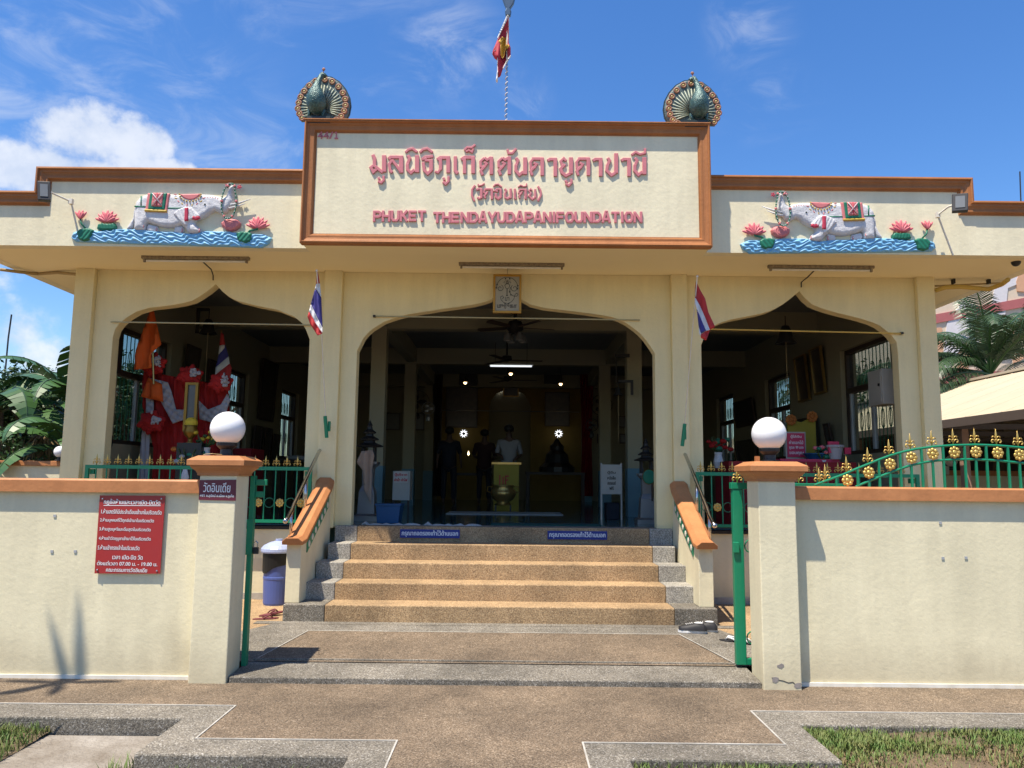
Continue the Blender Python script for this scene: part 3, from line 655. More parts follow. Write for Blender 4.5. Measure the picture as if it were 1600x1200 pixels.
BL_ = {'P': [[(.12, 0), (.12, 1)], [(.1, .89), (.62, .89), (.84, .78), (.84, .55), (.62, .44), (.1, .44)]], 'H': [[(.12, 0), (.12, 1)], [(.84, 0), (.84, 1)], [(.1, .5), (.86, .5)]],
    'U': [[(.12, 1), (.12, .3), (.28, .11), (.68, .11), (.84, .3), (.84, 1)]], 'K': [[(.12, 0), (.12, 1)], [(.18, .42), (.84, 1.0)], [(.38, .58), (.86, 0)]], 'E': [[(.12, 0), (.12, 1)], [(.1, .89), (.88, .89)], [(.1, .5), (.8, .5)], [(.1, .11), (.88, .11)]],
    'T': [[(.02, .89), (.94, .89)], [(.48, 0), (.48, .9)]], 'N': [[(.12, 0), (.12, 1)], [(.84, 0), (.84, 1)], [(.14, .92), (.82, .08)]], 'D': [[(.12, 0), (.12, 1)], [(.1, .89), (.6, .89), (.84, .68), (.84, .32), (.6, .11), (.1, .11)]],
    'A': [[(.08, 0), (.42, .98), (.54, .98), (.88, 0)], [(.22, .3), (.74, .3)]], 'Y': [[(.06, 1), (.48, .42)], [(.90, 1), (.48, .42)], [(.48, 0), (.48, .46)]], 'F': [[(.12, 0), (.12, 1)], [(.1, .89), (.88, .89)], [(.1, .5), (.76, .5)]],
    'O': [[(.5, .89), (.28, .89), (.12, .68), (.12, .32), (.28, .11), (.68, .11), (.84, .32), (.84, .68), (.68, .89), (.46, .89)]], 'I': [[(.5, 0), (.5, 1)]]}
def eng(word, x0, x1, y0, y1):
    a, b = P(x0, y1, YS), P(x1, y0, YS); adv = {'I': .46}
    tot = sum(adv.get(c, 1) for c in word); x = a.x; h = (y1 - y0) / 141.0; n = 0
    for ch in word:
        w = (b.x - a.x) * adv.get(ch, 1) / tot; z0 = a.z + (b.z - a.z - h) * (x - a.x) / (b.x - a.x); mb = MB(); ww = w if ch != 'I' else w / .46
        x0_ = x if ch != 'I' else x - ww * .27
        for k, st in enumerate(BL_[ch]): mb.ribbon([(x0_ + p[0] * ww * .98, z0 + p[1] * h) for p in st], h * .215, YS - .017 - .0012 * k, YS)
        mb.build('letter', 'pink_letter', SP, bevel=.003); x += w
eng('PHUKET', 583, 667, 329, 347); eng('THENDAYUDAPANIFOUNDATION', 676.5, 1004, 331, 349)
for ch, x0, x1 in (('4', 497.5, 505.5), ('4', 506.5, 514.5), ('/', 515, 521), ('1', 522, 529)):
    a, b = P(x0, 217, YS), P(x1, 206, YS)
    st_ = {'4': [[(.68, 0), (.68, 1), (.08, .34), (.98, .34)]], '/': [[(.1, 0), (.9, 1)]], '1': [[(.2, .78), (.55, .95), (.55, .05)], [(.15, .05), (.95, .05)]]}[ch]
    mb = MB()
    for k, st in enumerate(st_): mb.ribbon([(a.x + p[0] * (b.x - a.x), a.z + p[1] * (b.z - a.z)) for p in st], .0135, YS - .014 - .001 * k, YS)
    mb.build('letter', 'pink_letter', SP)

# ================================================================ staircase
stairs = thing('staircase', 'five wide washed gravel steps with grey granite ends leading up to the temple', 'steps', (-.1, 8.02, .14))
YR = [8.02, 8.36, 8.70, 9.02, 9.34]
XB = [(-1.875, 1.675, -2.30, 2.11), (-1.855, 1.655, -2.225, 2.02), (-1.845, 1.645, -2.15, 1.95), (-1.835, 1.64, -2.10, 1.90), (-1.83, 1.66, -2.10, 1.94)]
for i in range(5):
    x0, x1, g0, g1 = XB[i]; zt = (.31, .485, .66, .84, 1.02)[i]; y1 = (YR + [9.42])[i + 1]
    zb = .1
    st = MB().box(x0, x1, YR[i], y1, zb, zt).build('step', 'gravel_tan', stairs, bevel=.012)
    MB().box(g0, x0 - .003, YR[i] - .001, y1, zb, zt).build('end_block', 'granite_light' if i else 'granite_grey', st, bevel=.010)
    MB().box(x1 + .003, g1, YR[i] - .001, y1, zb, zt).build('end_block', 'granite_light' if i else 'granite_grey', st, bevel=.010)
# stepped granite base under each cheek wall, then the cheek wall with sloping cap
def cheek(side, xc):
    s = side
    x0, x1 = xc - .075, xc + .075
    prof = [(8.10, .31), (8.10, .90), (8.18, .92), (9.28, 1.46), (9.36, 1.46), (9.36, .31)]
    w = MB().prism(prof, x0, x1, 'x').build('cheek_wall', 'cream_wall', stairs, bevel=.006)
    # cap: chamfered plank following the slope, level foot at the front
    sec = [(-.108, 0), (-.108, .035), (-.062, .072), (.062, .072), (.108, .035), (.108, 0)]
    pth = [(8.03, .90), (8.20, .915), (9.27, 1.445), (9.35, 1.52)]
    vs = []; fs = []
    for (y, z) in pth:
        for (a, h) in sec: vs.append((xc + a, y - h * .28, z + h))
    k = len(sec)
    for i in range(len(pth) - 1):
        for a in range(k): fs.append((i * k + a, i * k + (a + 1) % k, (i + 1) * k + (a + 1) % k, (i + 1) * k + a))
    fs += [tuple(range(k)), tuple(range((len(pth) - 1) * k, len(pth) * k))[::-1]]
    MB().add(vs, fs).build('cap', 'orange_light', w, bevel=.006)
    # green strip with pale beads just under the cap on the stair side
    xi = x1 + .002 if s < 0 else x0 - .002
    g = MB(); dots = MB()
    a, b = Vector((xi, 8.30, .86)), Vector((xi, 9.2, 1.30))
    e = .01 if s < 0 else -.01
    g.add([(xi, 8.30, .80), (xi, 9.2, 1.245), (xi, 9.2, 1.36), (xi, 8.30, .915), (xi + e, 8.30, .80), (xi + e, 9.2, 1.245), (xi + e, 9.2, 1.36), (xi + e, 8.30, .915)], [(0, 1, 2, 3), (4, 5, 6, 7), (0, 1, 5, 4), (2, 3, 7, 6), (0, 3, 7, 4), (1, 2, 6, 5)])
    g.build('green_strip', 'green_paint', w)
    for k2 in range(7):
        t = (k2 + .5) / 7; c = Vector((xi + e * 1.1, 8.30 + .9 * t, .857 + .445 * t))
        MB().ball(c, .036, 10, 6, (.25, 1, 1)).build('bead', 'white_trim', w)
cheek(-1, -2.235); cheek(1, 2.02)
for s, xc in ((-1, -2.235), (1, 2.02)):
    hr = thing('stair_handrail', ('polished steel handrail on the cap beside the blue bin' if s < 0 else 'polished steel handrail on the cap beside the black sneakers'), 'handrail', (xc + s * .06, 8.3, .98))
    x = xc + s * .075
    q = [(x, 8.02, 1.145), (x, 8.07, 1.16), (x, 8.22, 1.235), (x, 8.30, 1.30), (x, 9.28, 1.90), (x, 9.31, 1.91)]
    MB().tube(q, .021, 10).build('rail', 'steel', hr, smooth=True)
    MB().ball((x, 8.01, 1.143), .028, 12, 8).build('end_ball', 'steel', hr, smooth=True)
    for y in (8.22, 8.75):
        zb = .93 + (y - 8.2) * .495 + .03
        MB().tube([(x, y, zb), (x, y, 1.235 + (y - 8.22) * .62)], .016, 10).build('post', 'steel', hr, smooth=True)
mat('sign_blue', (.012, .03, .22), .4); mat('sign_white', (.78, .78, .78), .5)
for x0, x1, yt, yb, lab in ((625, 718.5, 825.5, 839, 'blue sign with pale Thai lettering on the top riser, nearer the left jamb'), (855.5, 948.5, 829, 843.5, 'blue sign with pale Thai lettering on the top riser, nearer the right jamb')):
    a, b = P(x0, yb, 9.33), P(x1, yt, 9.33); c = ((a.x + b.x) / 2, 9.331, .915)
    s = thing('shoe_sign', lab, 'sign', c, 'blue signs on the top riser')
    MB().box(a.x, b.x, 9.325, 9.3405, .885, .985).build('plate', 'sign_blue', s)
    text_mesh('กรุณาถอดรองเท้าไว้ด้านนอก', 'lettering', 'sign_white', s, (c[0], 9.324, .936), width=(b.x - a.x) * .94, height=.078, bold=.002)

# ================================================================ boundary walls, pillars, globe lamps
def boundary(x0, x1, lab):
    w = thing('boundary_wall', lab, 'wall', ((x0 + x1) / 2, 6.38, 0))
    MB().box(x0, x1, 6.31, 6.46, -.1, 1.46).build('wall', 'cream_wall', w)
    MB().box(x0, x1, 6.293, 6.309, -.02, .028).build('footing', 'white_trim', w)
    MB().prism([(6.262, 1.455), (6.262, 1.548), (6.275, 1.562), (6.49, 1.562), (6.503, 1.548), (6.503, 1.455)], x0, x1, 'x').build('coping', 'orange_light', w)
    return w
wl = boundary(-7.5, -2.50, 'cream rendered wall with orange coping and the red rules sign on it')
wr = boundary(2.28, 7.8, 'cream rendered wall with orange coping and green fence on top')
CAP = [(.15, 1.598), (.165, 1.60), (.165, 1.615), (.175, 1.635), (.198, 1.655), (.208, 1.668), (.208, 1.676), (.228, 1.678), (.228, 1.722), (.165, 1.757), (.03, 1.759)]
PIL = [(-2.34, 6.345), (2.118, 6.33)]
for i, (xc, yc) in enumerate(PIL):
    p = thing('gate_pillar', ('square cream gate pillar with orange cap and maroon address sign' if i == 0 else 'square cream gate pillar with orange cap and a cracked foot beside the open gate leaf'), 'pillar', (xc, yc, 0), 'gate pillars')
    MB().box(xc - .148, xc + .148, yc - .148, yc + .148, -.1, 1.60).build('shaft', 'cream_wall', p, bevel=.008)
    MB().square(CAP, (xc, yc, 0)).build('cap', 'orange_light', p, bevel=.003)
    if i == 1:
        mat('bare_cement', (.28, .25, .23), .9, (.2, .18, .16), 30, .8); mat('crack_dark', (.05, .045, .04), .9)
        rnd = random.Random(5)
        for (px, py, r) in ((1220, 1041, .026), (1211, 1061, .033), (1246, 1071, .035)):
            c = P(px, py, yc - .1485)
            MB().prism([(c.x + r * rnd.uniform(.6, 1.25) * math.cos(a), c.z + r * .7 * rnd.uniform(.6, 1.25) * math.sin(a)) for a in [k * 6.283 / 9 for k in range(9)]], yc - .1505, yc - .147).build('chipped_patch', 'bare_cement', p)
        q = [P(x, y, yc - .149) for x, y in ((1206, 1059), (1214, 1062), (1224, 1064), (1232, 1067), (1239, 1066), (1246, 1073), (1253, 1074))]
        mb = MB(); mb.ribbon([(v.x, v.z) for v in q], .006, yc - .1502, yc - .147); mb.build('crack', 'crack_dark', p)
    g = thing('globe_lamp', ('round white globe lamp on the cap of the pillar with the maroon sign' if i == 0 else 'round white globe lamp on the cap of the pillar with the cracked foot'), 'lamp', (xc, yc, 1.757), 'globe lamps on the gate pillars')
    MB().lathe([(.075, .0), (.075, .012), (.05, .015), (.047, .055), (.055, .06), (.08, .085), (.082, .108), (.0, .11)], (xc, yc, 1.757), 20).build('lamp_base', 'black_plastic', g)
    MB().ball((xc, yc, 1.985), .139, 32, 20).build('globe', 'globe_white', g, smooth=True)
MB().tube([(-2.47, 6.2, 1.762), (-2.44, 6.19, 1.768), (-2.40, 6.2, 1.772), (-2.36, 6.25, 1.768), (-2.34, 6.3, 1.766)], .004, 6).build('lamp_cable', 'cable_tan', bpy.data.objects['globe_lamp'])
MB().box(2.118 - .135, 2.118 - .10, 6.27, 6.30, 1.757, 1.80).build('cable_block', 'orange_trim', bpy.data.objects['globe_lamp.001'])
# capped pipe ends in the walls
k = 0
for (x, y) in ((86, 806), (81.5, 861.5), (118, 861.5), (1469, 817), (1473, 872), (1509, 871.5)):
    c = P(x, y, 6.31)
    o = MB().box(c.x - .011, c.x + .011, 6.304, 6.312, c.z - .011, c.z + .011).build('wall_plug', 'grey_frame', wl if x < 800 else wr)

# rules sign: tilted sheet, slightly bent
mat('sign_red', (.36, .022, .02), .35, (.30, .03, .035), 4, .6, spec=.5); mat('sign_maroon', (.13, .018, .035), .4)
def quad_sign(name, lab, cat, corners, Y, m, lines, grp=None):
    tl, tr, br, bl = [P(x, y, Y) for x, y in corners]
    c = (tl + tr + br + bl) / 4; s = thing(name, lab, cat, c, grp)
    sv = MB().prism([(v.x, v.z) for v in (tl, tr, br, bl)], Y, Y + .006).build('board', m, s)
    for (body, cx, cy, wpx, hpx, bold) in lines:
        p = P(cx, cy, Y); q = P(cx + wpx, cy + .3, Y)
        text_mesh(body, 'lettering', 'sign_white', s, (p.x, Y - .0012, p.z), width=(q - p).length, height=hpx / (FPX / Y), bold=bold, rot=R(-.5))
    return s
rs = quad_sign('rules_sign', 'large red sign with white Thai rules on the wall, tilted slightly', 'sign', ((156, 774), (258, 774.5), (250, 896.5), (147.5, 896)), 6.285, 'sign_red',
    [('กฎข้อห้ามและเวลาเปิด-ปิดวัด', 206.5, 785, 88, 9.5, .0012), ('1.ห้ามสตรีที่มีประจำเดือนเข้ามาในบริเวณวัด', 205.5, 799.5, 94, 7.2, .0007), ('2.ห้ามบุคคลที่ไว้ทุกข์เข้ามาในบริเวณวัด', 198.5, 813.5, 84, 7.2, .0007),
     ('3.ห้ามสูบบุหรี่และดื่มสุราในบริเวณวัด', 195.5, 827.5, 80, 7.2, .0007), ('4.ห้ามนำวัตถุบูชาเข้ามาไว้ในบริเวณวัด', 195, 842, 81, 7.2, .0007), ('5.ห้ามเข้าทรงเจ้าในบริเวณวัด', 185.5, 855.5, 65, 7.2, .0007),
     ('เวลา เปิด-ปิด วัด', 199.5, 870.5, 47, 7, .0009), ('ตั้งแต่เวลา 07.00 น. - 19.00 น.', 199, 880.5, 94, 6.6, .0009), ('คณะกรรมการวัดอินเดีย', 198, 890.5, 64, 6.4, .0009)])
a, b = P(162, 789.7, 6.285), P(251, 790.2, 6.285)
MB().ribbon([(a.x, a.z), (b.x, b.z)], .005, 6.2835, 6.2850).build('underline', 'sign_white', rs)
for (x, y) in ((160.5, 779.5), (252.5, 779.5), (152, 890.5), (245, 892)):
    c = P(x, y, 6.28); MB().ball(c, .008, 8, 6).build('screw', 'steel', rs)
ad = quad_sign('address_sign', 'small maroon sign with Thai lettering on the left gate pillar', 'sign', ((311.5, 750), (369, 749.5), (368, 782.5), (310.5, 781)), 6.190, 'sign_maroon',
    [('วัดอินเดีย', 339, 761.5, 42, 15, .0009), ('44/1 ถ.สุทัศน์ อ.เมือง จ.ภูเก็ต', 339, 775, 53, 6, .0006)])

# fence on the right wall: arched rails, bars, rosettes, finials
def finial(mb, x, y, z, s):
    "fleur-de-lis spear: stem, collar, curled arms, blade; height 1.9*s"
    mb.lathe([(.085 * s, 0), (.075 * s, .5 * s), (.13 * s, .53 * s), (.13 * s, .60 * s), (.07 * s, .64 * s), (.075 * s, .8 * s), (.15 * s, 1.05 * s), (.12 * s, 1.3 * s), (.0, 1.88 * s)], (x, y, z), 8, 1, .55)
    for q in (-1, 1):
        pts = [(x + q * a * s, y, z + b * s) for a, b in ((.04, .30), (.26, .60), (.46, .62), (.58, .44), (.50, .26), (.38, .30))]
        mb.tube(pts, [.06 * s, .075 * s, .075 * s, .07 * s, .075 * s, .095 * s], 6)
        pts = [(x + q * a * s, y, z + b * s) for a, b in ((.04, .72), (.24, .98), (.42, .98), (.46, .82))]
        mb.tube(pts, [.05 * s, .06 * s, .06 * s, .075 * s], 6)
def rosette(mb, x, y, z, r, n=8):
    mb.ball((x, y, z), r * .42, 10, 6, (1, .5, 1))
    for k in range(n):
        a = 2 * math.pi * k / n
        mb.ball((x + r * .68 * math.cos(a), y, z + r * .68 * math.sin(a)), r * .34, 8, 5, (1, .5, 1))
fence = thing('wall_fence', 'green arched fence with gold rosettes and spearheads on the wall top', 'fence', (4.0, 6.38, 1.56), None)
YFN = 6.38
UP = [(1272.6, 758), (1290, 751.5), (1316.5, 742), (1336, 733.5), (1357, 725), (1374, 718), (1391, 711.7), (1411, 706), (1431, 701.6), (1458, 698), (1490, 695.8), (1524, 695), (1558, 696.2), (1597, 699.5)]
LO = [(1337, 760.6), (1357, 752), (1377, 743.7), (1397, 736), (1418, 728.6), (1441, 723), (1465, 719.5), (1495, 718), (1522, 717.8), (1558, 719.5), (1597, 723.5)]
def wl_(pts): return [P(x, y, YFN) for x, y in pts]
up = wl_(UP); lo = wl_(LO); xm = P(1530, 700, YFN).x
def mir(pts): return pts + [Vector((2 * xm - p.x, p.y, p.z)) for p in pts[::-1] if 2 * xm - p.x > pts[-1].x + .03]
up = mir(up); lo = mir(lo)
MB().tube(up, .010, 8).build('top_rail', 'green_paint', fence); MB().tube(lo, .010, 8).build('lower_rail', 'green_paint', fence)
def zat(pts, x):
    for a, b in zip(pts[:-1], pts[1:]):
        if a.x <= x <= b.x: return a.z + (b.z - a.z) * (x - a.x) / (b.x - a.x)
    return None
xs0 = P(1323, 740, YFN).x; stepx = (P(1591, 700, YFN).x - xs0) / 8
for k in range(-1, 18):
    x = xs0 + stepx * k
    z = zat(up, x)
    if z:
        mb = MB(); finial(mb, x, YFN, z + .005, .072); mb.build('spearhead', 'gold_paint', fence, smooth=True)
        zl = zat(lo, x)
        zr = (z + (zl if zl else z - .12)) / 2
        if k >= 0: mb = MB(); rosette(mb, x, YFN - .012, zr, .050); mb.build('rosette', 'gold_paint', fence, smooth=True)
        if zl and zl > 1.6: MB().box(x - .008, x + .008, YFN - .008, YFN + .008, 1.562, zl).build('bar', 'green_paint', fence)
    x2 = x + stepx / 2; z2 = zat(up, x2)
    if z2 and z2 > 1.6: MB().box(x2 - .008, x2 + .008, YFN - .008, YFN + .008, 1.562, z2).build('bar', 'green_paint', fence)

# gate: open leaf behind the right pillar, post with catches behind the left one
gate = thing('gate_leaf', 'green steel gate leaf slid open behind the right pillar', 'gate', (2.2, 6.62, .08))
ax, bx_ = P(1146, 900, 6.62).x, 2.85
MB().box(ax, ax + .085, 6.585, 6.645, .09, 1.53).build('stile', 'green_paint', gate, bevel=.005)
MB().box(bx_ - .06, bx_, 6.585, 6.645, .09, 1.53).build('stile', 'green_paint', gate)
MB().box(ax - .01, bx_, 6.58, 6.65, 1.531, 1.585).build('top_rail', 'green_paint', gate, bevel=.004)
MB().box(ax + .086, bx_ - .061, 6.59, 6.64, .09, .14).build('bottom_rail', 'green_paint', gate, bevel=.004)
for k in range(6): 
    x = ax + .2 + k * .11; MB().box(x - .008, x + .008, 6.607, 6.623, .141, 1.53).build('bar', 'green_paint', gate)
for z, sgn in ((1.05, 1), (.3, 1)):
    MB().tube([(ax + .14 + .05 * math.cos(t) * (1 - t * .05), 6.61, z + .05 * math.sin(t) * (1 - t * .05) * 1.2) for t in [i * .5 for i in range(12)]], .006, 6).build('scroll', 'green_paint', gate)
MB().box(ax - .012, ax + .04, 6.56, 6.584, 1.0, 1.09).build('latch', 'green_paint', gate, bevel=.006)
for k in range(5):
    x = ax + .05 + k * .175; mb = MB(); finial(mb, x, 6.615, 1.585, .072); mb.build('spearhead', 'gold_paint', gate, smooth=True)
gp = thing('gate_post', 'green steel gate post with catches and a black padlock behind the left pillar', 'gate post', (-2.15, 6.55, .06))
MB().box(-2.185, -2.145, 6.50, 6.56, .06, 1.60).build('post', 'green_paint', gp, bevel=.004)
for z in (1.52, 1.42): MB().box(-2.144, -2.05 + (0 if z > 1.5 else -.03), 6.515, 6.545, z, z + .05).build('catch', 'green_paint', gp, bevel=.004)
MB().box(-2.19, -2.14, 6.485, 6.499, .95, 1.24).build('strap', 'green_paint', gp)
pl = thing('padlock', 'black padlock hanging from the green gate post', 'padlock', (-2.125, 6.53, .98))
MB().box(-2.143, -2.095, 6.515, 6.54, .955, 1.01).build('body', 'black_plastic', pl, bevel=.004)
MB().tube([(-2.135, 6.527, 1.01), (-2.135, 6.527, 1.045), (-2.119, 6.527, 1.06), (-2.103, 6.527, 1.045), (-2.103, 6.527, 1.01)], .005, 6).build('shackle', 'steel', pl)

# balcony railings in front of the side arches
def railing(x0, x1, z0, z1, lab, xf0, n, dx):
    r = thing('balcony_railing', lab, 'railing', ((x0 + x1) / 2, 9.27, z0), 'balcony railings under the side arches')
    y0, y1 = 9.25, 9.285
    MB().box(x0, x0 + .04, y0, y1, z0, z1).build('frame_post', 'green_paint', r); MB().box(x1 - .04, x1, y0, y1, z0, z1).build('frame_post', 'green_paint', r)
    MB().box(x0 + .041, x1 - .041, y0, y1, z1 - .042, z1).build('top_rail', 'green_paint', r); MB().box(x0 + .041, x1 - .041, y0, y1, z0, z0 + .036).build('bottom_rail', 'green_paint', r)
    for xx, s in ((x0 + .04, 1), (x1 - .04, -1)): MB().box(min(xx, xx + s * .05), max(xx, xx + s * .05), 9.288, 9.35, z1 - .11, z1 - .05).build('bracket', 'green_paint', r)
    for k in range(n):
        x = xf0 + dx * k
        if x0 + .05 < x < x1 - .05: MB().box(x - .006, x + .006, 9.262, 9.274, z0 + .037, z1 - .043).build('bar', 'green_paint', r)
        mb = MB(); finial(mb, x, 9.268, z1, .074); mb.build('spearhead', 'gold_paint', r, smooth=True)
        xm_ = x + dx / 2; zz = z0 + .235
        if x0 + .05 < xm_ < x1 - .06:
            if k % 2: mb = MB(); rosette(mb, xm_, 9.262, zz, .052); mb.build('rosette', 'gold_paint', r, smooth=True)
            else: MB().tube([(xm_ + .056 * math.cos(t), 9.268, zz + .056 * math.sin(t)) for t in [i * math.pi / 10 for i in range(21)]], .004, 6, cap=False).build('ring', 'green_paint', r)
railing(-5.09, -2.38, 1.05, 1.71, 'green railing with gold spearheads beneath the arch with the red drape', -4.965, 20, .1266)
railing(2.21, 4.88, 1.05, 1.70, 'green railing with gold spearheads beneath the arch with the pink notice', 2.27, 20, .1266)

# ================================================================ painted reliefs on the wings
mat('relief_white', (.66, .66, .67), .6, (.46, .46, .48), 16, .8, bump=.8, bscale=60, bdist=.006)
mat('relief_pink', (.62, .20, .20), .55, (.5, .14, .15), 20, .6); mat('relief_red', (.50, .04, .08), .5, (.4, .03, .06), 20, .6)
mat('relief_green', (.012, .17, .10), .5, (.01, .12, .07), 20, .6); mat('relief_blue', (.20, .46, .68), .5, (.15, .38, .60), 14, .8, bump=.4, bscale=50)
mat('relief_gold', (.55, .38, .07), .5); mat('relief_dark', (.03, .05, .05), .5); mat('lotus_pink', (.60, .11, .15), .5, (.68, .24, .24), 25, .8)
def relief(name, label, c0, mirror, s=.3 / 138.0, Y=8.42):
    root = thing(name, label, 'relief', (c0.x, Y, c0.z), 'painted elephant reliefs')
    O = (c0.x, c0.z)
    def L(pts): return [((x - 893) * s, (515 - z) * s) for x, z in pts]
    def W2(x, z): return (O[0] + mirror * (x - 893) * s, O[1] + (515 - z) * s)
    def soft(nm, pts, R_, d, m, dy=0.0, bump=None, par=None, res=.008):
        return inflate(L(pts), R_, d, res, O, Y - dy, mirror, bump).build(nm, m, par or root, smooth=True)
    def tubes(nm, pts, r, m, dy, par=None, n=6):
        return MB().tube([(W2(x, z)[0], Y - dy, W2(x, z)[1]) for x, z in pts], r, n).build(nm, m, par or root, smooth=True)
    wb = lambda X, Z: .007 * np.sin(Z * 150 + 3.2 * np.sin(X * 16) + 2.2 * np.sin(X * 41 + Z * 30)) + .004 * np.sin(X * 60 + Z * 90)
    water = soft('water', [(374, 478), (385, 448), (430, 434), (520, 440), (600, 430), (700, 428), (820, 440), (900, 440), (1000, 452), (1060, 436), (1180, 436), (1260, 446), (1370, 448), (1415, 470), (1400, 500), (1365, 522), (1200, 518), (900, 512), (600, 506), (400, 500)], .03, .035, 'relief_blue', 0, wb, res=.0055)
    # elephant: far legs, body with head and raised trunk, near legs, tail
    body = soft('elephant', [(700, 430), (697, 340), (702, 285), (725, 257), (762, 243), (830, 240), (900, 243), (960, 246), (1010, 246), (1040, 240), (1085, 242), (1125, 250), (1150, 258), (1166, 250), (1174, 225), (1182, 198), (1198, 186), (1212, 196), (1208, 218), (1206, 250), (1210, 275), (1196, 305), (1172, 338), (1148, 344), (1116, 328), (1098, 336), (1075, 356), (1046, 372), (1022, 380), (1015, 398), (1040, 425), (1050, 446), (1012, 452), (984, 448), (965, 425), (945, 408), (912, 418), (870, 421), (820, 412), (770, 395), (762, 405), (756, 438), (705, 436)], .055, .062, 'relief_white', .004, lambda X, Z: .0008 * np.sin(X * 50 + Z * 30) * np.sin(Z * 60))
    for pts in ([(768, 400), (820, 412), (826, 436), (812, 446), (770, 444), (760, 425)], [(905, 414), (950, 408), (958, 438), (945, 448), (905, 446)]):
        soft('far_leg', pts, .03, .03, 'relief_white', .002)
    soft('tail', [(700, 285), (712, 282), (703, 330), (700, 385), (690, 420), (672, 432), (658, 430), (672, 405), (688, 375), (692, 330)], .012, .03, 'relief_white', .01)
    ear = soft('ear', [(905, 352), (930, 328), (965, 314), (1000, 318), (1020, 338), (1045, 362), (1028, 380), (1000, 384), (985, 395), (978, 420), (955, 405), (930, 380)], .02, .022, 'relief_white', .06, lambda X, Z: .003 * np.sin(X * 160 + Z * 80))
    soft('ear_bead_panel', [(966, 322), (985, 320), (988, 392), (968, 394)], .01, .012, 'relief_red', .082)
    soft('cheek_panel', [(1002, 364), (1040, 362), (1048, 376), (1030, 386), (1004, 382)], .01, .014, 'relief_red', .07)
    for pts, r in (([(1196, 300), (1240, 288), (1302, 265)], [.017, .012, .003]), ([(1190, 318), (1230, 306), (1272, 290)], [.015, .011, .003])): tubes('tusk', pts, r, 'relief_white', .05, n=8)
    e = W2(1066, 300); MB().ball((e[0], Y - .066, e[1]), .011, 10, 6).build('eye', 'relief_dark', root)
    # saddle cloth with border, hem and star
    bl = soft('saddle_cloth', [(766, 243), (882, 243), (874, 347), (758, 343)], .015, .014, 'relief_pink', .062)
    soft('cloth_border', [(782, 244), (868, 244), (861, 334), (775, 331)], .01, .008, 'relief_green', .077, par=bl)
    soft('cloth_star', [(797, 244), (852, 244), (848, 318), (793, 316)], .012, .008, 'relief_pink', .084, par=bl, bump=lambda X, Z: .003 * np.sin(X * 200) * np.sin(Z * 180))
    tubes('star_line', [(797, 248), (850, 314)], .004, 'relief_white', .098, par=bl); tubes('star_line', [(850, 248), (797, 314)], .004, 'relief_white', .0985, par=bl); tubes('star_line', [(823, 246), (821, 316)], .004, 'relief_red', .099, par=bl)
    soft('gold_hem', [(759, 330), (874, 335), (873, 347), (758, 343)], .006, .01, 'relief_gold', .078, par=bl)
    for pts in ([(702, 314), (760, 316)], [(874, 322), (955, 322)], [(733, 258), (736, 315)]): tubes('strap', pts, .009, 'relief_green', .062)
    col = soft('collar', [(930, 246), (1040, 242), (1030, 262), (1010, 275), (985, 280), (955, 270)], .012, .014, 'relief_pink', .058)
    for t in range(11):
        a = math.pi * (1.02 + .96 * t / 10); q = W2(987 + 56 * math.cos(a), 245 - 40 * math.sin(a)); MB().ball((q[0], Y - .07, q[1]), .010, 8, 5).build('gold_bead', 'relief_gold', col)
    for t in range(9):
        a = math.pi * (1.0 + .9 * t / 8); x, z = 985 + 76 * math.cos(a), 248 - 58 * math.sin(a); q = W2(x, z)
        MB().ball((q[0], Y - .064, q[1]), .018, 8, 5, (.45, .35, 1), Matrix.Rotation(mirror * (a - math.pi * 1.5), 3, 'Y')).build('petal', 'relief_gold' if t % 2 else 'relief_pink', col)
    for t in range(7):
        q = W2(1052 + 13 * t, 268 - 6 * math.sin(t / 6 * 3)); MB().ball((q[0], Y - .062, q[1]), .013, 8, 5, (.4, .35, 1)).build('petal', 'relief_pink', col)
    for (x, z) in ((1042, 436), (750, 418), (815, 430), (948, 434)):
        for r_, mm in ((.022, 'relief_pink'), (.014, 'relief_white')):
            q = W2(x, z); MB().ball((q[0], Y - (.05 if x in (1042, 750) else .028) - (0 if r_ > .02 else .003), q[1]), r_, 12, 6, (.5, .3, 1)).build('foot_ring', mm, root)
    # garland held in the trunk with round pendant
    ga = MB(); gp_ = MB()
    for k in range(54):
        t = 2 * math.pi * k / 54; x = 1185 + 38 * math.cos(t) * (1 - .12 * math.sin(t)) + 6; z = 283 - 94 * math.sin(t)
        q = W2(x + (8 if math.sin(t) > .8 else 0), z); (gp_ if k % 9 == 0 else ga).ball((q[0], Y - .078, q[1]), .0165 if k % 9 == 0 else .0105, 8, 5)
    ga.build('garland', 'relief_green', root, kind='stuff'); gp_.build('garland_rose', 'relief_pink', root, kind='stuff')
    gw = MB()
    for k in range(0, 54, 2):
        t = 2 * math.pi * (k + .5) / 54; x = 1185 + 38 * math.cos(t) * (1 - .12 * math.sin(t)) + 6; z = 283 - 94 * math.sin(t); q = W2(x, z); gw.ball((q[0], Y - .086, q[1]), .0065, 6, 4)
    gw.build('garland_pearl', 'relief_white', root, kind='stuff')
    for x, z in ((1240, 205), (1176, 200)):
        q = W2(x, z); m_ = MB(); rosette(m_, q[0], Y - .07, q[1], .028, 5); m_.build('garland_flower', 'relief_red', root, smooth=True)
    soft('pendant', [(1148, 392), (1170, 372), (1200, 368), (1232, 374), (1250, 392), (1246, 414), (1226, 430), (1200, 436), (1172, 428), (1152, 412)], .03, .055, 'relief_pink', 0, lambda X, Z: .004 * np.sin(np.hypot(X - .66, Z - .24) * 260))
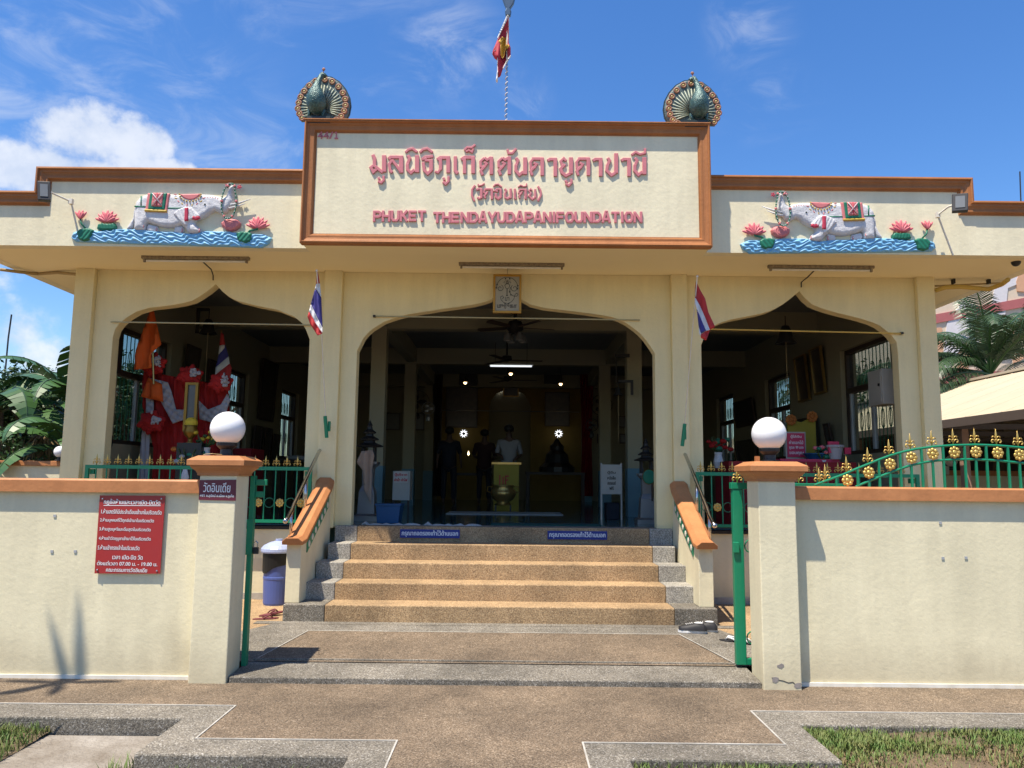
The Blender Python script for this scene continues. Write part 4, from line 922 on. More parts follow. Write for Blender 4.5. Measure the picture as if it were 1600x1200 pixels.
    # lotus flowers on pads
    def lotus(x, z, n, size, spread):
        q = W2(x, z)
        for layer in (0, 1):
            for k in range(n - layer):
                a = (-spread + 2 * spread * (k + .5 * layer) / max(1, n - 1)); ln = size * (1 - .22 * layer)
                c = (q[0] + math.sin(a) * ln * .55, Y - .03 - .012 * layer, q[1] + math.cos(a) * ln * .55)
                MB().ball(c, ln * .52, 10, 8, (.26, .22, 1), Matrix.Rotation(a, 3, 'Y')).build('lotus_petal', 'lotus_pink', root, smooth=True)
    lotus(557, 396, 7, .135, 1.25); lotus(1340, 420, 7, .135, 1.25); lotus(418, 382, 4, .105, .62)
    soft('lily_pad', [(506, 432), (510, 405), (535, 398), (560, 402), (595, 398), (606, 415), (606, 438), (540, 440)], .02, .04, 'relief_green', .005, lambda X, Z: .002 * np.sin(X * 180 + Z * 60))
    soft('lily_pad', [(408, 452), (425, 434), (470, 430), (494, 440), (484, 470), (478, 492), (446, 500), (420, 490)], .02, .03, 'relief_green', .03, lambda X, Z: .003 * np.sin(X * 120 - Z * 90))
    soft('lily_pad', [(1232, 446), (1260, 438), (1300, 442), (1315, 455), (1308, 490), (1285, 500), (1248, 494), (1236, 470)], .02, .03, 'relief_green', .03, lambda X, Z: .003 * np.sin(X * 120 - Z * 90))
    tubes('stem', [(450, 432), (425, 405), (418, 380)], .010, 'relief_green', .03); tubes('stem', [(1290, 446), (1300, 432), (1336, 425), (1340, 415)], .011, 'relief_green', .03)
relief('elephant_relief', 'painted relief of a white elephant with garland, facing right, on the left wing', P(893 * .3, 230 + 515 * .3, 8.42), 1)
relief('elephant_relief', 'painted relief of a white elephant with garland, facing left, on the right wing', P(1309.5, 230 + 536 * .3125 - 1, 8.42), -1, s=.3 / 138.0 * .975)

# ================================================================ peacock statues on the name panel
mat('peacock_body', (.02, .055, .05), .35, (.10, .20, .18), 55, 1.0, bump=.8, bscale=90, bdist=.01, metal=.25, spec=.6)
mat('peacock_dark', (.02, .035, .035), .45); mat('fan_grey', (.13, .18, .17), .5, (.05, .08, .08), 30, 1.0, bump=.5, bscale=70)
mat('fan_ridge', (.50, .50, .34), .5, (.14, .24, .24), 60, 1.0); mat('eye_rust', (.30, .11, .075), .5, (.3, .2, .1), 40, .8); mat('eye_gold', (.50, .38, .14), .45)
mat('stone_grey', (.35, .33, .33), .8)
def peacock(cx, cz, mirror, lab, wide=1.0):
    u = 1.07 / 8 / 137.0; wide /= 1.05; Y = 8.26
    root = thing('peacock_statue', lab, 'statue', (cx, Y, cz), 'peacock statues on the name panel')
    def q(x, z): return (cx + mirror * (x - 655) * u * wide, cz + (820 - z) * u)
    fan = [(328, 600), (335, 520), (370, 430), (440, 340), (530, 268), (640, 238), (740, 250), (840, 308), (920, 400), (970, 500), (986, 600), (972, 700), (930, 780), (870, 812), (790, 808), (735, 775), (655, 770), (500, 788), (400, 792), (350, 722)]
    fl_ = [((x - 655) * u * wide, (820 - z) * u) for x, z in fan]
    inflate(fl_, .02, .03, .012, (cx, cz), Y + .05, mirror).build('tail_fan', 'fan_grey', root, smooth=True)
    MB().prism([(cx + mirror * x * 1.03, cz + .005 + z * 1.02) for x, z in fl_], Y + .056, Y + .085).build('fan_back', 'peacock_dark', root)
    c0 = (650, 660)
    eyes = [(560, 312), (485, 370), (425, 438), (385, 510), (364, 582), (356, 652), (378, 715), (412, 765), (672, 292), (762, 315), (842, 380), (898, 455), (930, 530), (936, 605), (922, 675), (890, 740), (832, 785)]
    for (x, z) in eyes:
        a = q(x, z); t = [(a[0] + .028 * math.cos(k * math.pi / 5), Y + .018, a[1] + .028 * math.sin(k * math.pi / 5)) for k in range(11)]
        e = MB().tube(t, .011, 6, cap=False).build('fan_eye', 'eye_rust', root, smooth=True)
        MB().ball((a[0], Y + .018, a[1]), .017, 10, 6, (1, .6, 1)).build('eye_centre', 'eye_gold', e, smooth=True)
    n = 26
    for k in range(n):
        a = math.pi * (-.12 + 1.24 * k / (n - 1)); r0, r1 = 60, 262
        p0 = q(c0[0] + r0 * math.cos(a), c0[1] - r0 * math.sin(a)); p1 = q(c0[0] + r1 * math.cos(a) * (1.0 if math.cos(a) > 0 else .98), c0[1] - (r1 + 40 * max(0, math.sin(a))) * math.sin(a))
        MB().tube([(p0[0], Y + .015, p0[1]), ((p0[0] + p1[0]) / 2, Y + .010, (p0[1] + p1[1]) / 2), (p1[0], Y + .02, p1[1])], [.004, .0095, .006], 6).build('feather', 'fan_ridge', root, smooth=True)
    b = [(620, 770, .02), (615, 735, .062), (612, 660, .092), (610, 580, .090), (606, 510, .066), (608, 440, .044), (620, 370, .032), (638, 310, .028), (660, 275, .034), (690, 280, .022), (722, 292, .006)]
    MB().tube([(q(x, z)[0], Y - .05 - .07 * (1 - abs(z - 560) / 300), q(x, z)[1]) for x, z, r in b], [r * (1.18 if z > 480 else 1.05) for _, z, r in b], 14).build('body', 'peacock_body', root, smooth=True)
    for s_, dx in ((-1, -88), (1, 82)):
        a = q(612 + dx, 600); MB().ball((a[0], Y - .06, a[1]), .11, 12, 10, (.24, .5, 1.0)).build('wing', 'peacock_dark', root, smooth=True)
    a = q(672, 262); b_ = q(676, 215); MB().tube([(a[0], Y - .07, a[1]), (b_[0], Y - .07, b_[1])], .005, 6).ball((b_[0], Y - .07, b_[1]), .020, 8, 6, (1, .5, 1)).build('crest', 'eye_rust', root)
    for dx in (-95, 65):
        a = q(622 + dx, 700); b_ = q(610 + dx, 800)
        m_ = MB().tube([(a[0], Y - .05, a[1]), (b_[0], Y - .06, b_[1])], [.03, .012], 8)
        for t in (-.05, 0, .05): m_.tube([(b_[0], Y - .06, b_[1]), (b_[0] + t, Y - .12, cz + .008)], [.012, .006], 6)
        m_.build('leg', 'peacock_body', root, smooth=True)
    a = q(600, 795); MB().ball((a[0], Y - .05, cz + .012), .035, 10, 6, (1.3, 1, .6)).build('stone', 'stone_grey', root, smooth=True)
    MB().box(cx - .13, cx + .13, Y - .13, Y + .07, cz - .073, cz + .006).build('base', 'peacock_dark', root)
zt = 5.572
peacock(P(504, 146, 8.26).x, zt, 1, 'peacock statue with fanned tail and head turned right, at the name panel left end')
peacock(P(1083, 150, 8.26).x, zt, -1, 'peacock statue with fanned tail and head turned left, at the name panel right end', 1.05)

# ================================================================ flags
mat('flag_red', (.50, .035, .035), .7); mat('flag_white', (.72, .72, .72), .7); mat('flag_blue', (.05, .045, .22), .7); mat('flag_gold', (.62, .36, .04), .6)
mat('flag_crimson', (.42, .03, .05), .7)
def cloth(name, px, Y, m, parent, wave=None, thick=.006, res=.012):
    pts = [(P(x, y, Y).x, P(x, y, Y).z) for x, y in px]
    cx = sum(p[0] for p in pts) / len(pts); cz = sum(p[1] for p in pts) / len(pts)
    o = inflate([(x - cx, z - cz) for x, z in pts], .02, thick, res, (cx, cz), Y, 1, (lambda X, Z: wave(X + cx, Z + cz)) if wave else None)
    return o.build(name, m, parent, smooth=True)
def crop(ox, oy, s, pts): return [(ox + x * s, oy + y * s) for x, y in pts]
# roof flag
rf = thing('roof_flag', 'red pennant with gold emblem and white edges on the roof flagpole', 'flag', P(790, 60, 9.0))
K = (740, 0, 1 / 6.316)
wv = lambda X, Z: .05 * np.sin(X * 26 + Z * 3) + .02 * np.sin(X * 60 - Z * 9)
fc = cloth('cloth', crop(*K, [(326, 165), (345, 170), (345, 420), (366, 470), (366, 548), (300, 640), (285, 690), (268, 745), (250, 765), (240, 765), (236, 600), (205, 575), (182, 530), (190, 500), (240, 380)]), 9.0, 'flag_crimson', rf, wv, .01)
for pts in ([(340, 145), (345, 165), (240, 385), (232, 375), (322, 165)], [(232, 500), (240, 505), (245, 560), (240, 800), (232, 822), (218, 800), (232, 700)], [(182, 522), (205, 500), (240, 505), (240, 518), (208, 514), (186, 532)], [(366, 545), (368, 560), (292, 682), (286, 675), (320, 600), (350, 560)]):
    cloth('hem', crop(*K, pts), 8.985, 'flag_white', rf, wv, .008)
for pts in ([(285, 360), (295, 375), (265, 440), (245, 405)], [(320, 440), (345, 440), (358, 455), (330, 480), (312, 470)], [(262, 455), (300, 360), (318, 380), (318, 470), (300, 560), (285, 580), (262, 535)]):
    cloth('emblem', crop(*K, pts), 8.98, 'flag_gold', rf, wv, .006)
a, b = P(793.9, 26, 9.03), P(790.5, 188, 9.03); fp = thing('roof_flagpole', 'thin twisted flagpole with a grey leaf shaped spear tip on the roof', 'flagpole', (b.x, 9.03, 4.62))
MB().tube([(b.x, 9.03, 4.62), (b.x, 9.03, b.z), (b.x + (a.x - b.x) * .55, 9.03, a.z - 1.0 * (a.z - b.z) * .42)], .012, 8).build('pole', 'steel', fp)
m_ = MB(); zz = np.linspace(b.z - .2, b.z + (a.z - b.z) * .58, 160)
m_.tube([(b.x + .55 * (a.x - b.x) * max(0, (z - b.z) / (a.z - b.z)) + .014 * math.cos(z * 90), 9.03 + .014 * math.sin(z * 90), z) for z in zz], .006, 5); m_.build('rope', 'flag_white', fp, smooth=True)
MB().tube([(b.x + (a.x - b.x) * .55, 9.03, a.z - (a.z - b.z) * .42), (a.x, 9.03, a.z)], .017, 10).build('upper_pole', 'white_trim', fp)
mat('spear_grey', (.10, .15, .20), .35, metal=.5)
sp = [(a.x - .03, a.z), (a.x + .03, a.z), (a.x + .04, a.z + .06), (a.x + .025, a.z + .10), (a.x + .07, a.z + .17), (a.x + .09, a.z + .26), (a.x + .07, a.z + .4), (a.x, a.z + .62), (a.x - .08, a.z + .4), (a.x - .085, a.z + .26), (a.x - .05, a.z + .16), (a.x - .025, a.z + .10), (a.x - .04, a.z + .06)]
MB().prism(sp, 9.0, 9.06).build('spear_tip', 'spear_grey', fp, bevel=.012)
# two national flags leaning out from the columns
def nat_flag(lab, bands, pole, holder, Yp):
    t = thing('national_flag', lab, 'flag', Vector(holder[0]), 'Thai flags in holders on the columns')
    MB().tube(pole, .006, 6).build('pole', 'white_trim', t)
    MB().ball(pole[-1], .014, 8, 6).build('pole_tip', 'white_trim', t)
    MB().tube([holder[0], holder[1]], .022, 10).build('holder', 'green_paint', t)
    c = (Vector(holder[0]) * .7 + Vector(holder[1]) * .3) + Vector((.028, .02, -.0)); MB().tube([c, c + Vector((0, .0, .12))], .018, 8).build('holder_clip', 'green_paint', t)
    for m, pts in bands:
        cloth({'flag_red': 'red_stripe', 'flag_white': 'white_stripe', 'flag_blue': 'blue_stripe'}[m], pts, Yp, m, t, lambda X, Z: .02 * np.sin(X * 45 + Z * 12) + .008 * np.sin(X * 110), .005, .009)
K = (460, 420, .2334)
nat_flag('Thai flag on a leaning pole at the column left of the stairs',
  [('flag_red', crop(*K, [(150, 25), (158, 22), (170, 98), (146, 100)])), ('flag_white', crop(*K, [(147, 98), (170, 98), (180, 190), (148, 142), (136, 140)])), ('flag_blue', crop(*K, [(136, 142), (148, 142), (180, 192), (188, 395), (150, 320), (110, 235)])),
   ('flag_white', crop(*K, [(110, 235), (150, 320), (188, 395), (188, 432), (140, 360), (98, 285)])), ('flag_red', crop(*K, [(98, 285), (140, 360), (188, 432), (155, 447), (105, 370), (87, 320)]))],
  [P(509, 655, 9.20), P(503, 530, 8.7), P(495, 423, 8.33)], (P(510.5, 684, 9.22), P(508, 650, 9.19)), 8.42)
K = (780, 420, .2334)
nat_flag('Thai flag on a leaning pole at the column right of the stairs',
  [('flag_red', crop(*K, [(1318, 82), (1345, 140), (1380, 200), (1400, 290), (1440, 375), (1445, 392), (1410, 408), (1380, 330), (1345, 250), (1310, 190), (1312, 120)])), ('flag_white', crop(*K, [(1312, 190), (1345, 250), (1380, 330), (1410, 408), (1385, 415), (1345, 320), (1320, 262), (1312, 230)])),
   ('flag_blue', crop(*K, [(1322, 265), (1345, 320), (1385, 415), (1350, 435), (1335, 380)])), ('flag_white', crop(*K, [(1335, 385), (1352, 435), (1348, 455), (1338, 430)])), ('flag_red', crop(*K, [(1350, 437), (1385, 416), (1412, 410), (1385, 480), (1350, 462)]))],
  [P(1069.5, 665, 9.20), P(1080, 540, 8.7), P(1089.5, 432, 8.33)], (P(1066, 697, 9.22), P(1070, 662, 9.19)), 8.42)

# ================================================================ fittings on the eaves
mat('lamp_glass_grey', (.16, .17, .17), .25, spec=.6)
for (cx, cy, tilt, w, h, base, elbow, lab, s) in ((69, 299, -6, 16, 31, (111, 364), (111, 315), 'black floodlight on a bent pole in front of the left parapet', 1), (1500, 317, 4, 20, 29, (1489, 399), (1465, 336), 'black floodlight on a bent pole in front of the right parapet', -1)):
    c = P(cx, cy, 8.05); t = thing('floodlight', lab, 'floodlight', c, 'floodlights on bent poles')
    wu = w / 132; hu = h / 136
    rot = Matrix.Rotation(R(26 * s), 3, 'Z') @ Matrix.Rotation(R(tilt), 3, 'Y') @ Matrix.Rotation(R(-12), 3, 'X')
    def rb(x0, x1, y0, y1, z0, z1):
        mb = MB().box(x0, x1, y0, y1, z0, z1); mb.v = [tuple(c + rot @ Vector(v)) for v in mb.v]; return mb
    rb(-wu / 2, wu / 2, -.02, .035, -hu / 2, hu / 2).build('housing', 'black_plastic', t, bevel=.006)
    rb(-wu * .30, wu * .30, -.026, -.0205, -hu * .33, hu * .33).build('lamp_glass', 'lamp_glass_grey', t)
    for k in range(5): rb(-wu * .4 + k * wu * .2 - .003, -wu * .4 + k * wu * .2 + .003, .036, .06, -hu * .4, hu * .4).build('cooling_fin', 'black_plastic', t)
    e = P(*elbow, 8.28); b0 = P(*base, 8.40)
    if s > 0: MB().tube([c + Vector((.03, .06, 0)), P(80, 301, 8.16), e, P(base[0] + 11, base[1], 8.40)], .011, 8).build('arm', 'white_trim', t)
    else: MB().tube([c + Vector((-.02, .06, 0)), P(1482, 323, 8.16), e, b0], .011, 8).build('arm', 'white_trim', t)
    q = e; MB().box(q.x - .02, q.x + .02, q.y - .02, q.y + .02, q.z - .03, q.z + .03).build('joint', 'white_trim', t)
# batten lights under the eave
mat('batten', (.33, .27, .17), .6, (.12, .08, .05), 30, 1.0)
for (x0, x1, y, lab) in ((222, 389, 404, 'rusty batten light under the eave left of the name panel'), (717, 882, 414, 'rusty batten light under the eave beneath the name panel'), (1200, 1366, 418, 'rusty batten light under the eave right of the name panel')):
    a = G(x0, y, 4.12); b = G(x1, y + 1.2, 4.12); yy = a.y; t = thing('batten_light', lab, 'light', ((a.x + b.x) / 2, yy, 4.15), 'batten lights under the eave')
    MB().box(a.x, b.x, yy - .03, yy + .03, 4.115, 4.1495).build('housing', 'batten', t, bevel=.004)
    MB().tube([(a.x + .05, yy - .0, 4.095), (b.x - .05, yy, 4.095)], .012, 8).build('tube', 'white_trim', t)
    for xx in (a.x + .03, b.x - .03): MB().box(xx - .012, xx + .012, yy - .014, yy + .014, 4.078, 4.1145).build('end_holder', 'batten', t)
for (p0, p1, p2, lab) in (((317, 409, 8.9), (330, 421, 9.1), (333, 430, 9.38), 'short loose wire above the left arch point'), ((1273, 422, 8.9), (1262, 433, 9.1), (1252, 441, 9.38), 'short loose wire above the right arch point')):
    o = MB().tube([P(*p0), P(*p1), P(*p2), P(p2[0], p2[1] + 8, 9.40)], .008, 6).build('loose_wire', 'dark_metal'); tag(o, lab, 'wire')
# conduits from the columns out along the soffit
o = MB().tube([G(0, 421, 4.10), G(30, 425, 4.10), P(60, 428, 9.6), P(90, 426, 9.5), (-5.44, 9.45, 4.09)], .02, 8).build('eave_conduit', 'cable_tan'); tag(o, 'tan conduit running under the left eave to the corner column', 'conduit')
o = MB().tube([P(1461, 454, 9.45), P(1478, 449, 9.42), P(1500, 448, 9.4), P(1545, 452, 9.35), P(1566, 444, 9.2), P(1575, 437, 9.0)], .028, 8).build('eave_conduit', 'pvc_yellow', smooth=True); tag(o, 'thick yellow conduit under the right eave beside the corner column', 'conduit')
o = MB().tube([P(1461, 447, 9.5), P(1570, 442, 9.5)], .012, 8).build('eave_pipe', 'cable_tan'); tag(o, 'thin straight pipe above the yellow conduit under the right eave', 'pipe')
for x in (1490, 1545): MB().box(P(x, 447, 9.45).x - .012, P(x, 447, 9.45).x + .012, 9.42, 9.48, 4.09, 4.15).build('bracket', 'dark_metal', o)
c = P(1588, 411, 8.7); t = thing('security_camera', 'small grey dome security camera under the right eave edge', 'camera', c)
MB().lathe([(.05, .10), (.055, .04), (.06, .02)], c, 14).build('mount', 'grey_frame', t); MB().ball((c.x - .03, c.y - .04, c.z), .052, 14, 10).build('dome', 'black_plastic', t, smooth=True); MB().tube([(c.x - .01, c.y, c.z + .05), (c.x + .3, c.y, c.z + .06)], .012, 6).build('cable', 'grey_frame', t)

# hanging framed panel with kolam drawing
mat('panel_grey', (.36, .33, .25), .6); mat('frame_gold', (.42, .22, .03), .4, metal=.3); mat('line_dark', (.05, .045, .035), .6)
Yk = 9.16; a, b = P(770, 489, Yk), P(815, 429, Yk)
hp = thing('hanging_panel', 'gold framed grey panel with curling line drawing and Tamil lettering, hung at the arch point', 'picture', ((a.x + b.x) / 2, Yk, a.z))
MB().box(a.x + .02, b.x - .02, Yk + .002, Yk + .02, a.z + .02, b.z - .02).build('panel', 'panel_grey', hp)
for (x0, x1, z0, z1) in ((a.x, b.x, a.z, a.z + .028), (a.x, b.x, b.z - .028, b.z), (a.x, a.x + .028, a.z + .0285, b.z - .0285), (b.x - .028, b.x, a.z + .0285, b.z - .0285)):
    MB().box(x0, x1, Yk - .012, Yk + .022, z0, z1).build('frame', 'frame_gold', hp, bevel=.004)
sx, sz = (b.x - a.x) / 610, (b.z - a.z) / 850
def k2(pts, w=.005): 
    mb = MB(); mb.ribbon([(a.x + (x - 220) * sx, b.z - (y - 190) * sz) for x, y in pts], w, Yk - .002, Yk + .002); return mb.build('drawn_line', 'line_dark', hp)
def spiral(cx, cy, r0, r1, a0, a1, n=22): return [(cx + (r0 + (r1 - r0) * i / n) * math.cos(a0 + (a1 - a0) * i / n), cy + (r0 + (r1 - r0) * i / n) * math.sin(a0 + (a1 - a0) * i / n)) for i in range(n + 1)]
k2(spiral(525, 480, 230, 225, math.pi, 2 * math.pi)); k2(spiral(370, 495, 20, 75, 0, -2 * math.pi - 1.2)); k2(spiral(680, 495, 25, 80, math.pi, 3 * math.pi + 1.0))
k2([(595, 470), (575, 560), (600, 630), (660, 665), (730, 670), (760, 625), (725, 600), (690, 640), (670, 720), (620, 790), (540, 830), (450, 810), (395, 750), (380, 690), (420, 660), (450, 700), (420, 735)])
k2([(520, 505), (520, 650)], .008); k2([(520, 320), (495, 385), (550, 385), (520, 320)]); k2([(470, 430), (490, 490), (520, 510), (555, 490), (580, 430), (545, 400), (500, 400), (470, 430)])
for aa in range(7): t_ = math.pi + math.pi * (aa + .5) / 7; k2([(522 + 50 * math.cos(t_), 385 + 45 * math.sin(t_)), (522 + 90 * math.cos(t_), 385 + 75 * math.sin(t_))], .003)
k2([(485, 690), (485, 765), (520, 765), (520, 700), (565, 700), (565, 770)])
for x, y in ((485, 285), (575, 285), (305, 415), (290, 490), (750, 435), (745, 505), (578, 575), (605, 640), (480, 830), (560, 830), (520, 655)):
    MB().ball((a.x + (x - 220) * sx, Yk - .002, b.z - (y - 190) * sz), .009, 8, 5, (1, .4, 1)).build('drawn_dot', 'line_dark', hp)
text_mesh('முருகா', 'lettering', 'line_dark', hp, ((a.x + b.x) / 2, Yk - .001, a.z + .078), width=.235, height=.055, bold=.001)
MB().tube([((a.x + b.x) / 2, Yk, b.z), ((a.x + b.x) / 2, Yk, 4.15)], .002, 5).build('wire', 'dark_metal', hp)
# rods across the arches
for p0, p1, lab, m in (((173, 503), (497, 508), 'thin pale curtain rod across the left arch', 'rail_wood'), ((585, 494), (1000, 500), 'thin pale curtain rod across the middle arch', 'rail_wood'), ((1098, 514), (1412, 521), 'thin yellow curtain rod across the right arch', 'pvc_yellow')):
    a_, b_ = P(*p0, 9.39), P(*p1, 9.39); o = MB().tube([a_, b_], .009, 8).build('curtain_rod', m); tag(o, lab, 'rod', 'curtain rods across the arches')
for x, y in ((1409, 520.5), (585, 494)):
    q = P(x, y, 9.39); MB().box(q.x - .015, q.x + .015, 9.37, 9.42, q.z - .012, q.z + .012).build('rod_hook', 'dark_metal', bpy.data.objects['curtain_rod.002' if x > 1000 else 'curtain_rod.001'])

# ================================================================ things standing in the yard
mat('bin_blue', (.07, .11, .34), .4, (.06, .09, .28), 6, .5, spec=.5); mat('bin_lid', (.36, .42, .62), .4); mat('bag_black', (.012, .012, .012), .5, spec=.3)
c = G(424, 947, .14); bn = thing('rubbish_bin', 'round blue rubbish bin with pale lid and black liner beside the stairs', 'bin', (c.x, c.y + .15, .14)); bc = (c.x + .01, c.y + .15, .14)
MB().lathe([(.145, 0), (.15, .02), (.158, .28), (.162, .29), (.162, .31), (.158, .32), (.165, .60), (.0, .60)], bc, 28).build('drum', 'bin_blue', bn, smooth=False)
bgm = MB(); n = 28; vs = []
for r_, z_ in ((.172, .60), (.175, .55), (.172, .46)):
    for j in range(n):
        A = 2 * math.pi * j / n; zz = z_ - (.10 * max(0, math.cos(A + 2.6)) + .012 * math.sin(A * 5) if z_ < .5 else 0); vs.append((bc[0] + r_ * math.cos(A), bc[1] + r_ * math.sin(A), bc[2] + zz))
bgm.add(vs, [(i * n + j, i * n + (j + 1) % n, (i + 1) * n + (j + 1) % n, (i + 1) * n + j) for i in range(2) for j in range(n)]).build('liner', 'bag_black', bn)
MB().lathe([(.195, .585), (.20, .60), (.198, .63), (.17, .665), (.10, .70), (.04, .715), (.04, .735), (.0, .737)], bc, 28).build('lid', 'bin_lid', bn, smooth=False)

mat('rubber_maroon', (.16, .04, .045), .6); mat('shoe_black', (.02, .02, .022), .6); mat('shoe_white', (.7, .7, .68), .6)
def sole(w, l, h, off=(0, 0, 0), narrow=.72):
    pts = []
    for k in range(20):
        a = 2 * math.pi * k / 20; y = math.cos(a) * l / 2; x = math.sin(a) * w / 2 * (1 if y > 0 else narrow) * (1 - .12 * math.exp(-((y + .02) / .05) ** 2)); pts.append((x, y))
    return MB().prism(pts, 0, h, 'z')
def place(mb, c, rz, rx=0):
    M = Matrix.Translation(c) @ Matrix.Rotation(rz, 4, 'Z') @ Matrix.Rotation(rx, 4, 'X'); mb.v = [tuple(M @ Vector(v)) for v in mb.v]; return mb
def flipflop(c, rz, lab, grp, ms='rubber_maroon', mt='rubber_maroon', rx=0, ms2=None):
    t = thing('flip_flop', lab, 'sandal', c, grp)
    place(sole(.10, .26, .016), c, rz, rx).build('sole', ms, t, bevel=.003)
    m_ = MB()
    for s in (-1, 1): m_.tube([(0, .07, .016), (s * .025, .045, .045), (s * .042, 0, .035), (s * .042, -.03, .014)], [.006, .008, .009, .006], 6)
    place(m_, c, rz, rx).build('strap', mt, t, smooth=True)
c = G(415, 968, .135); flipflop(c, R(-68), 'maroon flip-flop lying flat beside the grey step end', 'maroon flip-flops')
c = G(424, 962, .14); c.z += .012; flipflop(c, R(-60), 'maroon flip-flop resting tilted on its pair near the bin', 'maroon flip-flops', rx=R(7))
def sneaker(c, rz, lab):
    t = thing('sneaker', lab, 'shoe', c, 'black sneakers')
    place(sole(.10, .28, .028), c, rz).build('sole', 'shoe_white', t, bevel=.006)
    mb = MB(); prof = [(-.135, .03, .036), (-.10, .075, .038), (-.05, .07, .040), (0, .062, .043), (.05, .05, .046), (.10, .04, .040), (.132, .03, .020)]
    vs = []
    for (y, h, w) in prof:
        for k in range(9): a = math.pi * k / 8; vs.append((math.cos(a) * w, y, .028 + math.sin(a) * h))
    fs = [(i * 9 + k, i * 9 + k + 1, (i + 1) * 9 + k + 1, (i + 1) * 9 + k) for i in range(len(prof) - 1) for k in range(8)] + [tuple(range(9)), tuple(range(54, 63))]
    mb.add(vs, fs); place(mb, c, rz).build('upper', 'shoe_black', t, smooth=True)
    m2 = MB().ball((0, -.06, .098), .03, 10, 6, (.85, 1.5, .3)); place(m2, c, rz).build('opening', 'shoe_white', t)
    m3 = MB()
    for k in range(4): m3.tube([(-.022, .0 + .018 * k, .094 - .004 * k), (.022, .008 + .018 * k, .094 - .004 * k)], .003, 5)
    place(m3, c, rz).build('laces', 'shoe_white', t)
sneaker(G(1082, 989, .13), R(78), 'black sneaker with white sole by the stair foot, the nearer of the pair'); sneaker(G(1099, 987, .13), R(74), 'black sneaker with white sole by the stair foot, touching the grey border edge')
c = G(1146, 1003, .11); flipflop(c, R(70), 'white and black slide left of the green gate stile', 'white slides', 'shoe_black', 'shoe_white')
c = G(1168, 1006, .11); flipflop(c, R(58), 'white and black slide partly hidden behind the green gate stile', 'white slides', 'shoe_black', 'shoe_white')

# ================================================================ inside the hall
FZ = 1.015
mat('cloth_red', (.36, .010, .008), .8, (.26, .006, .006), 6, .6); mat('cloth_white', (.36, .35, .37), .8); mat('cloth_orange', (.62, .10, .01), .75); mat('cloth_beige', (.45, .33, .25), .85)
mat('picture_dark', (.03, .025, .022), .35, (.07, .05, .035), 9, 1.0, spec=.6); mat('picture_grey', (.09, .08, .065), .35, (.06, .06, .06), 14, 1.0, spec=.6); mat('gold_frame', (.24, .13, .02), .35, metal=.6)
mat('brass', (.45, .30, .10), .3, (.30, .18, .05), 8, .8, metal=.8); mat('podium_yellow', (.34, .26, .02), .6); mat('pot_black', (.015, .015, .015), .4)
mat('crate_blue', (.005, .07, .18), .45); mat('notice_pink', (.55, .03, .09), .5); mat('poster_red', (.5, .02, .03), .5); mat('steel_dull', (.3, .3, .3), .4, metal=.8)
mat('bulb_on', (1, .8, .5), .4, emit=((1.0, .72, .38), 4.0)); mat('tube_on', (1, 1, 1), .4, emit=((.9, .95, 1.0), .7)); mat('led_on', (1, 1, 1), .4, emit=((.95, .97, 1.0), 2.2))
mat('skin', (.10, .055, .035), .6); mat('shirt_white', (.26, .26, .26), .8); mat('shirt_blue', (.01, .012, .02), .8); mat('shirt_red', (.03, .008, .008), .8); mat('trousers', (.02, .02, .025), .8); mat('hair_dark', (.01, .008, .007), .6)
mat('table_red', (.25, .01, .015), .7); mat('mat_white', (.36, .36, .34), .9); mat('mat_green', (.01, .07, .06), .9); mat('cabinet_grey', (.40, .38, .33), .6); mat('box_white', (.55, .55, .50), .5)
mat('flower_yellow', (.6, .42, .03), .7); mat('flower_orange', (.42, .13, .02), .7)

def frame_pic(lab, corners, Y, tk=.03, m='picture_dark', mf='dark_brown_wood', side=None, grp='framed pictures in the hall'):
    "picture as a flat framed board; side = x of the wall when it hangs on a side wall (corners then give y,z)"
    if side is None:
        a = P(corners[0], corners[3], Y); b = P(corners[2], corners[1], Y); x0, x1, z0, z1 = a.x, b.x, a.z, b.z
        t = thing('framed_picture', lab, 'picture', ((x0 + x1) / 2, Y, z0), grp)
        MB().box(x0 + tk, x1 - tk, Y - .02, Y, z0 + tk, z1 - tk).build('picture', m, t)
        for q in ((x0, x1, z0, z0 + tk), (x0, x1, z1 - tk, z1), (x0, x0 + tk, z0 + tk, z1 - tk), (x1 - tk, x1, z0 + tk, z1 - tk)): MB().box(q[0], q[1], Y - .035, Y, q[2], q[3]).build('frame', mf, t)
    else:
        y0, y1, z0, z1 = corners; s = .04 if side < 0 else -.04; tilt = .06 * (1 if side < 0 else -1)
        t = thing('framed_picture', lab, 'picture', (side, (y0 + y1) / 2, z0), grp)
        def bx(a0, a1, c0, c1, e):
            vs = []
            for (xx) in (0, e):
                for (y, z) in ((a0, c0), (a1, c0), (a1, c1), (a0, c1)): vs.append((side + (s * .2 + tilt * (z - z0) / (z1 - z0)) + xx, y, z))
            return MB().add(vs, [(0, 1, 2, 3), (4, 5, 6, 7), (0, 1, 5, 4), (1, 2, 6, 5), (2, 3, 7, 6), (3, 0, 4, 7)])
        bx(y0 + tk, y1 - tk, z0 + tk, z1 - tk, s * .5).build('picture', m, t)
        for q in ((y0, y1, z0, z0 + tk), (y0, y1, z1 - tk, z1), (y0, y0 + tk, z0 + tk, z1 - tk), (y1 - tk, y1, z0 + tk, z1 - tk)): bx(*q, s).build('frame', mf, t)
    return t
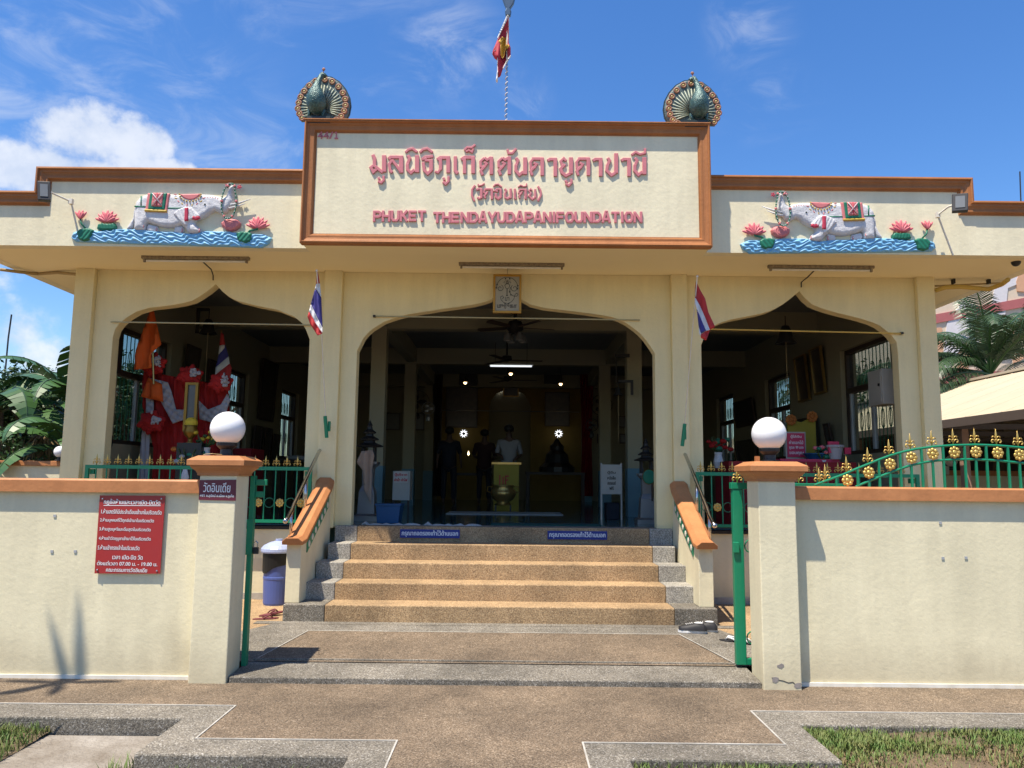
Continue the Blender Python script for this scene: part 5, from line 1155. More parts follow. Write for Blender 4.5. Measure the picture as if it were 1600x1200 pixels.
# side wall pictures
frame_pic('narrow dark portrait on the left wall just past the first window', (11.95, 12.45, 3.05, 3.65), 0, side=-5.19)
frame_pic('taller dark portrait on the left wall beside the second window', (12.8, 13.3, 2.75, 3.55), 0, side=-5.19)
frame_pic('tall dark framed board on the left wall between the rear windows', (15.6, 16.6, 2.75, 4.0), 0, side=-5.19)
frame_pic('small dark picture low on the left wall, first of three', (15.3, 15.75, 1.7, 2.6), 0, side=-5.19); frame_pic('small dark picture low on the left wall, middle of three', (15.95, 16.4, 1.7, 2.6), 0, side=-5.19); frame_pic('small dark picture low on the left wall, rearmost of three', (16.6, 17.0, 1.7, 2.5), 0, side=-5.19)
frame_pic('gilt framed portrait leaning on the right wall, nearer the first window', (12.05, 12.5, 3.0, 3.75), 0, side=4.98, mf='brass'); frame_pic('gilt framed portrait leaning on the right wall, farther from the first window', (12.7, 13.2, 2.95, 3.72), 0, side=4.98, mf='brass')
frame_pic('large dark framed board low on the right wall behind the notice', (12.4, 13.5, 1.7, 2.65), 0, side=4.98); frame_pic('tiny pale picture by the first right window', (11.85, 12.05, 2.15, 2.5), 0, side=4.98, m='picture_grey')
frame_pic('dark relief picture high on the right wall near the rear window', (15.6, 16.9, 2.75, 3.3), 0, side=4.98, m='pot_black')
frame_pic('wide dark picture low on the right wall near the rear window', (15.5, 16.8, 1.75, 2.45), 0, side=4.98)
# rear wall pictures
frame_pic('large dark framed painting left of the sanctum arch', (696, 598, 747, 668), 20.9); frame_pic('large dark framed painting right of the sanctum arch', (851, 613, 890, 666), 20.9)
frame_pic('dark picture hung over the sanctum arch', (786, 590, 811, 620), 20.8, m='picture_grey', mf='brass')
for x0, y0, x1, y1, l in ((602, 645, 626, 672, 'left end picture on the rear wall of the left aisle'), (646, 645, 664, 672, 'right hand picture on the rear wall of the left aisle'), (933, 650, 945, 668, 'upper picture behind the second right column'), (965, 650, 986, 668, 'upper picture on the rear wall of the right aisle'), (933, 678, 945, 693, 'lower picture behind the second right column'), (968, 678, 986, 693, 'lower picture on the rear wall of the right aisle')):
    frame_pic(l, (x0, y0, x1, y1), 20.9, m='picture_grey')
tb = thing('dark_cabinet', 'dark glazed wall cabinet high on the left of the sanctum wall', 'cabinet', P(711, 600, 20.4)); MB().box(P(718, 598, 20.4).x, P(746, 598, 20.4).x, 20.3, 20.9, P(725, 603, 20.4).z, P(725, 581, 20.4).z).build('case', 'pot_black', tb)
tb = thing('dark_cabinet', 'dark box high on the sanctum wall right of the arch', 'cabinet', P(864, 600, 20.4)); MB().box(P(850, 598, 20.4).x, P(878, 598, 20.4).x, 20.3, 20.9, P(864, 600, 20.4).z, P(864, 583, 20.4).z).build('case', 'pot_black', tb)
# glowing lotus discs, bulbs, tube
for x, lab in ((724.5, 'glowing round lotus light left of the sanctum arch'), (873, 'glowing round lotus light right of the sanctum arch')):
    c = P(x, 677.5, 20.6); t = thing('lotus_light', lab, 'light', c, 'glowing lotus lights')
    MB().ball(c, .035, 10, 6).build('hub', 'pot_black', t)
    for k in range(10):
        a = k * math.pi / 5
        for r_, s_ in ((.06, .017), (.10, .008)):
            MB().ball((c.x + r_ * math.cos(a), c.y, c.z + r_ * math.sin(a)), s_, 6, 4, (1, .4, 1)).build('light_petal', 'led_on', t)
for x, y, Y, lab in ((727, 598, 18.5, 'hanging lit bulb left of the sanctum arch'), (798, 584, 17.0, 'hanging lit bulb above the sanctum arch'), (876, 600, 18.5, 'hanging lit bulb right of the sanctum arch')):
    c = P(x, y, Y); t = thing('pendant_lamp', lab, 'lamp', c, 'pendant lamps'); MB().ball(c, .038, 10, 8).build('bulb', 'bulb_on', t)
    MB().lathe([(.02, .035), (.07, -.03), (.075, -.05)], (c.x, c.y, c.z + .06), 12).build('shade', 'brass', t); MB().tube([(c.x, c.y, c.z + .09), (c.x, c.y, 4.36)], .006, 5).build('cord', 'dark_metal', t)
a, b = P(766, 572, 15.5), P(831, 572, 15.5); t = thing('tube_light', 'lit tube light on the hall ceiling above the podium', 'light', ((a.x + b.x) / 2, 15.5, a.z)); MB().box(a.x, b.x, 15.45, 15.55, a.z - .006, a.z + .012).build('tube', 'tube_on', t); MB().box(a.x - .03, b.x + .03, 15.46, 15.54, a.z + .019, a.z + .05).build('housing', 'box_white', t)
for x in (a.x + .1, b.x - .1): MB().tube([(x, 15.5, a.z + .05), (x, 15.5, 4.36)], .006, 5).build('rod', 'dark_metal', t)
# lacework glow at the arch shoulders: light through the vents painted as emission
for x, lab in ((779, 'self-glowing fretwork vent in the left shoulder of the sanctum arch'), (806, 'self-glowing fretwork vent in the right shoulder of the sanctum arch')):
    c = P(x, 609, 21.9); t = thing('fretwork_glow', lab, 'vent', c); mb = MB()
    for (dx, dz, w, h) in ((-.08, .04, .05, .025), (0, .05, .05, .025), (.07, .03, .05, .02), (-.08, -.04, .05, .025), (0, -.05, .04, .02), (.07, -.04, .05, .02), (-.12, 0, .02, .05)): mb.box(c.x + dx - w / 2, c.x + dx + w / 2, 21.86, 21.88, c.z + dz - h / 2, c.z + dz + h / 2)
    o = mb.build('opening', 'led_on', t, kind='stuff')
# rails and drapes
o = MB().tube([P(690, 641, 19.0), P(905, 644, 19.0)], .012, 6).build('cross_rail', 'steel_dull'); tag(o, 'thin steel rail across the hall before the sanctum', 'rail')
for x0, x1, lab in ((676, 692, 'dark curtain tied beside the left rear column'), (906, 928, 'reddish curtain tied beside the right rear column')):
    mb = MB(); n = 18; Y = 20.2; vs = []
    for i in range(n + 1):
        for (yy, w) in ((585, 1), (640, .8), (700, .7), (775, .9)):
            xm_ = (x0 + x1) / 2; p = P(xm_ + (x0 + (x1 - x0) * i / n - xm_) * w, yy, Y); vs.append((p.x, Y + .04 * math.sin(i * 2.2), p.z))
    mb.add(vs, [(i * 4 + j, (i + 1) * 4 + j, (i + 1) * 4 + j + 1, i * 4 + j + 1) for i in range(n) for j in range(3)]); o = mb.build('curtain', 'table_red' if x0 > 800 else 'picture_dark'); tag(o, lab, 'curtain')

# ceiling fan with lamps
c = P(805, 512, 12.0); t = thing('ceiling_fan', 'dark bladed ceiling fan with glass lamp cluster near the arch point', 'fan', c)
MB().lathe([(.03, .35), (.03, .12), (.10, .10), (.13, .04), (.13, -.03), (.08, -.08), (.0, -.09)], c, 16).build('motor', 'dark_metal', t)
for k in range(5):
    a = k * 2 * math.pi / 5 + .25; M = Matrix.Translation(c) @ Matrix.Rotation(a, 4, 'Z') @ Matrix.Rotation(R(9), 4, 'X')
    mb = MB().prism([(.13, -.03), (.22, -.055), (.62, -.065), (.66, 0), (.62, .065), (.22, .055), (.13, .03)], -.006, .006, 'z'); mb.v = [tuple(M @ Vector(v)) for v in mb.v]; mb.build('blade', 'dark_brown_wood', t)
for k in range(4):
    a = k * math.pi / 2 + .5; q = c + Vector((.14 * math.cos(a), .14 * math.sin(a), -.16))
    MB().lathe([(.02, .07), (.045, .02), (.065, -.06), (.06, -.062), (.04, .02)], q, 12).build('lamp_shade', 'lamp_glass_grey', t); MB().tube([c + Vector((0, 0, -.08)), q + Vector((0, 0, .07))], .01, 6).build('lamp_arm', 'dark_metal', t)
for Y, lab in ((14.6, 'second ceiling fan in the middle aisle'), (17.6, 'rearmost ceiling fan in the middle aisle')):
    q = (-.1, Y, 3.85); t = thing('ceiling_fan', lab, 'fan', q)
    MB().lathe([(.02, .5), (.02, .1), (.09, .08), (.1, 0), (.0, -.04)], q, 12).build('motor', 'dark_metal', t)
    for k in range(3):
        M = Matrix.Translation(q) @ Matrix.Rotation(k * 2.094 + .1, 4, 'Z'); mb = MB().box(.1, .68, -.06, .06, -.005, .005); mb.v = [tuple(M @ Vector(v)) for v in mb.v]; mb.build('blade', 'dark_brown_wood', t)
# bells
def bell(x, y, Y, s, lab, arm=None):
    c = P(x, y, Y); t = thing('bell', lab, 'bell', c, 'hanging bells')
    MB().lathe([(.02 * s, .26 * s), (.05 * s, .25 * s), (.085 * s, .18 * s), (.10 * s, .08 * s), (.15 * s, 0), (.155 * s, -.01 * s), (.13 * s, -.01 * s), (.08 * s, .1 * s), (.0, .12 * s)], c, 20).build('bell_body', 'dark_metal', t, smooth=True)
    MB().tube([(c.x, Y, c.z + .26 * s), (c.x, Y, c.z + .4 * s)], .008, 6).build('hanger', 'dark_metal', t); MB().tube([(c.x, Y, c.z + .1), (c.x, Y, c.z - .75)], .004, 5).build('pull_cord', 'cable_tan', t)
    if arm: MB().box(min(c.x, arm), max(c.x, arm), Y - .02, Y + .02, c.z + .4 * s, c.z + .4 * s + .04).box(min(arm, arm + .04), max(arm, arm + .04), Y - .02, Y + .02, c.z + .0, c.z + .4 * s + .04).build('bracket_arm', 'dark_metal', t)
bell(325, 521, 11.3, .85, 'dark bell on a bracket in the left arch above the red drape', P(307, 500, 11.3).x)
bell(1228, 536, 11.0, 1.0, 'larger dark bell in the right arch with a hanging cord')
bell(966, 617, 12.2, .5, 'small brass bell hung from a black bracket by the right column', P(985, 555, 12.2).x)
a = P(963, 556, 12.2)
MB().tube([(P(963, 617, 12.2).x, 12.2, P(966, 600, 12.2).z), (P(963, 617, 12.2).x, 12.2, a.z)], .008, 6).build('chain', 'dark_metal', bpy.data.objects['bell.002']); MB().box(a.x - .02, 1.88, 12.17, 12.23, a.z - .02, a.z + .03).build('wall_arm', 'dark_metal', bpy.data.objects['bell.002'])

# red and white drapery in the left arch
dr = thing('red_drape', 'red cloth backdrop with white swags and bows in the left arch', 'drape', P(290, 760, 11.6))
wf = lambda X, Z: .04 * np.sin(X * 30 + 1.5 * np.sin(Z * 3)) + .025 * np.sin(X * 75 + Z * 5) + .01 * np.sin(Z * 30 + X * 40)
YD = 10.5
cloth('backdrop', [(228, 560), (255, 585), (290, 592), (340, 600), (356, 600), (360, 660), (352, 750), (350, 800), (235, 800), (240, 700), (225, 640), (222, 600)], YD, 'cloth_red', dr, wf, .02, .022)
ws = lambda X, Z: .012 * np.sin(Z * 70 + X * 50) + .012 * np.sin(Z * 38 - X * 60)
cloth('white_swag', [(232, 590), (262, 597), (268, 612), (275, 640), (292, 640), (290, 655), (270, 662), (258, 640), (245, 615)], YD - .12, 'cloth_white', dr, ws, .008, .014)
cloth('white_swag', [(310, 625), (325, 640), (345, 632), (355, 615), (360, 625), (352, 648), (330, 660), (312, 655)], YD - .12, 'cloth_white', dr, ws, .008, .014)
cloth('white_fall', [(228, 620), (240, 625), (240, 645), (228, 645)], YD - .1, 'cloth_white', dr, ws, .008, .014)
cloth('white_fall', [(222, 672), (234, 678), (231, 755), (226, 800), (210, 800), (216, 735)], YD - .1, 'cloth_white', dr, lambda X, Z: .018 * np.sin(X * 110 + Z * 4), .008, .014)
cloth('red_fall', [(232, 590), (253, 600), (255, 628), (220, 620)], YD - .16, 'cloth_orange', dr, wf, .02, .03)
for x, y, s_, m1 in ((239, 569, 1.0, 'cloth_red'), (297, 587, .95, 'cloth_red'), (237, 660, 1.0, 'cloth_red'), (345, 598, .9, 'cloth_red')):
    c = P(x, y, YD - .22)
    b1 = MB().ball(c, .15 * s_, 14, 10, (1.1, .5, .85))
    rnd = random.Random(int(x)); b1.v = [(v[0] + rnd.uniform(-.015, .015), v[1] + rnd.uniform(-.01, .01), v[2] + rnd.uniform(-.015, .015)) for v in b1.v]; b1.build('bow', m1, dr)
    for kk in range(6): aa = kk * 1.047 + .3; MB().ball((c.x + .12 * s_ * math.cos(aa), c.y - .02 * (kk % 2), c.z + .09 * s_ * math.sin(aa)), .075 * s_, 10, 8, (1.1, .45, .6), Matrix.Rotation(-aa, 3, 'Y')).build('bow_loop', m1, dr, smooth=True)
    mb = MB()
    for k in range(22): mb.ball((c.x + .09 * s_ + rnd.gauss(0, .028) * s_, c.y - .07 - rnd.uniform(0, .03), c.z + .02 + rnd.gauss(0, .035) * s_), .022 * s_, 6, 4, (rnd.uniform(.6, 1.6), 1, rnd.uniform(.5, 1.5)))
    mb.build('white_rosette', 'cloth_white', dr, kind='stuff')
t = thing('orange_flag', 'plain orange pennant hanging in the left arch', 'flag', P(237, 484, 10.1)); cloth('cloth', [(235, 484), (240, 484), (252, 538), (236, 552), (237, 575), (209, 578), (213, 545)], 10.1, 'cloth_orange', t, wf, .01, .03); MB().tube([P(237, 470, 10.15), P(240, 600, 10.15)], .012, 6).build('pole', 'brass', t)
t = thing('indoor_flag', 'Thai flag drooping on a pole in the left arch behind the globe lamp', 'flag', P(346, 520, 11.4))
for nm, m, pts in (('red_stripe', 'flag_red', [(345, 519), (349, 522), (352, 540), (343, 540)]), ('white_stripe', 'flag_white', [(343, 540), (350, 537), (352, 542), (341, 556)]), ('blue_stripe', 'flag_blue', [(352, 538), (357, 557), (337, 574), (341, 556)]), ('white_stripe', 'flag_white', [(357, 557), (359, 568), (336, 586), (337, 574)]), ('red_stripe', 'flag_red', [(359, 568), (362, 575), (357, 605), (335, 608), (336, 586)])):
    cloth(nm, pts, 11.4, m, t, lambda X, Z: .01 * np.sin(X * 60), .006, .03)
MB().tube([P(346, 516, 11.45), P(343, 700, 11.45)], .012, 6).build('pole', 'brass', t)
t = thing('gilt_picture', 'gilt framed portrait standing before the red drape', 'picture', P(298, 675, 10.1)); Yp = 10.1
a, b = P(286, 674, Yp), P(311, 598, Yp); MB().box(a.x + .035, b.x - .035, Yp, Yp + .02, a.z + .03, b.z - .03).build('picture', 'picture_grey', t)
for q in ((a.x, b.x, a.z, a.z + .03), (a.x, b.x, b.z - .03, b.z), (a.x, a.x + .035, a.z + .03, b.z - .03), (b.x - .035, b.x, a.z + .03, b.z - .03)): MB().box(q[0], q[1], Yp - .02, Yp + .03, q[2], q[3]).build('frame', 'gold_frame', t)
c = P(297, 690, 9.98); t = thing('gold_bowl', 'golden footed bowl with offerings below the gilt portrait', 'bowl', c)
MB().lathe([(.06, -.02), (.03, .0), (.03, .04), (.08, .09), (.09, .14), (.07, .18), (.085, .21)], c, 18).build('bowl', 'gold_frame', t, smooth=True); MB().ball((c.x, c.y, c.z + .24), .085, 12, 8, (1, .8, .9)).build('offering', 'flower_yellow', t)
t = thing('altar_stand', 'black altar stand beneath the golden bowl', 'stand', P(300, 720, 11.2)); MB().box(P(284, 690, 10.0).x, P(322, 690, 10.0).x, 9.86, 10.12, FZ, c.z - .02).build('stand', 'pot_black', t)
def flowers(lab, px, py, Y, n, r, ms, vase='relief_white', grp='flower vases'):
    c = P(px, py, Y); t = thing('flower_vase', lab, 'vase', c, grp); rnd = random.Random(int(px))
    MB().lathe([(.05, -.28), (.07, -.2), (.05, -.1), (.06, -.06)], c, 12).build('vase', vase, t)
    lf = MB(); [lf.tube([(c.x, Y, c.z - .08), (c.x + rnd.uniform(-r, r), Y + rnd.uniform(-r, r) * .5, c.z + rnd.uniform(0, r))], .006, 5) for _ in range(n)]; lf.build('stems', 'leaf_green', t, kind='stuff')
    for k in range(n):
        q = (c.x + rnd.uniform(-r, r), Y + rnd.uniform(-r, r) * .5, c.z + rnd.uniform(-.02, r)); MB().ball(q, rnd.uniform(.03, .05), 8, 5, (1, 1, .7)).build('flower', ms[k % len(ms)], t)
flowers('yellow flowers in a white vase right of the black altar stand', 322, 692, 10.0, 12, .14, ['flower_yellow', 'leaf_green'])
flowers('mixed flowers low behind the left railing', 292, 722, 9.9, 12, .18, ['cloth_white', 'flower_orange', 'relief_green'])
t = thing('altar_table', 'red clothed table behind the left globe lamp', 'table', P(385, 740, 11.6)); MB().box(P(352, 700, 11.6).x, P(400, 700, 11.6).x, 11.4, 12.0, FZ, 2.0).build('tablecloth', 'table_red', t)
t = thing('side_table', 'dark side table with a white cloth in the left aisle', 'table', (-3.9, 14.2, FZ)); MB().box(-4.3, -3.4, 13.9, 14.5, 1.86, 1.9).build('tabletop', 'dark_brown_wood', t)
for x in (-4.25, -3.45): 
    for y in (13.95, 14.45): MB().box(x - .03, x + .03, y - .03, y + .03, FZ, 1.86).build('leg', 'dark_brown_wood', t)
MB().ball((-3.9, 14.15, 1.93), .2, 12, 6, (1.2, .6, .25)).build('cloth', 'mat_white', t)
t = thing('side_table', 'dark table with small statues by the third left window', 'table', (-3.9, 16.6, FZ)); MB().box(-4.6, -3.6, 16.3, 16.9, 1.72, 1.78).build('tabletop', 'dark_brown_wood', t)
for x in (-4.55, -3.65):
    for y in (16.35, 16.85): MB().box(x - .03, x + .03, y - .03, y + .03, FZ, 1.72).build('leg', 'dark_brown_wood', t)
for k in range(3):
    x = -4.4 + .3 * k; st = tag(MB().lathe([(.08, 0), (.10, .08), (.06, .2), (.09, .32), (.04, .45), (.06, .52), (.0, .62)], (x, 16.6, 1.78), 12).build('figurine', 'brass'), ('small dark brass figurine on the table by the third left window, nearest the wall', 'middle one of the brass figurines on the table by the third left window', 'brass figurine at the inner end of the table by the third left window')[k], 'figurine', 'brass figurines')
o = tag(MB().box(-5.17, -5.13, 9.75, 10.0, 2.9, 4.0).build('notice_board', 'pot_black'), 'black board on the left wall at the arch edge', 'panel')
t = thing('guitar_case', 'black pear shaped instrument case hanging by the left arch edge', 'case', P(169, 660, 9.9)); c = P(168, 690, 9.95); MB().ball(c, .15, 14, 10, (.45, .3, 1)).build('body', 'pot_black', t, smooth=True); MB().box(c.x - .02, c.x + .02, c.y - .02, c.y + .02, c.z + .12, c.z + .75).build('neck', 'pot_black', t)

# right aisle
a, b = P(1376, 632, 10.3), P(1398, 580, 10.3); t = thing('electric_box', 'grey electric box mounted at the right arch edge', 'box', a)
MB().box(4.78, 4.99, 9.85, 10.25, P(1390, 634, 10.1).z, P(1390, 580, 10.1).z).build('cabinet', 'cabinet_grey', t, bevel=.006); MB().box(4.77, 4.779, 9.88, 10.22, P(1390, 630, 10.1).z, P(1390, 584, 10.1).z).build('door', 'cabinet_grey', t); MB().box(4.755, 4.769, 9.9, 9.93, P(1390, 606, 10.1).z, P(1390, 602, 10.1).z).build('handle', 'pot_black', t)
t = thing('pink_notice', 'pink notice board with white Thai lettering standing in the right arch', 'sign', P(1243, 715, 10.8)); Yp = 10.8; a, b = P(1231, 714, Yp), P(1257, 677, Yp)
MB().box(a.x, b.x, Yp, Yp + .015, a.z, b.z).build('board', 'notice_pink', t); MB().box(a.x - .02, b.x + .02, Yp + .016, Yp + .03, a.z - .3, b.z + .02).build('backing', 'cabinet_grey', t)
for i, s_ in enumerate(('ตู้ใส่เงิน', 'ค่าดอกไม้', 'ชุดละ 99 บาท', 'ขอบคุณ')): text_mesh(s_, 'lettering', 'sign_white', t, ((a.x + b.x) / 2, Yp - .002, b.z - .05 - i * .078), width=(b.x - a.x) * (.62 if i == 0 else .8), height=.05, bold=.001)
t = thing('yellow_shrine', 'yellow backed shrine with orange flower heads in the right arch', 'shrine', P(1250, 700, 11.4)); Yp = 11.4
MB().prism(px_line([(1231, 660), (1236, 655), (1252, 660), (1262, 655), (1274, 655), (1276, 712), (1231, 712)], Yp), Yp, Yp + .05).build('backing', 'podium_yellow', t)
for x, y in ((1236, 656), (1269, 651)): rosm = MB(); c = P(x, y, Yp - .05); rosette(rosm, c.x, c.y, c.z, .085, 9); rosm.build('flower_head', 'flower_orange', t)
t = thing('red_table', 'red clothed table behind the right railing', 'table', (3.7, 10.6, FZ)); MB().box(2.9, 4.6, 10.3, 11.0, FZ, 1.86).build('tablecloth', 'table_red', t); MB().box(3.6, 4.4, 10.35, 10.9, 1.863, 1.9).build('runner', 'notice_pink', t)
t = thing('blue_basin', 'blue plastic basin on the red table', 'basin', (4.1, 10.5, 1.9)); MB().lathe([(.16, 0), (.22, .11), (.235, .11), (.235, .125), (.0, .12)], (4.25, 10.6, 1.86), 20).build('basin', 'crate_blue', t)
t = thing('white_pot', 'ribbed white flower pot on the red table', 'pot', (3.5, 10.35, 1.9)); c = P(1308, 722, 10.3); MB().lathe([(.07, 0), (.10, .15), (.115, .16), (.115, .19), (.0, .18)], (c.x, 10.35, 1.9), 16).build('pot', 'cloth_white', t); 
for x, y, s_ in ((1303, 698, .14), (1325, 704, .08)):
    q = P(x, y, 10.3); MB().box(q.x - s_ * .5, q.x + s_ * .5, 10.3, 10.34, q.z - s_ * .6, q.z + s_ * .5).build('envelope', 'notice_pink', t)
flowers('dark red garland heap left of the right globe lamp', 1122, 700, 10.8, 16, .16, ['cloth_red', 'cloth_red', 'relief_green'])
flowers('pink flowers in a pot between the notice and the white pot', 1285, 712, 10.4, 10, .12, ['lotus_pink', 'relief_green'])

# middle aisle
def stone_lantern(lab, px, Y, top, extra):
    c = P(px, 700, Y); t = thing('stone_lantern', lab, 'lantern', (c.x, Y, FZ), 'stone lanterns inside the doorway')
    h = P(px, top, Y).z - FZ; s = h / 1.75
    MB().square([(.22 * s, 0), (.22 * s, .08 * s), (.15 * s, .12 * s), (.13 * s, .5 * s), (.09 * s, .6 * s), (.10 * s, .9 * s), (.17 * s, .98 * s), (.17 * s, 1.02 * s)], (c.x, Y, FZ)).build('pedestal', 'steel_dull', t)
    for a_, b_ in ((-1, -1), (1, -1), (1, 1), (-1, 1)): MB().box(c.x + a_ * .10 * s - .012, c.x + a_ * .10 * s + .012, Y + b_ * .10 * s - .012, Y + b_ * .10 * s + .012, FZ + 1.02 * s, FZ + 1.28 * s).build('lantern_post', 'dark_metal', t)
    for z, r_ in ((1.28, .24), (1.40, .16), (1.52, .11)):
        MB().lathe([(r_ * s, z * s), (r_ * 1.05 * s, (z + .02) * s), (r_ * .45 * s, (z + .075) * s), (r_ * .4 * s, (z + .12) * s)], (c.x, Y, FZ), 8).build('roof_tier', 'dark_metal', t)
    MB().lathe([(.03 * s, 1.62 * s), (.05 * s, 1.66 * s), (.0, 1.76 * s)], (c.x, Y, FZ), 8).build('finial', 'dark_metal', t)
    return t, c
t, c = stone_lantern('tiered lantern on a pedestal at the left jamb, draped with a beige cloth', 577, 10.6, 657, 1)
ct = thing('draped_cloth', 'beige cloth hanging over the left lantern', 'cloth', P(571, 740, 10.35)); cloth('cloth', [(565, 705), (582, 703), (585, 712), (581, 735), (580, 790), (574, 775), (569, 765), (567, 735), (557, 722)], 10.36, 'cloth_beige', ct, lambda X, Z: .03 * np.sin(X * 60), .02, .02)
stone_lantern('tiered lantern on a pedestal at the right jamb by the oval green fan', 1009, 10.6, 685, 1)
c = P(1014, 745, 10.3); t = thing('hand_fan', 'dark green oval hand fan leaning at the right lantern', 'fan', c); MB().ball(c, .085, 16, 8, (1, .12, 1.15)).build('fan', 'relief_green', t); MB().tube([(c.x + .088 * math.cos(a), c.y - .008, c.z + .1 * math.sin(a)) for a in [i * math.pi / 10 for i in range(21)]], .004, 5).build('rim', 'gold_frame', t); MB().box(c.x + .03, c.x + .05, c.y - .01, c.y + .01, c.z - .32, c.z - .08).build('handle', 'dark_brown_wood', t)
t = thing('blue_crate', 'bright blue plastic crate on the floor inside the left jamb', 'crate', P(608, 812, 10.0)); a = P(590, 700, 10.0).x; b = P(628, 700, 10.0).x
MB().prism([(a + .02, FZ), (b - .02, FZ), (b, FZ + .22), (a, FZ + .22)], 10.0, 10.3).build('body', 'crate_blue', t, bevel=.006); MB().box(a - .012, b + .012, 9.99, 10.31, FZ + .221, FZ + .245).build('rim', 'crate_blue', t)
mat('paper', (.5, .48, .42), .8)
t = thing('donation_cabinet', 'beige cabinet with a white and red Thai notice in the left of the hall', 'cabinet', P(627, 790, 12.0)); Yp = 12.0; a, b = P(613, 780, Yp), P(641, 736, Yp)
MB().box(a.x, b.x, Yp, Yp + .3, 1.25, b.z).build('case', 'cabinet_grey', t)
for x in (a.x + .02, b.x - .02): MB().box(x - .015, x + .015, Yp, Yp + .03, FZ, 1.25).build('leg', 'dark_metal', t)
q0, q1 = P(615, 754, Yp), P(638, 738, Yp); MB().box(q0.x, q1.x, Yp - .012, Yp - .001, q0.z, q1.z).build('notice', 'paper', t); cx = (q0.x + q1.x) / 2
text_mesh('ตู้บริจาค', 'lettering', 'poster_red', t, (cx, Yp - .014, q1.z - .04), width=.19, height=.055, bold=.002); text_mesh('ค่าน้ำ ค่าไฟ', 'lettering', 'poster_red', t, (cx, Yp - .014, q0.z + .045), width=.2, height=.05, bold=.002)
t = thing('notice_stand', 'grey notice stand with dark Thai lettering in the right of the hall', 'stand', P(955, 800, 11.4)); Yp = 11.4; a, b = P(940, 772, Yp), P(971, 726, Yp)
MB().box(a.x, b.x, Yp, Yp + .02, a.z, b.z).build('board', 'cabinet_grey', t)
for x in (a.x - .012, b.x - .012): MB().box(x, x + .024, Yp + .021, Yp + .045, FZ, b.z + .02).build('leg', 'steel_dull', t)
for i, s_ in enumerate(('ตู้ยืม', 'หนังสือ', 'สวดมนต์', 'ฟรี')): text_mesh(s_, 'lettering', 'line_dark', t, ((a.x + b.x) / 2, Yp - .003, b.z - .12 - i * .075), width=.12 if i < 3 else .06, height=.05, bold=.0015)
t = thing('blue_box', 'dark blue box on the floor beneath the notice stand', 'box', P(955, 795, 11.6)); MB().box(P(946, 700, 11.6).x, P(966, 700, 11.6).x, 11.5, 11.8, FZ, FZ + .24).build('box', 'shirt_blue', t, bevel=.01)
# floor mats and towels
for x0, x1, ya, yb, m, lab in ((-1.05, .85, 12.6, 13.5, 'mat_white', 'white striped floor mat in the middle of the hall'), (-.25, 1.15, 9.75, 10.15, 'mat_green', 'dark green door mat inside the right half of the doorway')):
    t = thing('floor_mat', lab, 'mat', ((x0 + x1) / 2, ya, FZ)); MB().box(x0, x1, ya, yb, FZ + .001, FZ + .012).build('mat', m, t)
    if m == 'mat_white':
        for k in range(3): MB().box(x0, x1, ya + .1 + k * .28, ya + .16 + k * .28, FZ + .0125, FZ + .015).build('stripe', 'cabinet_grey', t)
for x0, x1, lab in ((564, 657, 'rolled white towel on the door sill, nearer the left jamb'), (662, 752, 'rolled white towel on the door sill, nearer the middle')):
    a, b = P(x0, 818, 9.55), P(x1, 818, 9.55); mb = MB(); pts = [(a.x + (b.x - a.x) * k / 14, 9.55 + .02 * math.sin(k * 1.7), .985 + .026 + (.012 * math.sin(k * 2.3)) + (.02 if k in (1, 13) else 0)) for k in range(15)]
    o = mb.tube(pts, [.012] + [.026 + .004 * math.sin(k * 2) for k in range(13)] + [.012], 8).build('rolled_towel', 'mat_white', smooth=True); tag(o, lab, 'towel', 'rolled towels on the sill')
# podium, urn
t = thing('yellow_podium', 'yellow podium with red markings in front of the man in white', 'podium', P(792, 790, 14.3)); Yp = 14.3; a, b = P(772, 700, Yp), P(811, 726, Yp)
MB().box(a.x, b.x, Yp, Yp + .45, FZ, b.z).build('cabinet', 'podium_yellow', t); MB().box(a.x - .04, b.x + .04, Yp - .03, Yp + .5, b.z + .001, b.z + .04).build('top', 'brass', t)
for x0, y0, x1, y1 in ((780, 742, 782, 758), (785, 745, 787, 757), (789, 743, 791, 757), (789, 743, 795, 745), (789, 749, 794, 751)):
    q0, q1 = P(x0, y1, Yp), P(x1, y0, Yp); MB().box(q0.x, q1.x, Yp - .012, Yp - .001, q0.z, q1.z).build('marking', 'poster_red', t)
c = P(786, 795, 13.6); t = thing('incense_urn', 'round brass incense urn on a low stand in front of the yellow podium', 'urn', (c.x, 13.6, FZ))
MB().lathe([(.12, .12), (.15, .13), (.10, .17), (.17, .22), (.22, .30), (.22, .36), (.17, .42), (.19, .45), (.19, .47), (.15, .47), (.14, .40), (.0, .39)], (c.x, 13.6, FZ), 24).build('urn', 'brass', t, smooth=True)
for s in (-1, 1): MB().tube([(c.x + s * .2, 13.6, FZ + .33), (c.x + s * .28, 13.6, FZ + .36), (c.x + s * .27, 13.6, FZ + .44), (c.x + s * .19, 13.6, FZ + .44)], .014, 6).build('handle', 'brass', t)
for x, y in ((-.13, -.1), (.13, -.1), (.13, .1), (-.13, .1)): MB().box(c.x + x - .015, c.x + x + .015, 13.6 + y - .015, 13.6 + y + .015, FZ, FZ + .12).build('stand_leg', 'dark_metal', t)
t = thing('altar_table', 'long dark altar table right of the podium', 'table', (1.2, 18.5, FZ)); MB().box(.35, 1.75, 18.3, 18.9, 1.70, 1.76).build('tabletop', 'dark_brown_wood', t)
for x in (.4, 1.7): MB().box(x - .04, x + .04, 18.32, 18.4, FZ, 1.70).build('leg', 'dark_brown_wood', t)
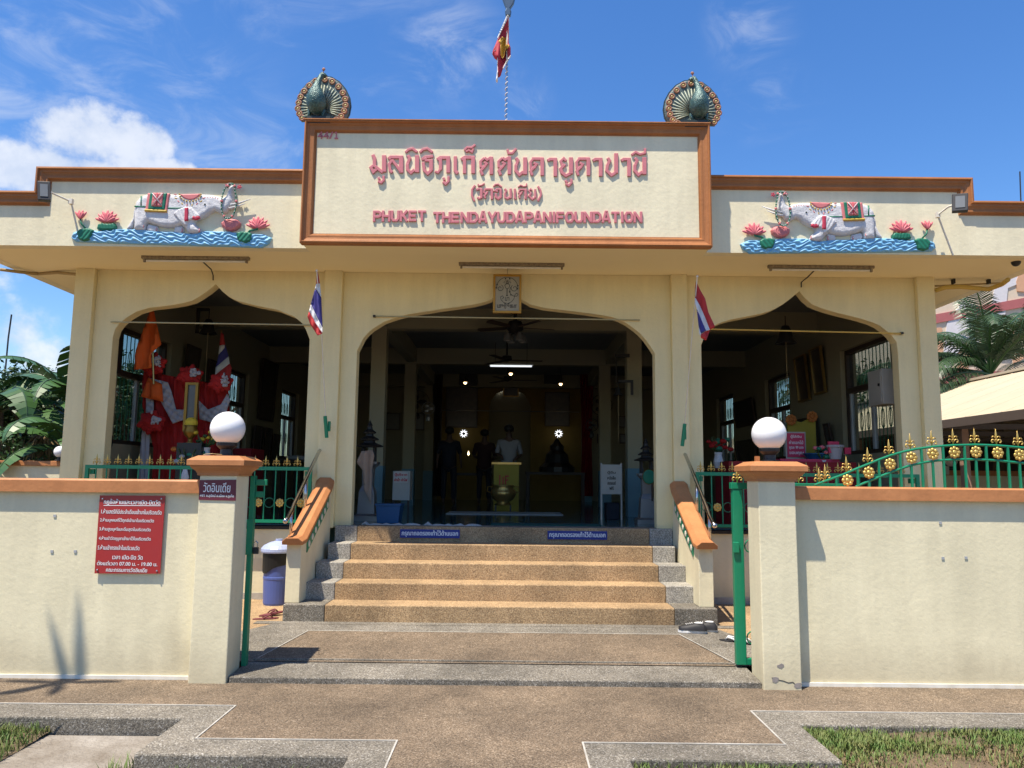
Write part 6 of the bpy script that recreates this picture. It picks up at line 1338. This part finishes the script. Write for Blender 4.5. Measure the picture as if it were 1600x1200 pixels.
o = tag(MB().lathe([(.42, 0), (.42, .12), (.30, .22), (.26, .42), (.16, .52), (.17, .62), (.09, .70), (.05, .78), (.0, .82)], (1.1, 18.6, 1.76), 14).build('altar_statue', 'pot_black'), 'dark seated statue silhouette on the altar table', 'statue')
t = thing('altar_table', 'dark offering table left of the podium with a small flame', 'table', (-1.0, 18.2, FZ)); MB().box(-1.35, -.45, 18.0, 18.5, 1.66, 1.72).build('tabletop', 'dark_brown_wood', t)
for x in (-1.3, -.5): MB().box(x - .04, x + .04, 18.02, 18.1, FZ, 1.66).build('leg', 'dark_brown_wood', t)
c = P(732, 709, 18.1); o = tag(MB().lathe([(.0, -.04), (.02, -.02), (.022, .0), (.008, .05), (.0, .07)], c, 8).build('oil_lamp_flame', 'bulb_on'), 'small bright oil lamp flame on the offering table', 'flame')
for x, y, Y, r_, lab, m in ((669, 638, 16.0, .13, 'round pale wall fan by the rear left column', 'steel_dull'), (925, 664, 16.0, .13, 'round dark wall fan by the second right column', 'dark_metal'), (653, 628, 19.0, .28, 'dark oval wall ornament in the left aisle', 'dark_metal'), (940, 633, 19.0, .26, 'dark wall ornament in the right aisle', 'dark_metal')):
    c = P(x, y, Y); t = thing('wall_fan', lab, 'fan', c); MB().tube([(c.x + r_ * math.cos(a), Y, c.z + r_ * math.sin(a)) for a in [i * math.pi / 12 for i in range(25)]], .008, 6).build('guard_ring', m, t)
    for k in range(8): a = k * math.pi / 4; MB().tube([(c.x, Y, c.z), (c.x + r_ * math.cos(a), Y, c.z + r_ * math.sin(a))], .004, 4).build('guard_wire', m, t)
    for k in range(3): a = k * 2.094; MB().ball((c.x + r_ * .45 * math.cos(a), Y + .02, c.z + r_ * .45 * math.sin(a)), r_ * .4, 8, 5, (.9, .15, .6)).build('blade', m, t)
    MB().lathe([(.0, -.14), (.05, -.13), (.05, -.06), (.02, 0)], (c.x, Y + .05, c.z - r_), 8).build('base', m, t)

# people: one skinned body each, clothes and hair as children
def skin_mesh(name, verts, edges, radii, m, parent, sub=1):
    me = bpy.data.meshes.new(name); o0 = origin_of(parent); me.from_pydata([tuple(Vector(v) - o0) for v in verts], edges, [])
    o = bpy.data.objects.new(name, me); COL.objects.link(o); o.parent = parent
    mod = o.modifiers.new('skin', 'SKIN'); mod.use_smooth_shade = True
    sv = me.skin_vertices[0].data
    for i, r_ in enumerate(radii): sv[i].radius = (r_, r_ * .85) if not isinstance(r_, tuple) else r_
    sv[0].use_root = True
    s = o.modifiers.new('subsurf', 'SUBSURF'); s.levels = sub; s.render_levels = sub
    me.materials.append(MATS[m]); return o
def person(lab, x, y, h, shirt, arms, face=-1):
    t = thing('person', lab, 'person', (x, y, FZ)); k = h / 1.7; f = face
    def v(a, b, c): return (x + a * k, y + b * k * f * -1, FZ + c * k)
    V = [v(0, 0, .92), v(0, 0, 1.15), v(0, 0, 1.38), v(0, 0, 1.47), v(0, -.01, 1.60)]; E = [(0, 1), (1, 2), (2, 3), (3, 4)]; Rr = [(.12, .09), (.11, .08), (.10, .07), .05, (.085, .10)]
    for s in (-1, 1):
        n = len(V); V += [v(s * .10, 0, .85), v(s * .11, -.01, .48), v(s * .11, .01, .07), v(s * .115, -.14, .03)]; E += [(0, n), (n, n + 1), (n + 1, n + 2), (n + 2, n + 3)]; Rr += [.085, .06, .042, .035]
        a = arms[0 if s < 0 else 1]; n = len(V); V += [v(s * .18, 0, 1.38), v(s * a[0][0], a[0][1], a[0][2]), v(s * a[1][0], a[1][1], a[1][2])]; E += [(2, n), (n, n + 1), (n + 1, n + 2)]; Rr += [.055, .042, .03]
        w = V[-1]; n2 = n + 2
        for q in range(4):
            m_ = len(V); d = Vector((s * (-.018 + .012 * q) * k, 0, (-.075 + .008 * abs(q - 1)) * k)); V += [tuple(Vector(w) + d)]; E += [(n2, m_)]; Rr += [.009]
    skin_mesh('body', V, E, [(r_[0] * k, r_[1] * k) if isinstance(r_, tuple) else r_ * k for r_ in Rr], 'skin', t)
    S = [v(0, 0, .78), v(0, 0, 1.12), v(0, 0, 1.38), v(0, 0, 1.46)]; SE = [(0, 1), (1, 2), (2, 3)]; SR = [(.19, .14), (.175, .13), (.165, .12), (.075, .075)]
    for s in (-1, 1):
        a = arms[0 if s < 0 else 1]; n = len(S); m1 = tuple((Vector(v(s * .18, 0, 1.38)) + Vector(v(s * a[0][0], a[0][1], a[0][2]))) / 2); S += [v(s * .19, 0, 1.37), m1, v(s * a[0][0], a[0][1], a[0][2])]; SE += [(2, n), (n, n + 1), (n + 1, n + 2)]; SR += [.075, .068, .066]
    skin_mesh('shirt', S, SE, [(r_[0] * k, r_[1] * k) if isinstance(r_, tuple) else r_ * k for r_ in SR], shirt, t)
    T = [v(0, 0, .92)]; TE = []; TR = [(.17, .13)]
    for s in (-1, 1): n = len(T); T += [v(s * .10, 0, .80), v(s * .11, -.01, .48), v(s * .11, .01, .12)]; TE += [(0, n), (n, n + 1), (n + 1, n + 2)]; TR += [.10, .075, .065]
    skin_mesh('trousers', T, TE, [(r_[0] * k, r_[1] * k) if isinstance(r_, tuple) else r_ * k for r_ in TR], 'trousers', t)
    MB().ball(v(0, .02, 1.65), .108 * k, 14, 10, (.95, 1.0, .82)).build('hair', 'hair_dark', t, smooth=True)
    MB().ball(v(0, -.115, 1.585), .018 * k, 8, 6, (.7, 1, 1)).build('nose', 'skin', t)
    for s in (-1, 1): MB().ball(v(s * .033, -.10, 1.61), .011 * k, 8, 6).build('eye', 'hair_dark', t); MB().ball(v(s * .095, 0, 1.60), .022 * k, 8, 6, (.4, .7, 1)).build('ear', 'skin', t)
    MB().box(*[q for pair in zip(v(-.028, -.108, 1.548), v(.028, -.10, 1.556)) for q in sorted(pair)]).build('mouth', 'hair_dark', t)
down = [((.25, .0, 1.12), (.27, -.05, .88)), ((.25, .0, 1.12), (.27, -.05, .88))]; work = [((.25, .02, 1.12), (.12, -.22, 1.05)), ((.26, .02, 1.10), (.10, -.24, 1.0))]
person('man in a white shirt looking down behind the yellow podium', P(795, 700, 15.3).x, 15.3, 1.62, 'shirt_white', work, face=-1)
person('dark haired person in dark blue standing left before the sanctum', P(702, 700, 16.8).x, 16.8, 1.66, 'shirt_blue', down, face=1)
person('person in dark red standing just left of the podium', P(757, 700, 17.2).x, 17.2, 1.64, 'shirt_red', work, face=1)

# ================================================================ beyond the walls
def cross_wall(x0, x1, lab, lx):
    w = thing('yard_wall', lab, 'wall', ((x0 + x1) / 2, 18.5, .1)); MB().box(x0, x1, 18.5, 18.65, -.1, 1.78).build('wall', 'cream_wall', w); MB().box(x0, x1, 18.44, 18.71, 1.781, 1.9).build('coping', 'orange_light', w, bevel=.01)
    p = thing('globe_lamp', 'small distant white globe lamp on the rear yard wall, ' + ('left side of the temple' if x0 < 0 else 'right side of the temple'), 'lamp', (lx, 18.4, 1.9)); MB().lathe([(.10, 0), (.10, .03), (.05, .04), (.05, .1)], (lx, 18.4, 1.9), 12).build('lamp_base', 'black_plastic', p); MB().ball((lx, 18.4, 2.12), .135, 20, 12).build('globe', 'globe_white', p, smooth=True)
cross_wall(-16, -6.0, 'low rear yard wall with orange coping left of the temple', P(92, 727, 18.4).x)
cross_wall(5.8, 14.5, 'low rear yard wall with orange coping right of the temple', P(1487, 737, 18.4).x)
o = MB().box(P(1478, 750, 18.3).x, P(1484, 750, 18.3).x, 18.3, 18.34, 1.8, 2.0).build('white_block', 'box_white', None); tag(o, 'small white block on the rear right wall', 'block')

def leaf_crown(mb, c, r, n, size, rnd, sq=.8, clump=9):
    "leaf-sized faces gathered in clumps through an uneven volume"
    cl = []
    for _ in range(max(3, n // clump)):
        d = Vector((rnd.gauss(0, 1), rnd.gauss(0, 1), rnd.gauss(0, 1))).normalized() * rnd.uniform(.35, 1) ** .6
        cl.append(Vector((c[0] + d.x * r, c[1] + d.y * r, c[2] + d.z * r * sq)))
    for q in cl:
        cr = r * rnd.uniform(.06, .16)
        for _ in range(clump):
            p = q + Vector((rnd.gauss(0, cr), rnd.gauss(0, cr), rnd.gauss(0, cr * .8)))
            u = Vector((rnd.gauss(0, 1), rnd.gauss(0, 1), rnd.gauss(0, .6))).normalized(); w = u.cross(Vector((rnd.gauss(0, 1), rnd.gauss(0, 1), rnd.gauss(0, 1)))).normalized()
            s = size * rnd.uniform(.6, 1.4); mb.add([p - u * s, p + w * s * .42, p + u * s, p - w * s * .42], [(0, 1, 2, 3)])
def tree(x, y, h, r, lab, seed, n=5200, size=.085, z0=-.1, grp='trees beyond the left wall'):
    rnd = random.Random(seed); t = thing('leafy_tree', lab, 'tree', (x, y, z0), grp)
    tr = MB().tube([(x, y, z0), (x + .1, y, z0 + h * .3), (x - .05, y + .1, z0 + h * .6)], [.16, .12, .07], 8)
    for k in range(6):
        a = k * 1.05; tr.tube([(x, y, z0 + h * .4), (x + math.cos(a) * r * .35, y + math.sin(a) * r * .35, z0 + h * .6), (x + math.cos(a) * r * .7, y + math.sin(a) * r * .7, z0 + h * .78)], [.07, .045, .02], 6)
    tr.build('trunk', 'bark', t)
    mb = MB()
    for k in range(7):
        a = rnd.uniform(0, 6.28); rr = rnd.uniform(0, .55) * r; leaf_crown(mb, (x + rr * math.cos(a), y + rr * math.sin(a), z0 + h * rnd.uniform(.35, .85)), r * rnd.uniform(.4, .62), n // 7, size, rnd)
    mb.build('crown', 'leaf_green', t)
tree(-14.6, 25.5, 5.2, 2.6, 'dense dark tree behind the banana plants at the frame edge', 11); tree(-12.4, 27.5, 5.9, 2.8, 'taller dark tree rising behind the banana plants by the column', 12); tree(-10.2, 24, 4.9, 2.3, 'bushy tree seen through the left windows, nearest the temple', 13)
tree(-13.6, 22.8, 4.7, 1.9, 'dark bush close behind the banana plants, nearer the frame edge', 17, n=8000, size=.08); tree(-12.0, 23.4, 4.9, 1.9, 'dark bush close behind the banana plants, nearer the column', 18, n=8000, size=.08); tree(-15.4, 23.6, 5.2, 2.1, 'dark bush behind the banana plants, cut by the frame edge', 19, n=8000, size=.08)
tree(-8.3, 17.5, 4.6, 1.1, 'small leafy tree outside the first left window', 14, size=.07); tree(-13.0, 31, 6.2, 3.2, 'broad tree far back beyond the left windows', 15); tree(-7.3, 15.3, 3.9, .9, 'leafy shrub tree close to the left side wall', 16, size=.06) 
# banana plants
def banana_leaf(mb, base, az, length, lift, droop, width, rnd, split=.25, fold=.35):
    d = Vector((math.cos(az), math.sin(az), 0)); side = Vector((-d.y, d.x, 0)); n = 16; rib = []; p = Vector(base); el = lift
    for i in range(n + 1):
        rib.append(p.copy()); p += (d * math.cos(el) + Vector((0, 0, 1)) * math.sin(el)) * length / n; el -= droop / n * (1 + i / n)
    tw = rnd.uniform(-.5, .5)
    for s in (-1, 1):
        for i in range(2, n):
            t = i / n; w0 = width * math.sin(math.pi * min(1, (t - .08) / .92) ** .8) if t > .1 else 0; t1 = (i + 1) / n; w1 = width * max(0, math.sin(math.pi * min(1, (t1 - .08) / .92) ** .8))
            dn = fold * (1 + .5 * rnd.uniform(-1, 1) * (1 if rnd.random() < split else .2)); gap = .0 if rnd.random() > split else .35
            a, b = rib[i], rib[i + 1]; u0 = side * s * math.cos(dn) + Vector((0, 0, -1)) * math.sin(dn) + Vector((0, 0, 1)) * tw * s * .3
            b2 = a + (b - a) * (1 - gap); mb.add([a, b, b2 + u0 * w1, a + u0 * w0 + (b - a) * .1], [(0, 1, 2, 3)])
    return rib
def banana(x, y, h, lab, seed, leaves):
    rnd = random.Random(seed); t = thing('banana_plant', lab, 'banana plant', (x, y, -.1), 'banana plants behind the left rear wall')
    MB().tube([(x, y, -.1), (x + .05, y, h * .5), (x, y, h)], [.17, .14, .08], 10).build('trunk', 'bark', t)
    for (az, ln, lift, droop, w) in leaves:
        mb = MB(); rib = banana_leaf(mb, (x, y, h - .1), R(az), ln, R(lift), R(droop), w, rnd); lf = mb.build('leaf', 'banana_leaf', t)
        MB().tube(rib, [.03 * (1 - i / (len(rib) + 2)) + .004 for i in range(len(rib))], 6).build('midrib', 'palm_leaf', lf)
BL = [(-100, 2.9, 70, 95, .42), (-40, 2.9, 52, 110, .42), (15, 2.8, 58, 95, .40), (70, 2.8, 74, 80, .42), (140, 2.8, 55, 110, .40), (190, 2.9, 62, 100, .42), (240, 2.6, 46, 120, .40), (-15, 2.7, 22, 90, .38), (170, 2.6, 18, 85, .38), (265, 2.4, 12, 70, .36)]
banana(-13.6, 20.4, 3.3, 'banana plant at the far left with a folded pale leaf', 1, BL); banana(-11.9, 20.8, 3.4, 'banana plant with one tall upright leaf', 2, [(a + 35, l, min(82, e + 12), d * .8, w) for a, l, e, d, w in BL])
banana(-11.3, 19.6, 2.3, 'lower banana plant beside the corner column', 3, [(a + 70, l * .9, e, d, w) for a, l, e, d, w in BL]); banana(-15.3, 22.5, 3.3, 'banana plant partly outside the left edge', 4, [(a + 10, l, e, d, w) for a, l, e, d, w in BL])
t = thing('dry_banana_stem', 'brown withered banana stem hanging behind the rear wall', 'plant', P(65, 720, 19.8)); c = P(66, 690, 19.8); rnd = random.Random(4); mb = MB()
for k in range(46):
    x = c.x + rnd.gauss(0, .16); mb.tube([(c.x + rnd.gauss(0, .06), 19.8, c.z + .3), (x, 19.8 + rnd.gauss(0, .1), c.z - .1), (x + rnd.gauss(0, .08), 19.8, c.z - rnd.uniform(.5, 1.1))], [.03, .025, .008], 4)
mb.build('dry_leaves', 'dry_grass', t, kind='stuff')
def shrub(x, y, z, r, h, lab, seed, m='leaf_green', size=.06):
    rnd = random.Random(seed); t = thing('garden_shrub', lab, 'shrub', (x, y, z)); st = MB()
    for k in range(8): a = k * .8; st.tube([(x, y, z), (x + r * .5 * math.cos(a), y + r * .5 * math.sin(a), z + h * .9)], [.02, .008], 5)
    st.build('stems', 'bark', t, kind='stuff'); mb = MB(); leaf_crown(mb, (x, y, z + h * .65), r, 900, size, rnd, h / r * .5); mb.build('foliage', 'banana_leaf', t)
c = P(22, 715, 19.2); shrub(c.x, 19.3, .9, .85, 1.7, 'light green leafy shrub over the rear wall at the far left', 5)
a, b = P(13, 528, 30), P(17, 503, 30); o = MB().tube([(a.x, 30, -.1), (a.x, 30, a.z), (b.x, 30, b.z + .3)], .03, 6).build('antenna_mast', 'dark_metal'); tag(o, 'thin antenna mast rising above the banana leaves', 'mast')
a, b = P(1595, 312, 60), P(1593.5, 268, 60); o = MB().tube([(a.x, 60, a.z - 6), a, b], .05, 6).build('antenna_mast', 'dark_metal'); tag(o, 'thin antenna mast above the right parapet at the frame edge', 'mast')

# shed with pale roof to the right
mat('shed_roof', (.50, .42, .29), .8, (.42, .35, .24), 1.2, .8); mat('gutter_brown', (.13, .10, .085), .5); mat('shed_dark', (.05, .04, .035), .8); mat('post_pink', (.45, .28, .2), .7)
sh = thing('market_shed', 'open shed with pale yellow sloping roof and dark gutter on the right', 'shed', (10, 16, .1))
X0, Z0, X1, Z1, Ya, Yb = 8.0, 2.76, 11.6, 4.15, 9.5, 34.0
MB().add([(X0, Ya, Z0), (X0, Yb, Z0), (X1, Yb, Z1), (X1, Ya, Z1), (X0, Ya, Z0 - .02), (X0, Yb, Z0 - .02), (X1, Yb, Z1 - .02), (X1, Ya, Z1 - .02)], [(0, 1, 2, 3), (4, 5, 6, 7), (0, 1, 5, 4), (2, 3, 7, 6), (0, 3, 7, 4), (1, 2, 6, 5)]).build('roof', 'shed_roof', sh)
MB().add([(X1, Ya, Z1), (X1, Yb, Z1), (15.2, Yb, 2.76), (15.2, Ya, 2.76)], [(0, 1, 2, 3)]).build('roof', 'shed_roof', sh)
for k in range(25):
    y = Ya + 1.0 * k; s = Vector((X1 - X0, 0, Z1 - Z0)).normalized() ; MB().add([(X0, y, Z0 + .002), (X0, y + .035, Z0 + .002), (X1, y + .035, Z1 + .002), (X1, y, Z1 + .002), (X0, y + .017, Z0 + .012), (X1, y + .017, Z1 + .012)], [(0, 3, 5, 4), (1, 2, 5, 4), (0, 1, 4), (3, 2, 5)]).build('roof_rib', 'shed_roof', sh)
MB().box(X0 - .14, X0 - .02, Ya, Yb, Z0 - .17, Z0 - .02).build('gutter', 'gutter_brown', sh); MB().box(X1 - .1, X1 + .1, Ya, Yb, Z1 + .003, Z1 + .06).build('ridge_cap', 'shed_roof', sh)
for k in range(12):
    y = Ya + .3 + 2.1 * k; MB().box(X0 + .02, 15.1, y, y + .06, Z0 - .18, Z0 - .08).build('truss', 'gutter_brown', sh); MB().tube([(X0 + .05, y + .03, Z0 - .06), (X1, y + .03, Z1 - .1)], .03, 5).build('rafter', 'gutter_brown', sh)
    if k % 2 == 0: MB().box(X0 + .2, X0 + .32, y, y + .12, -.1, Z0 - .18).build('post', 'post_pink', sh)
MB().box(15.2, 15.4, Ya, Yb, -.1, 2.8).build('back_wall', 'shed_dark', sh); MB().box(7.9, 15.4, 30.2, 30.4, -.1, 2.7).build('end_wall', 'shed_dark', sh)
# painted building behind
mat('block_cream', (.66, .55, .42), .8); mat('block_pink', (.42, .13, .13), .8); mat('block_white', (.66, .64, .66), .8); mat('block_peach', (.62, .36, .22), .8); mat('window_dark', (.08, .08, .10), .2, spec=.7)
bd = thing('painted_building', 'tall building painted in cream, dusty pink and white behind the palm', 'building', (23, 38, -.1)); YB = 38
xa, xb = P(1380, 500, YB).x, 36.0; zt_ = P(1595, 432, YB).z
MB().box(xa, xb, YB, YB + 10, -.1, 13.2).build('wall', 'block_cream', bd)
def bp(pts, m, d, nm): return MB().prism(px_line(pts, YB - d), YB - d, YB - .001).build(nm, m, bd)
bp([(1462, 491), (1462, 505), (1640, 472), (1640, 458)], 'block_pink', .08, 'painted_band'); bp([(1462, 574), (1462, 598), (1640, 610), (1640, 585)], 'block_pink', .08, 'painted_band')
bp([(1480, 505), (1505, 470), (1530, 478), (1520, 520), (1490, 560), (1478, 590), (1470, 590), (1476, 540)], 'block_white', .05, 'painted_shape'); bp([(1545, 500), (1560, 420), (1600, 415), (1600, 440), (1575, 450), (1570, 500)], 'block_white', .05, 'painted_shape')
bp([(1462, 512), (1472, 512), (1474, 560), (1462, 566)], 'block_peach', .04, 'painted_shape'); bp([(1500, 520), (1518, 524), (1512, 590), (1496, 596)], 'block_peach', .04, 'painted_shape'); bp([(1580, 500), (1600, 496), (1600, 560), (1584, 570)], 'block_peach', .04, 'painted_shape')
bp([(1588, 440), (1592, 428), (1600, 424), (1604, 456), (1590, 455)], 'block_peach', .07, 'painted_shape')
for (x0, y0, x1, y1) in ((1510, 492, 1524, 540), (1560, 510, 1574, 555), (1620, 505, 1634, 550)):
    a, b = P(x0, y1, YB), P(x1, y0, YB); w_ = MB().box(a.x, b.x, YB - .12, YB - .002, a.z, b.z).build('window', 'block_white', bd); MB().box(a.x + .1, b.x - .1, YB - .13, YB - .1201, a.z + .1, b.z - .1).build('pane', 'window_dark', w_)
# coconut palm
def frond(mb, base, az, length, lift, droop, rnd, nl=60, ll=.75):
    d = Vector((math.cos(az), math.sin(az), 0)); side = Vector((-d.y, d.x, 0)); n = 22; p = Vector(base); el = lift; rib = []
    for i in range(n + 1):
        rib.append(p.copy()); p += (d * math.cos(el) + Vector((0, 0, 1)) * math.sin(el)) * length / n; el -= droop / n * (.5 + 1.3 * i / n)
    for k in range(nl):
        t = .14 + .86 * k / nl; i = min(n - 1, int(t * n)); fpos = rib[i].lerp(rib[i + 1], t * n - i); tang = (rib[i + 1] - rib[i]).normalized(); L_ = ll * (math.sin(math.pi * min(1, t * .9 + .12)) * .8 + .2)
        for s in (-1, 1):
            dr = rnd.uniform(.35, .8); v = (side * s + tang * .75).normalized(); a = fpos; b = a + v * L_ * .55 + Vector((0, 0, -L_ * .18 * dr)); c = b + v * L_ * .35 + Vector((0, 0, -L_ * .6 * dr)); w = tang * .016
            mb.add([a - w, a + w, b + w, b - w, c], [(0, 1, 2, 3), (3, 2, 4)])
    return rib
def palm(x, y, z, lab, seed, n, length, extra=(), ll=.75, tr=1.0):
    rnd = random.Random(seed); t = thing('coconut_palm', lab, 'palm', (x, y, -.1)); MB().tube([(x, y, -.1), (x + .1, y, z * .5), (x, y, z)], [.2 * tr, .16 * tr, .14 * tr], 10).build('trunk', 'bark', t)
    spec = [(k * 360 / n * 1.0 + rnd.uniform(-12, 12), length * rnd.uniform(.85, 1.1), rnd.choice((20, 38, 55, 72, 82)) + rnd.uniform(-6, 6), rnd.uniform(75, 115)) for k in range(n)] + list(extra)
    for az, ln, li, dr in spec:
        mb = MB(); rib = frond(mb, (x, y, z), R(az), ln, R(li), R(dr), rnd, 60, ll); f = mb.build('frond', 'palm_leaf', t); MB().tube(rib, [.035 * (1 - i / 26) for i in range(len(rib))], 5).build('midrib', 'banana_leaf', f)
c = P(1548, 585, 20); palm(c.x, 20, c.z, 'coconut palm with drooping fronds behind the pale shed roof', 21, 15, 3.1, [(180, 3.0, 35, 95), (175, 2.8, 15, 60), (190, 2.9, 55, 100), (200, 2.6, 5, 55), (90, 3.0, 80, 40), (150, 3.0, 60, 80)])
palm(10.6, 24.5, 4.4, 'coconut palm glimpsed through the right windows beyond the shed', 24, 14, 2.8)
tree(13.2, 31, 6.4, 2.8, 'dark leafy tree glimpsed through the first right window', 25, grp=None)
c = P(1625, 570, 24); palm(c.x, 24, c.z, 'second coconut palm, partly outside the right edge', 22, 14, 3.4)
# unseen palm off to the left, shaped to cast the left wall's shadow streak
palm(-5.46, 4.03, 7.4, 'slender unseen palm by the pavement, shaped to shade the left wall foot', 31, 0, .5, [(10, .55, 12, 60), (172, .5, 10, 60), (-70, .4, 30, 70), (62, .36, 48, 30), (118, .30, 44, 30), (-120, .4, 20, 60)], ll=.07, tr=.3)
